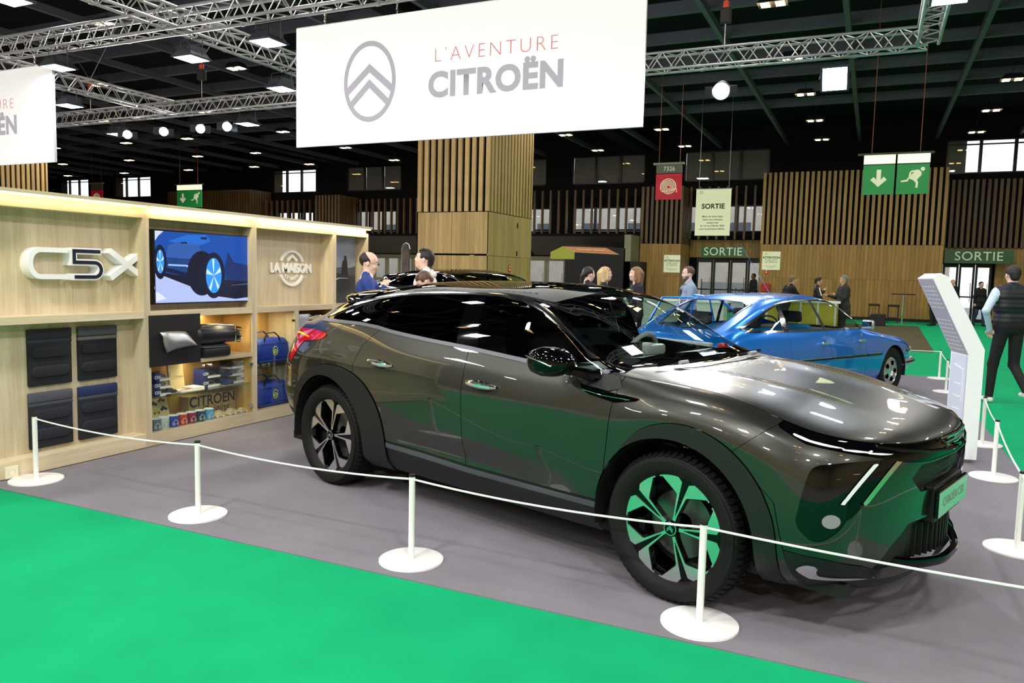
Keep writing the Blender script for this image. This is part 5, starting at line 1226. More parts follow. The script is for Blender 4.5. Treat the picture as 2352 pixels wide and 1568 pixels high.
# ================= banners =================
M_ban=mat('banner_white','#ffffff',rough=.75,emit=0); M_bgrey=mat('banner_grey_print','#b0aebb',rough=.75); M_bred=mat('banner_red_print','#dc7a82',rough=.75)
def chain(parent,x,y,z0,z1):
    b=MB(); n=int((z1-z0)/.045)
    for i in range(n):
        z=z0+(z1-z0)*(i+.5)/n; P=[]
        for k in range(8):
            a=2*math.pi*k/8; u=.014*math.cos(a); w=.028*math.sin(a); P.append((x+(u if i%2 else 0),y+(0 if i%2 else u),z+w))
        b.tube(P,.005,n=5,closed=True)
    return stuff(b.build('chain',M_chrome,parent))
def banner(x0,x1,label):
    y=9.1; t=thing('hanging_banner',label,'banner',((x0+x1)/2,y,3.315)); W=(x1-x0)/2; Hh=1.69
    MB().box(-W,W,-.02,.02,0,Hh).build('sheet',M_ban,t); MB().box(-W-.004,-W,-.022,.022,0,Hh).build('edge_trim',M_alu,t); MB().box(W,W+.004,-.022,.022,0,Hh).build('edge_trim',M_alu,t)
    F=lambda x,z:frame((x,-.0215,z),(1,0,0),(0,0,1))
    cx=-6.52+5.205-0; ox=-1.315; oz=.84
    b=MB(); ring(b,0,0,.375,.48,.435,.55,0,.002,M=F(ox,oz)); b.build('emblem_ring',M_bgrey,t)
    def chev(ztop,zend,th,xe):
        MB().prism([(-xe,zend),(0,ztop),(xe,zend),(xe,zend-th),(0,ztop-th),(-xe,zend-th)],0,.0015,F(ox,oz)).build('emblem_chevron',M_bgrey,t)
    chev(.24,-.07,.115,.385); chev(.03,-.25,.115,.315)
    text('lettering',"L'AVENTURE",M_bred,t,F(.617,1.085),size=.262,space=1.27,xs=1.0,offset=-.006)
    text('lettering','CITROËN',M_bgrey,t,F(.617,.695),size=.445,space=1.06,xs=.99,offset=.018)
    for q in (-1,-.42,.42,1): chain(t,q*(W-.5),0,Hh,ZB-3.315-.02)
    MB().box(-W,W,-.02,.02,Hh,Hh+.012).build('top_rail',M_alu,t)
    return t
banner(-7.81,-2.60,'large white hanging banner with grey oval emblem above the grey car'); banner(-18.46,-13.25,'white hanging banner cut off at the left edge of the frame')
# ================= hanging signs =================
M_sg=mat('sign_green','#1d8a44',rough=.5,emit=.12,ecol='#1d8a44'); M_sl=mat('sign_light','#e8f0c8',rough=.4,emit=1.0,ecol='#dfeab8'); M_cream=mat('sign_cream','#e6e8c4',rough=.6,emit=.15,ecol='#e6e8c4')
def exit_sign(x,y,z,label,k=1):
    t=thing('exit_sign',label,'exit sign',(x,y,z)); 
    MB().box(-.78,.72,-.05,.05,.86,.90).build('top_rail',mat('sign_rail','#2a3a2e',rough=.5),t)
    for s in (-1,1):
        c0=s*.335; MB().box(c0-.315,c0+.315,-.02,.02,0,.64).build('panel',M_sg,t); MB().box(c0-.315,c0+.315,-.02,.02,.665,.86).build('light_box',M_sl,t); MB().box(c0-.315,c0+.315,-.022,.022,.64,.665).build('bar',MATS['sign_rail'],t)
    F=frame((0,-.0215,0),(1,0,0),(0,0,1))
    MB().prism([(-.38,.54),(-.29,.54),(-.29,.32),(-.235,.385),(-.17,.32),(-.335,.165),(-.50,.32),(-.435,.385),(-.38,.32)],0,.002,F).build('arrow',M_cream,t)
    q=MB(); q.prism(disc_poly(.52,.53,.042,n=18),0,.002,F); q.build('figure_head',M_cream,t)
    MB().prism([(.30,.50),(.44,.52),(.50,.46),(.50,.40),(.42,.30),(.445,.25),(.44,.13),(.395,.13),(.40,.235),(.35,.29),(.27,.33),(.24,.27),(.12,.255),(.10,.285),(.22,.31),(.28,.40),(.33,.44),(.36,.47),(.30,.46),(.285,.38),(.255,.38),(.265,.46)],0,.002,F).build('figure_body',M_cream,t)
    for s in (-.5,.45): MB().cyl((s,0,.9),(s,0,HZ-z),.008,n=5).build('wire',mat('rope_red','#8a4a3a'),t)
    t.scale=(k,k,k)
exit_sign(.30,19,3.47,'large green exit sign with arrow and running figure at the right'); exit_sign(-33.0,30,4.62,'distant green exit sign above the oak display wall',1.36)
def hose_sign(x,y,z,label,num,k=1):
    t=thing('hose_sign',label,'sign',(x,y,z)); G2=mat('sign_taupe','#8a8a78',rough=.5); R_=mat('sign_red','#c8102e',rough=.5,emit=.1,ecol='#c8102e')
    MB().box(-.46,.42,-.04,.04,.98,1.04).build('top_rail',G2,t); MB().box(-.37,.37,-.02,.02,.74,.98).build('number_plate',mat('sign_taupe_d','#66695a'),t); MB().box(-.37,.37,-.02,.02,0,.72).build('panel',R_,t)
    F=frame((0,-.0215,.0),(1,0,0),(0,0,1)); sp=[( (.035+.20*i/110)*math.cos(i/110*2*math.pi*4.6),(.035+.20*i/110)*math.sin(i/110*2*math.pi*4.6)) for i in range(111)]
    MB().tube([(a,-.022,.36+b_) for a,b_ in sp]+[(.235,-.022,.30),(.235,-.022,.2)],.013,n=5).build('hose_coil',M_cream,t)
    if num: text('lettering',num,M_cream,t,frame((0,-.022,.86),(1,0,0),(0,0,1)),size=.17)
    for s in (-.3,.3): MB().cyl((s,0,1.04),(s,0,HZ-z),.007,n=5).build('wire',MATS['rope_red'],t)
    t.scale=(k,k,k)
hose_sign(-5.45,22,3.75,'red fire hose sign numbered 7326 hanging before the far wall','7326'); hose_sign(-40.2,30,4.75,'distant red sign hanging at the upper left','',1.3)
sb=thing('exit_banner','cream hanging banner reading SORTIE with five lines below','banner',(-5.12,27,3.0)); MB().box(-.59,.59,-.01,.01,0,1.58).build('sheet',M_cream,sb); MB().cyl((-.61,0,1.59),(.61,0,1.59),.018,n=8).build('rod',M_alu,sb)
dg=mat('print_dark_green','#2c3a1c',rough=.6); FB=lambda z,x=0:frame((x,-.0115,z),(1,0,0),(0,0,1))
text('lettering','SORTIE',dg,sb,FB(.99),size=.23,offset=.008,space=1.05)
for i,l in enumerate(('Merci de votre visite.','Nous vous donnons','rendez-vous','du 1er au 5 février 2023','pour la prochaine édition.')): text('lettering',l,dg,sb,FB(.65-.105*i),size=.083,offset=.0015)
text('lettering','Lost\nNeed',dg,sb,FB(1.48,-.42),size=.06,shear=.2)
for s in (-.5,.5): MB().cyl((s,0,1.6),(s,0,HZ-3),.005,n=5).build('wire',M_alu,sb)
def notice(x,y,z,label):
    t=thing('notice',label,'notice',(x,y,z)); MB().box(-.37,.37,-.01,0,0,.78).build('sheet',M_cream,t); g=lambda z:frame((0,-.0115,z),(1,0,0),(0,0,1))
    text('lettering','ATTENTION',dg,t,g(.52),size=.125,offset=.004); text('lettering','Toute sortie\nest définitive',dg,t,g(.38),size=.10,line=.9); text('lettering','Nous vous remercions\nde votre visite',dg,t,g(.14),size=.05); text('lettering','Lost\nNeed',dg,t,frame((-.22,-.0115,.68),(1,0,0),(0,0,1)),size=.055)
notice(-8.25,34.49,1.76,'cream ATTENTION notice left of the exit doors'); notice(-4.0,34.49,1.96,'cream ATTENTION notice right of the exit doors, on the timber wall')
def exit_board(x0,x1,y,z0,z1,label):
    t=thing('exit_board',label,'sign',((x0+x1)/2,y,z0)); w=(x1-x0)/2; MB().box(-w,w,-.03,.03,0,z1-z0).build('panel',mat('board_green','#1c5a34',rough=.25,coat=.5),t)
    text('lettering','SORTIE',mat('board_letter','#c8d8b8',rough=.4,emit=.15),t,frame((0,-.032,(z1-z0)/2),(1,0,0),(0,0,1)),size=.50,space=1.05)
exit_board(-7.05,-5.15,34.9,2.50,2.93,'green SORTIE board above the left-hand exit doors'); exit_board(2.52,4.9,35.6,2.38,2.92,'green SORTIE board above the right-hand exit doors')
def fire(x,y,z,label,ax):
    t=thing('fire_sign',label,'sign',(x,y,z)); R_=MATS['sign_red']; b=MB(); b.box(-.06,.06,-.006,0,-.09,.13) if ax=='y' else b.box(0,.006,-.06,.06,-.09,.13); b.build('plate',R_,t)
    b=MB(); 
    for dz in (.07,-.01): (b.box(-.02,.02,-.008,-.006,dz-.025,dz+.025) if ax=='y' else b.box(.006,.008,-.02,.02,dz-.025,dz+.025))
    b.build('pictogram',M_cream,t)
fire(-9.39,19.85,1.66,'small red fire sign on the shaded side of the timber column','x'); fire(-4.17,34.49,1.86,'small red fire sign under the right ATTENTION notice','y')
# ================= rope barrier =================
M_post=mat('post_white','#f2f4f0',rough=.3); M_rope=mat('rope_white','#f4f4f4',rough=.6)
def stanchion(first=[None]):
    t=thing('rope_post','',None,(0,0,0)); 
    b=MB(); b.lathe([(0,.012),(.165,.012),(.171,.009),(.172,.0),(0,0)],48); b.build('base',M_white,t,smooth=True,ang=30)
    MB().cyl((0,0,.012),(0,0,.455),.0165,n=20).build('post',M_post,t,smooth=True); MB().cyl((0,0,.455),(0,0,.468),.0175,n=20).build('cap',M_black,t,smooth=True)
    return t
P=[(-5.281,3.417),(-3.70,3.40),(-2.146,3.396),(-.614,3.365),(.848,5.217),(.96,7.127),(1.039,8.563),(.927,10.386),(1.024,12.488),(1.057,14.462-.25),(.86,3.26)]
LB=['rope post nearest the oak display wall','second rope post from the display wall','rope post in front of the grey car sill','rope post in front of the grey car front wheel','rope post whose base is cut by the right edge of the frame','rope post right of the white slanted totem','rope post whose base shows behind the totem foot','rope post half hidden by the bonnet and totem','nearer of the two rope posts beyond the totem','farther of the two rope posts beyond the totem','rope post just outside the frame at lower right']
s0=stanchion(); s0['category']='rope post'; s0['group']='white rope posts around the stand'; s0['label']=LB[0]; s0.location=(P[0][0],P[0][1],.006)
for i in range(1,11): dup(s0,loc=(P[i][0],P[i][1],.006),label=LB[i])
def rope(a,b,label,sag=.03,ra=None):
    pa=Vector((P[a][0],P[a][1],.447)); pb=Vector((P[b][0],P[b][1],.447)) if not isinstance(b,tuple) else Vector(b)
    t=MB().tube([pa.lerp(pb,i/12)-Vector((0,0,sag*4*(i/12)*(1-i/12))) for i in range(13)],.0055,n=8).build('barrier_rope',M_rope,smooth=True)
    tag(t,label,'rope','white ropes between the posts')
rope(0,1,'white rope between the first and second posts from the display wall'); rope(1,2,'white rope crossing in front of the rear wheel'); rope(2,3,'white rope crossing in front of the car doors'); rope(3,10,'white rope from the front wheel post to the right edge',.012)
rope(10,4,'white rope outside the frame at the lower right corner'); rope(4,5,'white rope dropping from the post right of the totem'); rope(5,6,'white rope hidden behind the totem foot'); rope(6,7,'white rope behind the totem near the bonnet'); rope(7,8,'white rope leaving the nearer far post towards the totem',.02); rope(8,9,'short white rope between the two far posts',.02)
P.append((-.6,14.25)); dup(s0,loc=(-.6,14.25,.006),label='rope post hidden behind the blue saloon'); rope(9,11,'white rope running left from the farthest post to the blue saloon',.01)
# ================= totem =================
tt=thing('info_totem','white slanted information totem standing right of the grey car bonnet','totem',(.82,7.6,.006),math.radians(14))
prof=[(-.045,.03),(.075,.03),(.075,.985),(-.255,1.60),(-.31,1.625),(-.37,1.58),(-.045,.93)]
M_acr=mat('totem_white','#f3f5fa',rough=.2,coat=.5); M_tgrey=mat('totem_grey_face','#a9adb6',rough=.35)
b=MB(); n=len(prof)
b.add([(x,0,z) for x,z in prof]+[(x,.42,z) for x,z in prof],[tuple(range(n)),tuple(range(n,2*n))[::-1]]+[(i,n+i,n+(i+1)%n,(i+1)%n) for i in range(n)])
o=b.build('body',M_acr,tt); 
MB().add([(-.0475,.03,.25),(-.0475,.39,.25),(-.0475,.39,.92),(-.0475,.03,.92)],[(3,2,1,0)]).build('lower_face',mat('totem_face_pale','#ccd4e2',rough=.25),tt)
MB().add([(-.049,.02,.935),(-.049,.40,.935),(-.369,.40,1.572),(-.369,.02,1.572)],[(3,2,1,0)]).build('upper_face',M_tgrey,tt)
b=MB(); r=random.Random(2)
dx,dz=-.32,.637
for row in range(16):
    if row in (8,9): continue
    u=.05+.9*row/16
    for k in range(5):
        y=.05+.065*k+.01*r.random(); b.add([(-.0515+dx*u,y,.935+dz*u),(-.0515+dx*u,y+.045,.935+dz*u),(-.0515+dx*(u+.012),y+.045,.935+dz*(u+.012)),(-.0515+dx*(u+.012),y,.935+dz*(u+.012))],[(3,2,1,0)])
stuff(b.build('printed_lines',M_white,tt))
MB().tube([(-.05,.30,.88-.05),(-.05,.09,.80),(-.05,.09,.52),(-.05,.12,.52)],.003,n=5).build('printed_frame',M_white,tt)
b=MB()
for row in range(3):
    for k in range(5): b.box(-.052,-.048,.12+.035*k,.145+.035*k,.66-.11*row+.0*k,.668-.11*row)
stuff(b.build('printed_lines',M_white,tt)); MB().rbox(-.09,-.045,.16,.20,.30,.325,.004).build('plug',M_black,tt); MB().tube([(-.09,.18,.31),(-.13,.15,.22),(-.17,.1,.1)],.005,n=6).build('cable',M_black,tt)
MB().box(-.03,.06,.05,.37,0,.03).build('foot',M_alu,tt)
# ================= bar, stools, odds and ends at the far wall =================
M_stool=mat('stool_black','#121214',rough=.5)
def stool(first=[None]):
    t=thing('bar_stool','','',(0,0,0)); MB().rbox(-.2,.2,-.2,.2,.62,.70,.02).build('seat',M_stool,t)
    for sx in (-1,1):
        for sy in (-1,1): MB().box(sx*.17-.015,sx*.17+.015,sy*.17-.015,sy*.17+.015,0,.62).build('leg',M_stool,t)
    for s in (-1,1): MB().box(-.17,.17,s*.17-.01,s*.17+.01,.18,.205).build('foot_rail',M_stool,t)
    return t
s=stool(); s['label']='black square bar stool left of the high table'; s['category']='bar stool'; s['group']='black bar stools at the far wall'; s.location=(.08,33.4,0)
dup(s,loc=(.75,33.0,0),label='black square bar stool nearest the high table stem'); dup(s,loc=(-1.35,33.0,0),label='black square bar stool just right of the grey-coated man'); 
ht=thing('high_table','round high table with thin dark top at the far timber wall','table',(1.05,32.6,0)); MB().cyl((0,0,1.10),(0,0,1.13),.42,n=32).build('tabletop',M_stool,ht,smooth=True); MB().cyl((0,0,.02),(0,0,1.10),.035,n=12).build('stem',M_chrome,ht,smooth=True); MB().cyl((0,0,0),(0,0,.02),.24,n=24).build('foot_plate',M_chrome,ht,smooth=True)
sp=thing('floor_speaker','small black box on the floor before the bar stools','box',(.22,30.3,0)); MB().rbox(-.25,.25,-.2,.2,0,.42,.02).build('cabinet',M_stool,sp)
fb=thing('fire_cabinet','red wall cabinet beside the exit doors','cabinet',(-4.15,34.35,1.02)); MB().rbox(-.17,.17,-.14,.14,0,.36,.02).build('cabinet',mat('cabinet_red','#b81a1a',rough=.4),fb)
M_yel2=mat('counter_yellow','#c8b42a',rough=.6)
ct=thing('bar_counter','white and yellow bar counter beyond the blue saloon','counter',(-1.6,20.6,0)); MB().box(-.9,.9,-.3,.3,1.0,1.05).build('worktop',M_white,ct); MB().box(-.85,.85,-.26,.26,0,1.0).build('front',M_yel2,ct)
for i in range(5): MB().box(-.8+.4*i-.02,-.8+.4*i+.02,-.28,-.26,0,1.0).build('rib',M_white,ct)
cn=thing('white_counter','long low white counter seen through the blue saloon','counter',(-4.9,20.2,0)); MB().box(-1.6,1.6,-.3,.3,.92,.97).build('worktop',M_white,cn); MB().box(-1.5,1.5,-.26,.26,0,.92).build('front',mat('counter_grey','#cfd2cc',rough=.5),cn)
k=thing('black_kiosk','black panelled kiosk below the grey soffit','kiosk',(-11.3,33.2,0)); MB().add([(-1.6,0,0),(1.25,0,0),(1.25,0,2.78),(-1.6,0,2.95),(-1.6,1.5,0),(1.25,1.5,0),(1.25,1.5,2.78),(-1.6,1.5,2.95)],[(0,1,2,3),(1,5,6,2),(5,4,7,6),(4,0,3,7),(3,2,6,7)]).build('shell',M_black,k); MB().box(1.25,1.9,0,1.5,0,2.2).build('side_panel',M_black,k)
cp=thing('canopy','small pitched canopy, yellow-green end and tan roof, on the black kiosk','canopy',(-10.9,29.5,2.18)); MB().prism([(0,0),(1.05,0),(1.05,.28),(.53,.52),(0,.28)],0,.02,frame((-1.2,0,0),(1,0,0),(0,0,1))).build('end_panel',mat('canopy_green','#b8bc4c',rough=.7),cp)
MB().add([(-.67,0,.52),(.75,1.3,.52),(1.35,1.3,.24),(-.15,0,.28)],[(0,1,2,3)]).build('roof_sheet',mat('canopy_tan','#a8744a',rough=.7),cp); MB().add([(-.15,0,.28),(1.35,1.3,.24),(1.35,1.3,-.1),(-.15,0,0)],[(0,3,2,1)]).build('front_panel',M_black,cp); text('lettering','Cheeph’ Jonter',M_cream,cp,frame((.34,.60,.405),(.74,.67,0),(-.32,.35,.14)),size=.2)
# white chair seen through windscreen
wc=thing('white_chair','white curved tubular chair back seen through the windscreen','chair',(-2.9,8.6,.006))
MB().tube([(-.2,0,0),(-.2,0,.45),(-.19,.02,.8),(-.1,.03,.9),(.1,.03,.9),(.19,.02,.8),(.2,0,.45),(.2,0,0)],.014,n=8).build('frame',M_white,wc,smooth=True); MB().rbox(-.2,.2,-.36,.02,.44,.47,.01).build('seat',M_white,wc)
for sx in (-1,1): MB().cyl((sx*.18,-.34,.44),(sx*.2,-.38,0),.013,n=8).build('leg',M_white,wc,smooth=True)
MB().tube([(-.07,.02,.46),(-.07,.03,.89)],.009,n=6).build('splat',M_white,wc); MB().tube([(.07,.02,.46),(.07,.03,.89)],.009,n=6).build('splat',M_white,wc)
fl=thing('poster_totem','narrow rounded flag poster left of the timber column','banner',(-10.95,16.9,0)); MB().prism([(-.12,0),(.12,0),(.12,2.1),(.08,2.22),(0,2.26),(-.08,2.22),(-.12,2.1)],0,.03,frame((0,0,.0),(1,0,0),(0,0,1))).build('panel',mat('flag_dark','#4a3a34',rough=.6,var=.8,vscale=3),fl); MB().tube([(-.12,-.01,0),(-.12,-.01,2.1),(-.08,-.01,2.22),(0,-.01,2.26),(.08,-.01,2.22),(.12,-.01,2.1)],.015,n=6).build('rim',M_white,fl)
# ================= blue classic saloon =================
M_blue=mat('paint_blue_metallic','#007ae2',rough=.26,metal=.45,coat=1,cr=.02); M_cxg=glassm('saloon_glass',(.80,.86,.86,1)); M_bseat=mat('seat_blue_velvet','#0e6a94',rough=.9); M_parcel=mat('parcel_shelf_grey','#9a9aa0',rough=.8)
M_bumper=mat('bumper_steel','#c9ccd0',rough=.25,metal=.8)
def _row(x,ys,zs): return [(x,y,z) for y,z in zip(ys,zs)]
_zb=(.20,.28,.43,.58,.72,.84)
CN=[
[(2.34,0,.22),(2.38,0,.30),(2.41,0,.42),(2.41,0,.50),(2.39,0,.58),(2.35,0,.63)]+[(2.29,0,.66)]*6,
[(2.28,.42,.22),(2.32,.44,.30),(2.35,.45,.42),(2.35,.45,.50),(2.33,.44,.59),(2.29,.43,.64),(2.23,.40,.675),(2.235,.32,.68),(2.24,.24,.683),(2.245,.15,.685),(2.25,.07,.685),(2.25,0,.685)],
[(2.06,.66,.22),(2.12,.70,.30),(2.16,.72,.42),(2.16,.725,.52),(2.14,.72,.62),(2.10,.69,.68),(2.04,.62,.72),(2.05,.52,.73),(2.06,.40,.737),(2.07,.26,.74),(2.07,.13,.74),(2.07,0,.74)],
_row(1.80,(.74,.79,.83,.84,.83,.79,.69,.58,.43,.28,.14,0),(.2,.29,.42,.56,.67,.74,.785,.80,.81,.815,.818,.82)),
_row(1.42,(.76,.82,.855,.86,.85,.81,.72,.60,.45,.30,.15,0),(.2,.29,.43,.58,.71,.785,.83,.845,.855,.86,.863,.865)),
_row(.95,(.77,.83,.865,.872,.86,.82,.755,.63,.48,.30,.15,0),_zb+(.885,.90,.905,.91,.915,.918)),
_row(.62,(.77,.83,.865,.873,.862,.825,.785,.755,.715,.50,.25,0),_zb+(.912,.95,.985,1.015,1.035,1.04)),
_row(.3,(.77,.83,.865,.873,.864,.828,.79,.73,.655,.47,.24,0),_zb+(.92,1.06,1.175,1.20,1.215,1.22)),
_row(.02,(.77,.83,.865,.873,.865,.83,.793,.70,.60,.45,.23,0),_zb+(.922,1.13,1.29,1.318,1.335,1.34)),
_row(-.4,(.77,.83,.865,.873,.865,.83,.793,.695,.585,.43,.22,0),_zb+(.925,1.14,1.312,1.345,1.36,1.364)),
_row(-.9,(.76,.825,.86,.868,.86,.827,.787,.69,.575,.42,.21,0),_zb+(.928,1.13,1.295,1.335,1.35,1.354)),
_row(-1.3,(.74,.80,.84,.85,.842,.81,.768,.68,.57,.41,.20,0),_zb+(.935,1.10,1.232,1.275,1.285,1.288)),
_row(-1.65,(.71,.77,.81,.82,.815,.785,.74,.66,.575,.40,.20,0),_zb+(.935,1.03,1.115,1.13,1.115,1.11)),
_row(-1.93,(.68,.735,.775,.785,.78,.75,.70,.63,.555,.38,.19,0),_zb+(.925,.97,1.0,.995,.985,.98)),
[(-2.10,.62,.22),(-2.13,.67,.29),(-2.15,.70,.43),(-2.16,.705,.58),(-2.16,.70,.72),(-2.14,.68,.82),(-2.10,.64,.89),(-2.10,.57,.915),(-2.10,.48,.925),(-2.10,.33,.925),(-2.10,.16,.92),(-2.10,0,.918)],
[(-2.18,.40,.23),(-2.21,.42,.30),(-2.225,.43,.43),(-2.23,.435,.58),(-2.225,.43,.72),(-2.205,.42,.82),(-2.17,.39,.885),(-2.17,.32,.895),(-2.17,.25,.90),(-2.17,.16,.90),(-2.17,.08,.90),(-2.17,0,.90)],
[(-2.20,0,.23),(-2.225,0,.30),(-2.24,0,.43),(-2.245,0,.58),(-2.24,0,.72),(-2.22,0,.82)]+[(-2.19,0,.885)]*6]
CN=np.array(CN); tv2=np.array([0,.08,.24,.40,.54,.66,.76,.98,1.18,1.38,1.62,1.86])
seg=np.linalg.norm(np.diff(CN[:,3,:],axis=0),axis=1); tu2=np.concatenate([[0],np.cumsum(seg)])
G2,U2,V2=net_surface(CN,tu2,tv2,210,90,dense_u=np.linspace(0,tu2[-1],210))
T=Soup(G2,U2,V2)
sal=thing('blue_saloon','bright metallic blue classic fastback saloon behind the grey car, left doors open','car',(-1.08,10.73,.006),math.radians(64))
lo2,up2=T.split(T.polys,lambda A:A[:,7]-.76)
def opn(cx,r): return [(cx-r,0)]+[(cx+r*math.cos(math.radians(a)),.32+r*math.sin(math.radians(a))) for a in range(180,-1,-8)]+[(cx+r,0)]
_,lo2=T.split(lo2,Fxz(opn(1.4225,.375))); 
_,lo2=T.split(lo2,Fxz([(-1.4225-.33,0)]+[(-1.4225+.33*math.cos(math.radians(a)),.18+.22*math.sin(math.radians(a))) for a in range(180,-1,-10)]+[(-1.4225+.33,0)]))
qr,g1,r1=T.strip(lo2,lambda A:A[:,0]+np.interp(A[:,2],[.2,.62,.93],[1.12,1.14,1.10]),.002)
rdo,g2,r2=T.strip(r1,lambda A:A[:,0]-np.interp(A[:,2],[.2,.6,.93],[-.22,-.25,-.30]),.002)
fdo,g3,fw=T.strip(r2,lambda A:A[:,0]-np.interp(A[:,2],[.2,.6,.93],[.64,.62,.60]),.002)
skt,qr=T.split(qr,lambda A:A[:,2]-.23)
for sd in (-1,1):
    T.build(qr,'rear_wing',M_blue,sal,sd); T.build(rdo,'rear_door',M_blue,sal,sd) if sd<0 else None; T.build(fdo,'front_door',M_blue,sal,sd) if sd<0 else None; T.build(fw,'front_wing',M_blue,sal,sd)
T.build(skt,'rear_valance',M_gloss,sal)
T.build(g1+g2+g3,'shut_lines',M_gap,sal,off=-.004)
# upper
bon,rst=T.split(up2,lambda A:-(A[:,0]-np.interp(A[:,1],[0,.25,.5,.7,.8],[.93,.92,.85,.72,.66])))
T.build(bon,'bonnet',M_blue,sal)
wsx,rst=T.split(rst,lambda A:np.maximum.reduce([1.215-A[:,7],np.interp(A[:,1],[0,.3,.6],[.07,.09,.14])-A[:,0]])); T.build(wsx,'windscreen',M_cxg,sal)
dlo2=np.array([(.60,.945),(.33,1.135),(.16,1.235),(.04,1.272),(-.2,1.295),(-.5,1.300),(-.8,1.288),(-1.05,1.262),(-1.3,1.185),(-1.55,1.09),(-1.82,.995),(-1.85,.98),(-1.77,.952),(-1.5,.948),(-1.1,.945),(-.3,.942)])
g_,rst=T.split(rst,lambda A:np.maximum(sdpoly(XZ(A),dlo2),A[:,7]-1.16))
frm,_=T.split(rst+g_,lambda A:np.maximum.reduce([np.abs(sdpoly(XZ(A),dlo2))-.011,A[:,7]-1.20]))
for sd in (-1,1): T.build(frm,'window_chrome_strip',M_chrome,sal,sd,off=.004)
qw,g_=T.split(g_,lambda A:A[:,0]-np.interp(A[:,2],[.94,1.28],[-1.20,-1.12])); cp_,g_=T.split(g_,lambda A:A[:,0]-np.interp(A[:,2],[.94,1.28],[-1.09,-1.05]))
rw,g_=T.split(g_,lambda A:A[:,0]-np.interp(A[:,2],[.94,1.31],[-.34,-.44])); bp_,fwn=T.split(g_,lambda A:A[:,0]-np.interp(A[:,2],[.94,1.31],[-.27,-.38]))
for sd in (-1,1):
    T.build(qw,'quarter_window',M_cxg,sal,sd); T.build(cp_,'chrome_pillar_panel',M_chrome,sal,sd,off=.003); 
    if sd<0: T.build(rw,'rear_door_window',M_cxg,sal,sd); T.build(fwn,'front_door_window',M_cxg,sal,sd)
    T.build(bp_,'window_pillar',M_black,sal,sd,off=.002)
for i in range(5): MB().box(-1.155,-1.10,-.785+.0,-.775,.95+.018*i,.958+.018*i).build('vent_slot',M_black,sal)
rgl,rst=T.split(rst,lambda A:np.maximum.reduce([A[:,0]+np.interp(A[:,1],[0,.3,.56],[1.34,1.34,1.40]),-1.97-A[:,0],A[:,1]-np.interp(A[:,0],[-2.,-1.6,-1.3],[.40,.43,.46])])); T.build(rgl,'rear_screen',M_cxg,sal)
rfr,_=T.split(rst,lambda A:np.maximum.reduce([A[:,0]+np.interp(A[:,1],[0,.3,.56],[1.32,1.32,1.375]),-1.99-A[:,0],A[:,1]-np.interp(A[:,0],[-2.,-1.6,-1.3],[.425,.455,.485])]))
T.build(rfr,'rear_screen_surround',M_chrome,sal,off=.004)
T.build(rst,'roof_and_pillars',M_blue,sal)
# wheels
def cxwheel(x,y,sd):
    t=tyre_mesh(.335,.19,.19).build('wheel',M_tyre,sal,smooth=True,ang=60)
    b=MB(); b.lathe([(.19,.085),(.185,.07),(.17,.062),(.12,.085),(.07,.09),(.065,.075),(.0,.078)],40); b.build('wheel_trim',M_bumper,t,smooth=True)
    for k in range(5):
        a=2*math.pi*k/5; M=Matrix.Rotation(a,4,'Z'); MB().prism([(.085,-.022),(.135,-.03),(.150,0),(.135,.03),(.085,.022)],.082,.094,M).build('trim_opening',M_gap,t)
    t.rotation_euler=(Matrix.Rotation(-sd*math.pi/2,4,'X')).to_euler(); t.location=(x,y,.335); return t
for x in (1.4225,-1.4225):
    for sd in (-1,1): cxwheel(x,sd*(.735 if x>0 else .66),sd)
for sd in (-1,1):
    b=MB(); G=[]
    for a in range(-10,191,10): t=math.radians(a); G.append([(1.4225+.373*math.cos(t),sd*y,.32+.373*math.sin(t)) for y in (.85,.45)])
    b.grid(G); b.build('wheel_housing',M_black,sal,smooth=True)
MB().box(-2.0,2.1,-.66,.66,.16,.24).build('underbody',M_black,sal)
# trim
ts=lambda x:-.879 if x>-1 else -.879+.06*((-1-x)/.9)
for xs in ((-1.9,-1.15),(-1.13,-.26),(-.23,.60),(.64,1.02),(1.83,2.05)):
    y0,y1=[-(np.interp(x,[-2,-1.65,-1.3,-.9,0,1,1.42,1.8,2.1],[.785,.823,.852,.870,.875,.874,.862,.842,.76])+.004) for x in xs]
    MB().tube([(xs[0],y0,.60),(xs[1],y1,.60)],.011,n=6,flat=1.6).build('side_moulding',M_black,sal); MB().tube([(xs[0],y0-.006,.612),(xs[1],y1-.006,.612)],.004,n=6).build('moulding_chrome',M_chrome,sal)
for x in (-.40,.50):
    MB().rbox(x-.11,x+.03,-.895,-.865,.775,.805,.008).build('door_handle',M_chrome,sal,smooth=True); MB().cyl((x-.03,-.862,.86),(x-.03,-.868,.86),.014,n=12).build('lock',M_chrome,sal)
for nm,x0,s,zz in (('front_bumper',2.30,1,.44),('rear_bumper',-2.18,-1,.50)):
    b=MB(); pts=[(x0-s*.52,-.80 if s>0 else -.735,zz),(x0-s*.22,-.76 if s>0 else -.70,zz),(x0+s*.0,-.66 if s>0 else -.60,zz),(x0+s*.11,-.35,zz),(x0+s*.13,0,zz),(x0+s*.11,.35,zz),(x0+s*.0,.66 if s>0 else .60,zz),(x0-s*.22,.76 if s>0 else .70,zz),(x0-s*.52,.80 if s>0 else .735,zz)]
    P_=smoothpoly(pts,4,closed=False).tolist(); b.tube(P_,.055,n=10,flat=1.0); b.build(nm,M_bumper,sal,smooth=True)
    MB().tube([(p[0]+s*.035,p[1]*1.045,p[2]) for p in P_],.022,n=6).build('bumper_rubber',M_black,sal,smooth=True)
MB().rbox(1.95,2.22,-.735,-.45,.52,.65,.03).build('headlamp',mat('amber_lamp','#d8c8a0',rough=.1,coat=1),sal,smooth=True)
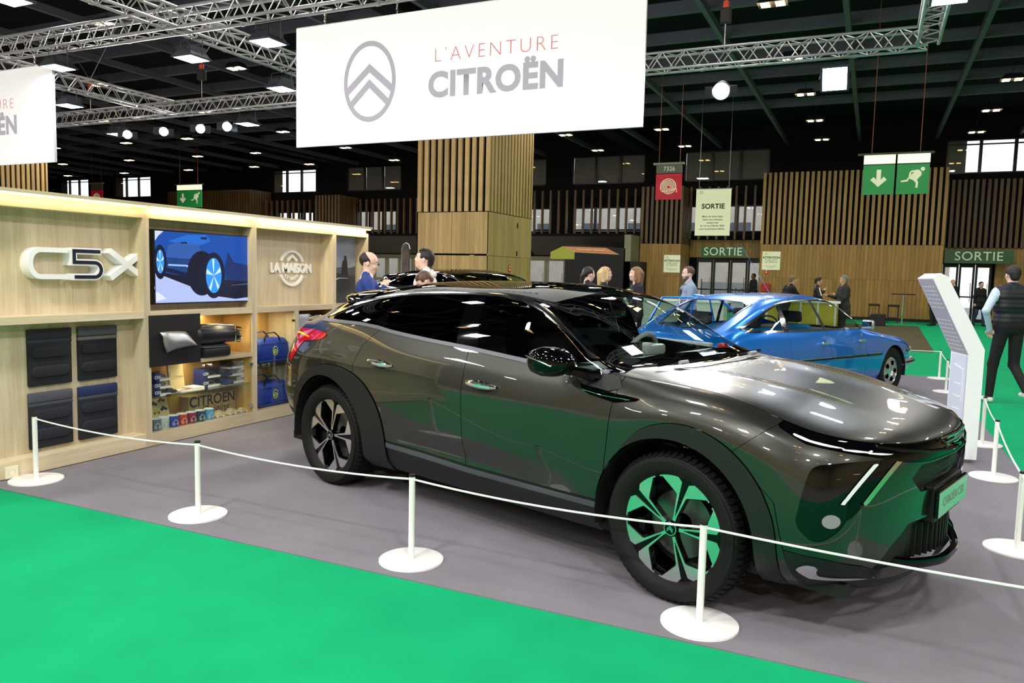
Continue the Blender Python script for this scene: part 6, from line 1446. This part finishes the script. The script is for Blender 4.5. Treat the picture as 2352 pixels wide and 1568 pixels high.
mr=MB().rbox(.44,.50,-1.02,-.86,.93,1.06,.03).build('door_mirror',M_bumper,sal,smooth=True); MB().rbox(.432,.445,-1.005,-.875,.945,1.045,.01).build('mirror_glass',mat('mirror_glass',(.9,.9,.9,1),rough=.02,metal=1),mr); MB().cyl((.5,-.86,.96),(.55,-.80,.93),.015,n=8).build('mirror_arm',M_chrome,mr)
MB().cyl((.35,.45,1.16),(.35,.45,1.16),.01).build('aerial_base',M_black,sal) if False else None
MB().tube([(-.45,-.1,1.36),(-1.35,-.25,1.95)],.0025,n=6).build('aerial',M_bumper,sal)
# tail: badges, plate, lamps
rr=mat('rear_panel_silver','#c6c8cc',rough=.4)
MB().rbox(-2.27,-2.20,-.56,.56,.735,.835,.01).build('rear_panel',rr,sal); text('plate_lettering','CITROËN',M_bgrey,sal,frame((-2.272,-.33,.785),(0,-1,0),(0,0,1)),size=.075); text('badge_lettering','Prestige',M_gloss,sal,frame((-2.278,.40,.785),(0,-1,0),(0,0,1)),size=.07); MB().rbox(-2.276,-2.268,.26,.54,.752,.82,.003).build('badge',rr,sal)
for s in (-1,1): MB().rbox(-2.19,-2.10,s*.64-.06,s*.64+.06,.70,.84,.03).build('tail_lamp',M_redl,sal,smooth=True)
MB().rbox(-2.285,-2.26,-.07,.03,.75,.81,.01).build('boot_lock',M_chrome,sal)
# interior
for y in (-.36,.36):
    MB().rbox(-.15,.38,y-.26,y+.26,.38,.55,.06).build('seat',M_bseat,sal,smooth=True); Mx=Matrix.Translation((-.17,y,.5))@Matrix.Rotation(math.radians(-16),4,'Y'); MB().rbox(-.08,.05,-.25,.25,0,.52,.06,Mx).build('backrest',M_bseat,sal,smooth=True); MB().rbox(-.05,.03,-.13,.13,.54,.68,.03,Mx).build('headrest',M_seat,sal,smooth=True)
MB().rbox(-1.15,-.65,-.62,.62,.38,.58,.06).build('rear_seat',M_bseat,sal,smooth=True); MB().rbox(-1.25,-1.08,-.62,.62,.5,.98,.06).build('rear_backrest',M_bseat,sal,smooth=True)
for y in (-.35,.35): MB().rbox(-1.28,-1.18,y-.14,y+.14,.97,1.12,.03).build('rear_headrest',M_seat,sal,smooth=True)
MB().box(-1.98,-1.22,-.6,.6,.90,.925).build('parcel_shelf',M_parcel,sal)
MB().rbox(.35,.85,-.68,.68,.78,.90,.05).build('dashboard',M_seat,sal,smooth=True); MB().tube([(.22+.05*math.sin(t),.36+.19*math.cos(t),.86+.18*math.sin(t)) for t in [2*math.pi*i/28 for i in range(28)]],.013,n=8,closed=True).build('steering_wheel',M_black,sal,smooth=True)
MB().box(-1.3,.9,-.75,.75,.22,.30).build('cabin_floor',M_black,sal)
# open left doors: frame loops swung out on their front hinges
def opendoor(hx,ang,L,pts,nm):
    M=Matrix.Translation((hx,.84,0))@Matrix.Rotation(-ang,4,'Z')   # door runs backwards from the hinge
    b=MB(); b.prism([(0,.24),(-L,.24),(-L,.90),(0,.92)],-.03,.03,M@frame((0,0,0),(1,0,0),(0,0,1))); d=b.build('open_'+nm,M_blue,sal)
    MB().tube([M@Vector(p) for p in pts],.017,n=6).build('window_frame',M_blue,d)
opendoor(-.26,math.radians(62),.95,[(-.02,0,.9),(-.10,-.03,1.27),(-.75,-.03,1.25),(-.93,-.02,.9)],'rear_door'); opendoor(.62,math.radians(60),.90,[(-.05,0,.9),(-.50,-.03,1.24),(-.85,-.03,1.285),(-.90,-.02,.9)],'front_door')
# ================= black hatchback behind (same family shape) =================
blk=dup(car,loc=(-6.15,11.55,.006),rz=math.radians(-22),label='glossy black car behind the grey car roof, beside the standing men',matmap={'paint_grey_bronze':M_gloss})
blk.name='black_car'; blk.scale=(1.08,1.08,1.075)
# ================= people (one continuous skin grown from blended limbs) =================
def surfnet(F,org,h,lab=None):
    s=F<0; nx,ny,nz=F.shape
    def cr(a): return a
    c=np.zeros((nx-1,ny-1,nz-1),int)
    for i in (0,1):
        for j in (0,1):
            for k in (0,1): c+=s[i:nx-1+i,j:ny-1+j,k:nz-1+k]
    act=(c>0)&(c<8); idx=-np.ones(act.shape,int); cells=np.argwhere(act); idx[act]=np.arange(len(cells))
    acc=np.zeros((len(cells),3)); cnt=np.zeros(len(cells)); X,Y,Z=cells.T
    for ax in range(3):
        o=[(0,0),(0,1),(1,0),(1,1)]
        for p,q in o:
            a=[0,0,0]; rest=[i for i in range(3) if i!=ax]; a[rest[0]]=p; a[rest[1]]=q; b=list(a); b[ax]=1
            fa=F[X+a[0],Y+a[1],Z+a[2]]; fb=F[X+b[0],Y+b[1],Z+b[2]]; m=(fa<0)!=(fb<0)
            t=np.where(m,fa/np.where(m,fa-fb,1),0); P=np.array(a,float)[None,:].repeat(len(cells),0); P[:,ax]=t
            acc[m]+=P[m]; cnt[m]+=1
    V=org+h*(cells+acc/cnt[:,None]); faces=[]
    for ax in range(3):
        r=[i for i in range(3) if i!=ax]
        sl0=[slice(1,-1)]*3; sl0[ax]=slice(0,-1); sl1=list(sl0); sl1[ax]=slice(1,None)
        A=s[tuple(sl0)]; B=s[tuple(sl1)]; m=A!=B; e=np.argwhere(m)
        for q in r: e[:,q]+=1
        def cell(d0,d1):
            z=e.copy(); z[:,r[0]]-=d0; z[:,r[1]]-=d1; return idx[z[:,0],z[:,1],z[:,2]]
        Q=np.stack([cell(0,0),cell(1,0),cell(1,1),cell(0,1)],1); fl=A[m]
        if ax==1: fl=~fl
        Q[~fl]=Q[~fl][:,::-1]; faces.append(Q)
    Q=np.concatenate(faces); return V,Q[(Q>=0).all(1)]
def field(prims,h,k=.025,pad=.05):
    lo=np.min([np.minimum(np.array(p['a'])-p['R'],np.array(p['b'])-p['R']) for p in prims],0)-pad; hi=np.max([np.maximum(np.array(p['a'])+p['R'],np.array(p['b'])+p['R']) for p in prims],0)+pad
    n=np.ceil((hi-lo)/h).astype(int)+1; F=np.full(n,.2); L=np.zeros(n,int); best=np.full(n,9.)
    for p in prims:
        a=np.array(p['a'],float);b=np.array(p['b'],float); m=p['R']+k*2+.02
        i0=np.maximum(0,np.floor((np.minimum(a,b)-m-lo)/h).astype(int)); i1=np.minimum(n,np.ceil((np.maximum(a,b)+m-lo)/h).astype(int)+1)
        g=np.stack(np.meshgrid(*[lo[q]+h*np.arange(i0[q],i1[q]) for q in range(3)],indexing='ij'),-1)
        if p['t']=='c':
            ab=b-a; t=np.clip(((g-a)@ab)/max(ab@ab,1e-9),0,1); w=g-a-t[...,None]*ab; fl=p.get('fl')
            if fl is not None: M_=np.array(fl); w=w@M_.T
            d=np.linalg.norm(w,axis=-1)-(p['ra']+(p['rb']-p['ra'])*t)
        else:
            q=(g-a)@np.array(p['M']); r=np.array(p['r']); kk=np.linalg.norm(q/r,axis=-1); d=(kk-1)*r.min()*1.0
            d=np.where(kk>.3,kk*(kk-1)/np.maximum(np.linalg.norm(q/(r*r),axis=-1),1e-6),d)
        if p.get('quilt'): d=d-p['quilt']*np.abs(np.sin(g[...,2]*math.pi/.062))**.6
        sl=tuple(slice(i0[q],i1[q]) for q in range(3)); f=F[sl]; kk_=p.get('k',k); hh=np.clip(.5+.5*(f-d)/kk_,0,1); F[sl]=f*(1-hh)+d*hh-kk_*hh*(1-hh)
        bb=best[sl]; dd=d-p.get('pri',0); u=dd<bb; L[sl]=np.where(u,p['m'],L[sl]); best[sl]=np.where(u,dd,bb)
        if p.get('cut'):
            pass
    return F,L,lo
def skinmesh(name,prims,mats,h,parent,k=.025,clip=None):
    F,L,lo=field(prims,h,k)
    if clip is not None:
        n=F.shape; g=np.stack(np.meshgrid(*[lo[q]+h*np.arange(n[q]) for q in range(3)],indexing='ij'),-1); F=np.maximum(F,clip(g))
    V,Q=surfnet(F,lo,h); me=bpy.data.meshes.new(name); me.from_pydata(V.tolist(),[],Q.tolist())
    for m in mats: me.materials.append(m)
    cen=V[Q].mean(1); ii=np.clip(np.round((cen-lo)/h).astype(int),0,np.array(F.shape)-1); me.polygons.foreach_set('material_index',L[ii[:,0],ii[:,1],ii[:,2]].astype(np.int32)); me.shade_smooth(); me.update()
    return link(name,me,parent)
def cap(a,b,ra,rb,m,**q): return dict(t='c',a=tuple(a),b=tuple(b),ra=ra,rb=rb,R=max(ra,rb),m=m,**q)
def elp(a,r,m,M_=None,**q): return dict(t='e',a=tuple(a),b=tuple(a),r=r,R=max(r),m=m,M=(np.array(M_) if M_ is not None else np.eye(3)).tolist(),**q)
M_skin=mat('skin','#d8a58c',rough=.5,var=.05,vscale=20); M_skin2=mat('skin_pale','#ecc4b0',rough=.5); M_eye=mat('eye_white','#e8e4de',rough=.2); M_iris=mat('iris_dark','#2a1c14',rough=.2); M_lip=mat('lips','#a85a50',rough=.5); M_shoe=mat('shoe_black','#101010',rough=.4); M_specs=mat('spectacles','#22201e',rough=.3)
def hm(n,col): return mat('hair_'+n,col,rough=.55,bump=.5,bscale=90,stretch=(1,1,.15),var=.35,vscale=40)
def person(label,x,y,heading,H,top,trousers,hair,hairstyle='short',skin=None,head=(0,0),arms=None,legs=None,group=None,res=.012,shoes=None,sleeve=None,glasses=False,beard=None,coat=False,z=0.,quilt=0,lean=0.,female=False,seat=False,hands=True,build=1.0,collar=None,hood=None):
    """local frame: facing +x, left = +y. arms: {'L':(elbow,wrist,handdir),'R':...} in metres relative to the shoulder"""
    p=thing('person',label,'person',(x,y,z),math.radians(heading),group); s=H/1.75; skin=skin or M_skin; shoes=shoes or M_shoe; sleeve=sleeve or top
    mats=[skin,top,trousers,shoes,sleeve]; SK,TP,TR,SH,SL=range(5); P=[]
    lx=lambda zz:lean*max(0,(zz-.95))   # forward lean grows with height
    def J(a,b,c_): return np.array([a*s+lx(c_)*s,b*s,c_*s])
    bw=build*(.92 if female else 1.0)
    # torso
    P+=[cap(J(0,-.06,1.0),J(0,.06,1.0),.125*s*bw,.125*s*bw,TR),cap(J(0,-.055,1.08),J(0,.055,1.08),.118*s*bw,.118*s*bw,TP,quilt=quilt),cap(J(.005,-.08,1.24),J(.005,.08,1.24),.118*s*bw,.118*s*bw,TP,quilt=quilt),cap(J(0,-.10,1.36),J(0,.10,1.36),.105*s*bw,.105*s*bw,TP,quilt=quilt),cap(J(-.005,-.15*bw,1.43),J(-.005,.15*bw,1.43),.062*s,.062*s,TP)]
    P+=[cap(J(-.02,sy*.13,1.445),J(-.015,sy*.03,1.50),.045*s,.045*s,TP,k=.03) for sy in (-1,1)]
    if female: P+=[elp(J(.09,sy*.075,1.28),(.05*s,.06*s,.06*s),TP) for sy in (-1,1)]
    if coat: P+=[cap(J(0,-.07,.80),J(0,.07,.80),.15*s*bw,.15*s*bw,TP),cap(J(0,-.07,.95),J(0,.07,.95),.14*s*bw,.14*s*bw,TP)]
    P+=[cap(J(-.01,0,1.44),J(.012,0,1.56),.058*s,.052*s,SK,k=.015)]
    if collar is not None: mats.append(collar); P+=[cap(J(-.012,0,1.455),J(0,0,1.50),.068*s,.062*s,len(mats)-1,k=.01)]
    # legs
    legs=legs or {'L':((.02,.1,.50),(-.02,.11,.09)),'R':((.02,-.1,.50),(-.02,-.11,.09))}
    for sd,sy in (('L',1),('R',-1)):
        kn,an=legs[sd]; hp=J(0,sy*.09,.93); kn=np.array(kn)*s; an=np.array(an)*s
        P+=[cap(hp,kn,.085*s,.062*s,TR),cap(kn,an,.060*s,.046*s,TR),cap(an+[0,0,-.02*s],an+np.array([.0,0,-.045])*s,.042*s,.040*s,SH,k=.01),cap(an+np.array([-.03,0,-.055])*s,an+np.array([.13,sy*.02,-.06])*s,.036*s,.032*s,SH,k=.015)]
    # arms
    arms=arms or {}
    dflt={'L':((.0,.06,-.28),(.06,.07,-.52)),'R':((.0,-.06,-.28),(.06,-.07,-.52))}
    fingers=[]
    for sd,sy in (('L',1),('R',-1)):
        el,wr=arms.get(sd,dflt[sd])[:2]; sh=J(-.005,sy*.185*bw,1.41); el=sh+np.array(el)*s; wr=sh+np.array(wr)*s
        P+=[cap(sh,el,.056*s,.045*s,SL),cap(el,wr,.043*s,.030*s,SL if len(arms.get(sd,()))<4 else SL,k=.02)]
        d=(wr-el)/np.linalg.norm(wr-el); hd=np.array(arms[sd][2]) if sd in arms and len(arms[sd])>2 and arms[sd][2] is not None else d; hd=hd/np.linalg.norm(hd)
        sdv=np.cross(hd,[0,0,1.]); sdv=sdv/np.linalg.norm(sdv) if np.linalg.norm(sdv)>.2 else np.array([1.,0,0])
        up_=np.cross(sdv,hd); pm=wr+hd*.05*s
        P+=[cap(wr,wr+hd*.02*s,.027*s,.027*s,SK,k=.012),cap(pm-sdv*.018*s,pm+sdv*.018*s,.024*s,.024*s,SK,k=.012,pri=.004)]
        if hands:
            for i,(o,l) in enumerate(((-.033,.062),(-.011,.074),(.011,.070),(.032,.055))):
                b0=pm+sdv*o*s+hd*.02*s; b1=b0+(hd*.55*l+up_*-.18*l)*s; b2=b1+(hd*.35*l-up_*.30*l)*s
                P+=[cap(b0,b1,.0095*s,.0088*s,SK,k=.006),cap(b1,b2,.0088*s,.0075*s,SK,k=.006)]
            t0=wr+hd*.022*s-sdv*.026*s; t1=t0+(hd*.03-sdv*.022)*s; t2=t1+(hd*.028-sdv*.006-up_*.01)*s; P+=[cap(t0,t1,.012*s,.010*s,SK,k=.008),cap(t1,t2,.010*s,.008*s,SK,k=.006)]
    # head
    yaw,pit=[math.radians(a) for a in head]; Rh=(Matrix.Rotation(yaw,3,'Z')@Matrix.Rotation(pit,3,'Y')); Rn=np.array(Rh); hc=J(.02,0,1.635); hs=s*1.0
    Hd=lambda a,b,c_: hc+Rn@(np.array([a,b,c_])*hs)
    P+=[elp(Hd(-.012,0,.028),(.094*hs,.076*hs,.086*hs),SK,Rn,k=.02),elp(Hd(.018,0,-.035),(.070*hs,.060*hs,.078*hs),SK,Rn,k=.025),elp(Hd(.055,0,-.085),(.030*hs,.030*hs,.024*hs),SK,Rn,k=.02),
        cap(Hd(.082,0,.015),Hd(.097,0,-.022),.006*hs,.0105*hs,SK,k=.014),elp(Hd(.07,.033,-.028),(.02*hs,.022*hs,.022*hs),SK,Rn,k=.02),elp(Hd(.07,-.033,-.028),(.02*hs,.022*hs,.022*hs),SK,Rn,k=.02),cap(Hd(.080,-.025,.03),Hd(.080,.025,.03),.010*hs,.010*hs,SK,k=.012),cap(Hd(.088,-.012,-.06),Hd(.088,.012,-.06),.008*hs,.008*hs,SK,k=.01)]
    for sy in (-1,1): P+=[elp(Hd(-.008,sy*.077,-.012),(.018*hs,.008*hs,.031*hs),SK,Rn,k=.008)]
    body=skinmesh('body',P,mats,res,p)
    E4=lambda a,b,c_:Matrix.Translation(Vector(Hd(a,b,c_)))@Rh.to_4x4()
    if res<.02:
        for sy in (-1,1):
            MB().ell((0,0,0),(.007*hs,.014*hs,.0075*hs),12,8,M=E4(.0815,sy*.032,.008)).build('eye',M_eye,p,smooth=True); MB().ell((0,0,0),(.004*hs,.006*hs,.006*hs),10,6,M=E4(.087,sy*.032,.008)).build('iris',M_iris,p,smooth=True)
            MB().tube([Hd(.083,sy*.016,.028),Hd(.088,sy*.032,.033),Hd(.078,sy*.050,.027)],.0035*hs,n=6).build('eyebrow',hair,p,smooth=True)
        MB().ell((0,0,0),(.007*hs,.024*hs,.0065*hs),12,6,M=E4(.090,0,-.057)).build('lips',M_lip,p,smooth=True)
    hres=max(.008,res*.8)
    if hairstyle!='bald':
        HP=[elp(Hd(-.016,0,.031),(.1*hs,.082*hs,.091*hs),0,Rn)]
        def face(g,x0=.040,z0=.055,lowz=-.06):
            q=(g-hc)@Rn/hs; xx,yy,zz=q[...,0],q[...,1],q[...,2]
            front=np.minimum(xx-x0+.0*zz, z0-zz)           # positive inside the face region (front and below hairline)
            ear=np.minimum(xx+.03,-(zz-.02)) 
            return np.maximum.reduce([front*hs, np.minimum(xx+.055,.0-zz)*hs*1.0, (lowz-zz)*hs])
        if hairstyle in('short','crop'):
            skinmesh('hair',HP+[cap(Hd(-.06,0,-.03),Hd(-.05,0,.0),.055*hs,.06*hs,0)],[hair],hres,p,clip=lambda g:face(g,lowz=-.075))
            if hairstyle=='short': skinmesh('fringe',[cap(Hd(.048,-.04,.078),Hd(.056,.03,.086),.016*hs,.016*hs,0),cap(Hd(.015,-.035,.104),Hd(.025,.035,.104),.018*hs,.018*hs,0)],[hair],hres,p)
        elif hairstyle=='receding':
            skinmesh('hair',HP,[hair],hres,p,clip=lambda g:np.maximum(face(g,x0=.015,z0=.2),.7*((((g-hc)@Rn)[...,2]-.058*hs)+.9*(((g-hc)@Rn)[...,0]+.02*hs))))
        elif hairstyle=='thinning':
            skinmesh('hair',HP,[hair],hres,p,clip=lambda g:face(g,x0=.022,z0=.085))
        elif hairstyle in('long','longwave'):
            skinmesh('hair',HP+[cap(Hd(-.05,.06,.02),Hd(-.03,.085,-.17),.045*hs,.035*hs,0),cap(Hd(-.05,-.06,.02),Hd(-.03,-.085,-.17),.045*hs,.035*hs,0),cap(Hd(-.08,0,0),Hd(-.07,0,-.18),.065*hs,.06*hs,0),cap(Hd(.04,.05,.07),Hd(.015,.088,-.09),.024*hs,.028*hs,0),cap(Hd(.04,-.05,.07),Hd(.015,-.088,-.09),.024*hs,.028*hs,0)],[hair],hres,p,clip=lambda g:np.minimum(((((g-hc)@Rn)[...,0]/hs)-.040)*hs,(.060-((g-hc)@Rn)[...,2]/hs)*hs))
        elif hairstyle=='ponytail':
            skinmesh('hair',HP+[elp(Hd(-.105,0,-.01),(.035*hs,.035*hs,.035*hs),0,Rn),cap(Hd(-.12,0,-.03),Hd(-.13,.02,-.14),.032*hs,.018*hs,0)],[hair],hres,p,clip=lambda g:face(g,x0=.03,z0=.07,lowz=-.5))
    if beard is not None:
        skinmesh('beard',[elp(Hd(.022,0,-.052),(.073*hs,.064*hs,.070*hs),0,Rn),elp(Hd(.062,0,-.092),(.033*hs,.034*hs,.030*hs),0,Rn)],[beard],hres*.8,p,clip=lambda g:np.maximum.reduce([(((g-hc)@Rn)[...,2]/hs+.035)*hs,(-.005-((g-hc)@Rn)[...,0]/hs)*hs,np.minimum(.0*hs+(((g-hc)@Rn)[...,0]/hs-.06)*hs,(((g-hc)@Rn)[...,2]/hs+.072)*hs*1.0)]))
        MB().tube([Hd(.088,-.03,-.056),Hd(.097,-.012,-.047),Hd(.097,.012,-.047),Hd(.088,.03,-.056)],.005*hs,n=6).build('moustache',beard,p,smooth=True)
    if glasses:
        b=MB()
        for sy in (-1,1): b.tube([Hd(.101,sy*.033+.021*math.cos(t),.005+.017*math.sin(t)) for t in [2*math.pi*i/16 for i in range(16)]],.0018,n=5,closed=True); b.tube([Hd(.101,sy*.054,.008),Hd(.05,sy*.082,.008),Hd(0,sy*.086,.004)],.0018,n=5)
        b.tube([Hd(.101,-.012,.01),Hd(.104,0,.013),Hd(.101,.012,.01)],.0018,n=5); b.build('spectacles',M_specs,p)
    if hood is not None: skinmesh('hood',[cap(J(-.075,-.07,1.465),J(-.075,.07,1.465),.042*s,.042*s,0),cap(J(-.04,-.10,1.50),J(-.02,-.09,1.46),.035*s,.03*s,0),cap(J(-.04,.10,1.50),J(-.02,.09,1.46),.035*s,.03*s,0)],[hood],.012,p)
    p['_J']=0; del p['_J']
    return p,J,Hd
C_suit=mat('suit_blue','#1f3a86',rough=.75,bump=.2,bscale=300,var=.06); C_dark=mat('trousers_black','#121318',rough=.8); C_wj=mat('jacket_white','#efe8e4',rough=.7,var=.04); C_blk=mat('cloth_black','#131216',rough=.85); C_jean=mat('jeans_blue','#26384f',rough=.9,var=.2,vscale=20); C_shirt=mat('shirt_greyblue','#8fa0b8',rough=.8,var=.06); C_grey=mat('coat_grey','#2e2d2c',rough=.9,var=.1); C_lb=mat('shirt_lightblue','#c2d4ea',rough=.75,var=.05); C_vest=mat('vest_navy','#141722',rough=.55); C_wht=mat('sneaker_white','#ecebe6',rough=.5); C_scarf=mat('scarf_grey','#6d7076',rough=.9); C_col=mat('collar_white','#eceef0',rough=.7)
C_print=mat('blouse_print','#191722',rough=.8)
h_dk=hm('dark','#1c1512'); h_br=hm('brown','#5a4232'); h_bl=hm('blonde','#c8ab7c'); h_ca=hm('caramel','#86623c'); h_gr=hm('grey','#8a8580'); h_bd=hm('greyblond','#7a6648'); h_sp=hm('saltpepper','#5a5450')
# stand visitors
a,J,Hd=person('balding man in blue suit and glasses, hand to his chin, by the display wall',-4.84,6.73,38,1.73,C_suit,C_dark,h_dk,'receding',M_skin2,head=(-8,12),arms={'R':((.10,-.07,-.24),(.17,.06,-.03),(.3,.55,.75)),'L':((.05,.05,-.26),(.24,-.02,-.22),(.8,-.5,.1))},glasses=True,collar=C_col,res=.0095,build=1.18)
a,J,Hd=person('man in white hooded jacket and grey scarf looking up to the left',-4.67,7.62,203,1.80,C_wj,C_dark,h_dk,'short',M_skin2,head=(0,-10),collar=C_scarf,hood=C_wj,res=.0095,build=1.12)
for sy in (-1,1): MB().add([J(.10,sy*.01,1.40),J(.085,sy*.09,1.47),J(.07,sy*.13,1.42),J(.115,sy*.05,1.30)],[(0,1,2,3)]).build('lapel',C_scarf,a)
person('brown-haired person with head bowed, in front of the white-jacketed man',-4.30,7.02,215,1.54,C_wj,C_jean,h_br,'short',M_skin2,head=(10,42),res=.011)
person('person with dark hair tied in a ponytail, seen from behind',-3.88,10.95,55,1.67,C_blk,C_jean,h_dk,'ponytail',M_skin2,res=.011)
a,J,Hd=person('blonde long-haired woman in glasses smiling to the right, raising one hand',-3.80,11.5,22,1.68,C_blk,C_dark,h_bl,'long',M_skin2,glasses=True,female=True,res=.011,arms={'R':((.12,-.03,-.24),(.34,.0,-.10),(.5,.1,.8))})
g=thing('green_pen','bright green pen in the raised hand of the blonde woman','pen',(-3.42,11.52,1.335)); MB().cyl((-.09,-.02,-.02),(.09,.02,.02),.008,n=8).build('barrel',mat('pen_green','#8fd82a',rough=.4,emit=.2,ecol='#8fd82a'),g)
a,J,Hd=person('woman with long caramel hair and dark patterned blouse, facing left',-3.30,11.55,212,1.69,C_print,C_dark,h_ca,'longwave',M_skin2,female=True,res=.0105,head=(0,-2))
b=MB(); r=random.Random(4)
for i in range(26):
    q=J(.0,-.19+.38*r.random(),1.18+.24*r.random()); b.ell((q[0]+.105,q[1],q[2]),(.012,.006,.008),6,4)
stuff(b.build('printed_flowers',mat('print_pale','#8f8a98',rough=.8),a))
MB().tube([J(.07,.06,1.47),J(.12,.03,1.36),J(.125,0,1.22)],.006,n=6,flat=.4).build('lanyard',mat('lanyard_green','#1f6a58',rough=.7),a)
a,J,Hd=person('bearded man in grey-blue shirt leaning at the blue saloon open doors',-2.67,12.35,205,1.72,C_shirt,C_jean,h_br,'thinning',M_skin2,head=(0,6),beard=h_sp,res=.0105,build=1.12,arms={'L':((.06,.06,-.27),(.26,.06,-.40),(.8,0,-.5)),'R':((.08,-.05,-.27),(.24,-.02,-.42),(.8,0,-.5))})
for sy in (-1,1): MB().tube([J(-.02,sy*.07,1.49),J(.07,sy*.075,1.46),J(.125,sy*.04,1.36),J(.135,sy*.015,1.25)],.017,n=8,flat=.5).build('scarf_band',mat('scarf_pattern','#3c4658',rough=.9,var=.9,vscale=60),a,smooth=True)
MB().rbox(.13,.138,-.04,.04,1.12,1.24,.004).build('badge',M_white,a)
# bar group
person('fair-haired person in black leaning on the bar counter, back turned',-1.98,20.0,40,1.66,C_blk,C_dark,h_bd,'short',M_skin,lean=.35,res=.018,arms={'R':((.16,-.04,-.22),(.42,-.06,-.26),None),'L':((.16,.04,-.22),(.42,.03,-.26),None)},group='people talking at the bar')
a,J,Hd=person('dark-haired man in black jacket with a white sleeve stripe, behind the bar',-1.30,21.5,10,1.64,C_blk,C_dark,h_dk,'short',M_skin,glasses=True,res=.018,arms={'L':((.06,.10,-.22),(.22,.20,-.05),(.3,.2,.9)),'R':((.02,-.18,-.18),(.12,-.24,-.34),None)},group='people talking at the bar')
MB().tube([J(.02,-.20,1.46),J(.03,-.30,1.36),J(.06,-.40,1.24)],.014,n=6).build('sleeve_stripe',C_wht,a)
person('grey-haired man in long dark coat facing left at the bar',-.66,20.9,205,1.70,C_grey,C_dark,h_gr,'short',M_skin,coat=True,build=1.15,res=.018,arms={'L':((.08,.05,-.25),(.30,.0,-.16),(.8,0,.4)),'R':((.08,-.05,-.25),(.32,.0,-.20),(.8,0,.3))},group='people talking at the bar')
# far doors
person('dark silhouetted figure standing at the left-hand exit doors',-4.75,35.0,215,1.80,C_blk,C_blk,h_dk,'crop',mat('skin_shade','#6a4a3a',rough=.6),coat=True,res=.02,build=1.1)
person('bald man in dark jacket walking in through the right-hand exit',2.72,33.6,-62,1.72,C_blk,C_dark,h_dk,'bald',M_skin,coat=True,res=.02,build=1.15,group='people at the right-hand exit')
person('dark-haired person in black coat just right of the bald man',3.65,33.6,-60,1.66,C_blk,C_jean,h_dk,'crop',M_skin,coat=True,res=.02,group='people at the right-hand exit',legs={'L':((.1,.1,.5),(.12,.11,.09)),'R':((.0,-.1,.5),(-.15,-.11,.11))})
person('dark figure mostly hidden behind the slanted totem',2.05,32.2,150,1.78,C_blk,C_dark,h_dk,'crop',M_skin,coat=True,res=.02,group='people at the right-hand exit')
# walking man
a,J,Hd=person('man in navy quilted vest and light blue shirt walking away at the right edge',1.63,11.75,113,1.80,C_vest,C_blk,h_dk,'crop',M_skin2,sleeve=C_lb,shoes=C_wht,res=.010,quilt=.010,build=1.08,collar=C_vest,head=(-6,0),
  legs={'L':((.10,.11,.50),(.10,.13,.095)),'R':((.02,-.10,.50),(-.26,-.11,.20))},arms={'L':((-.11,.17,-.23),(.03,.03,-.47),(.6,-.6,-.7)),'R':((.02,-.1,-.28),(.16,-.08,-.48),None)})
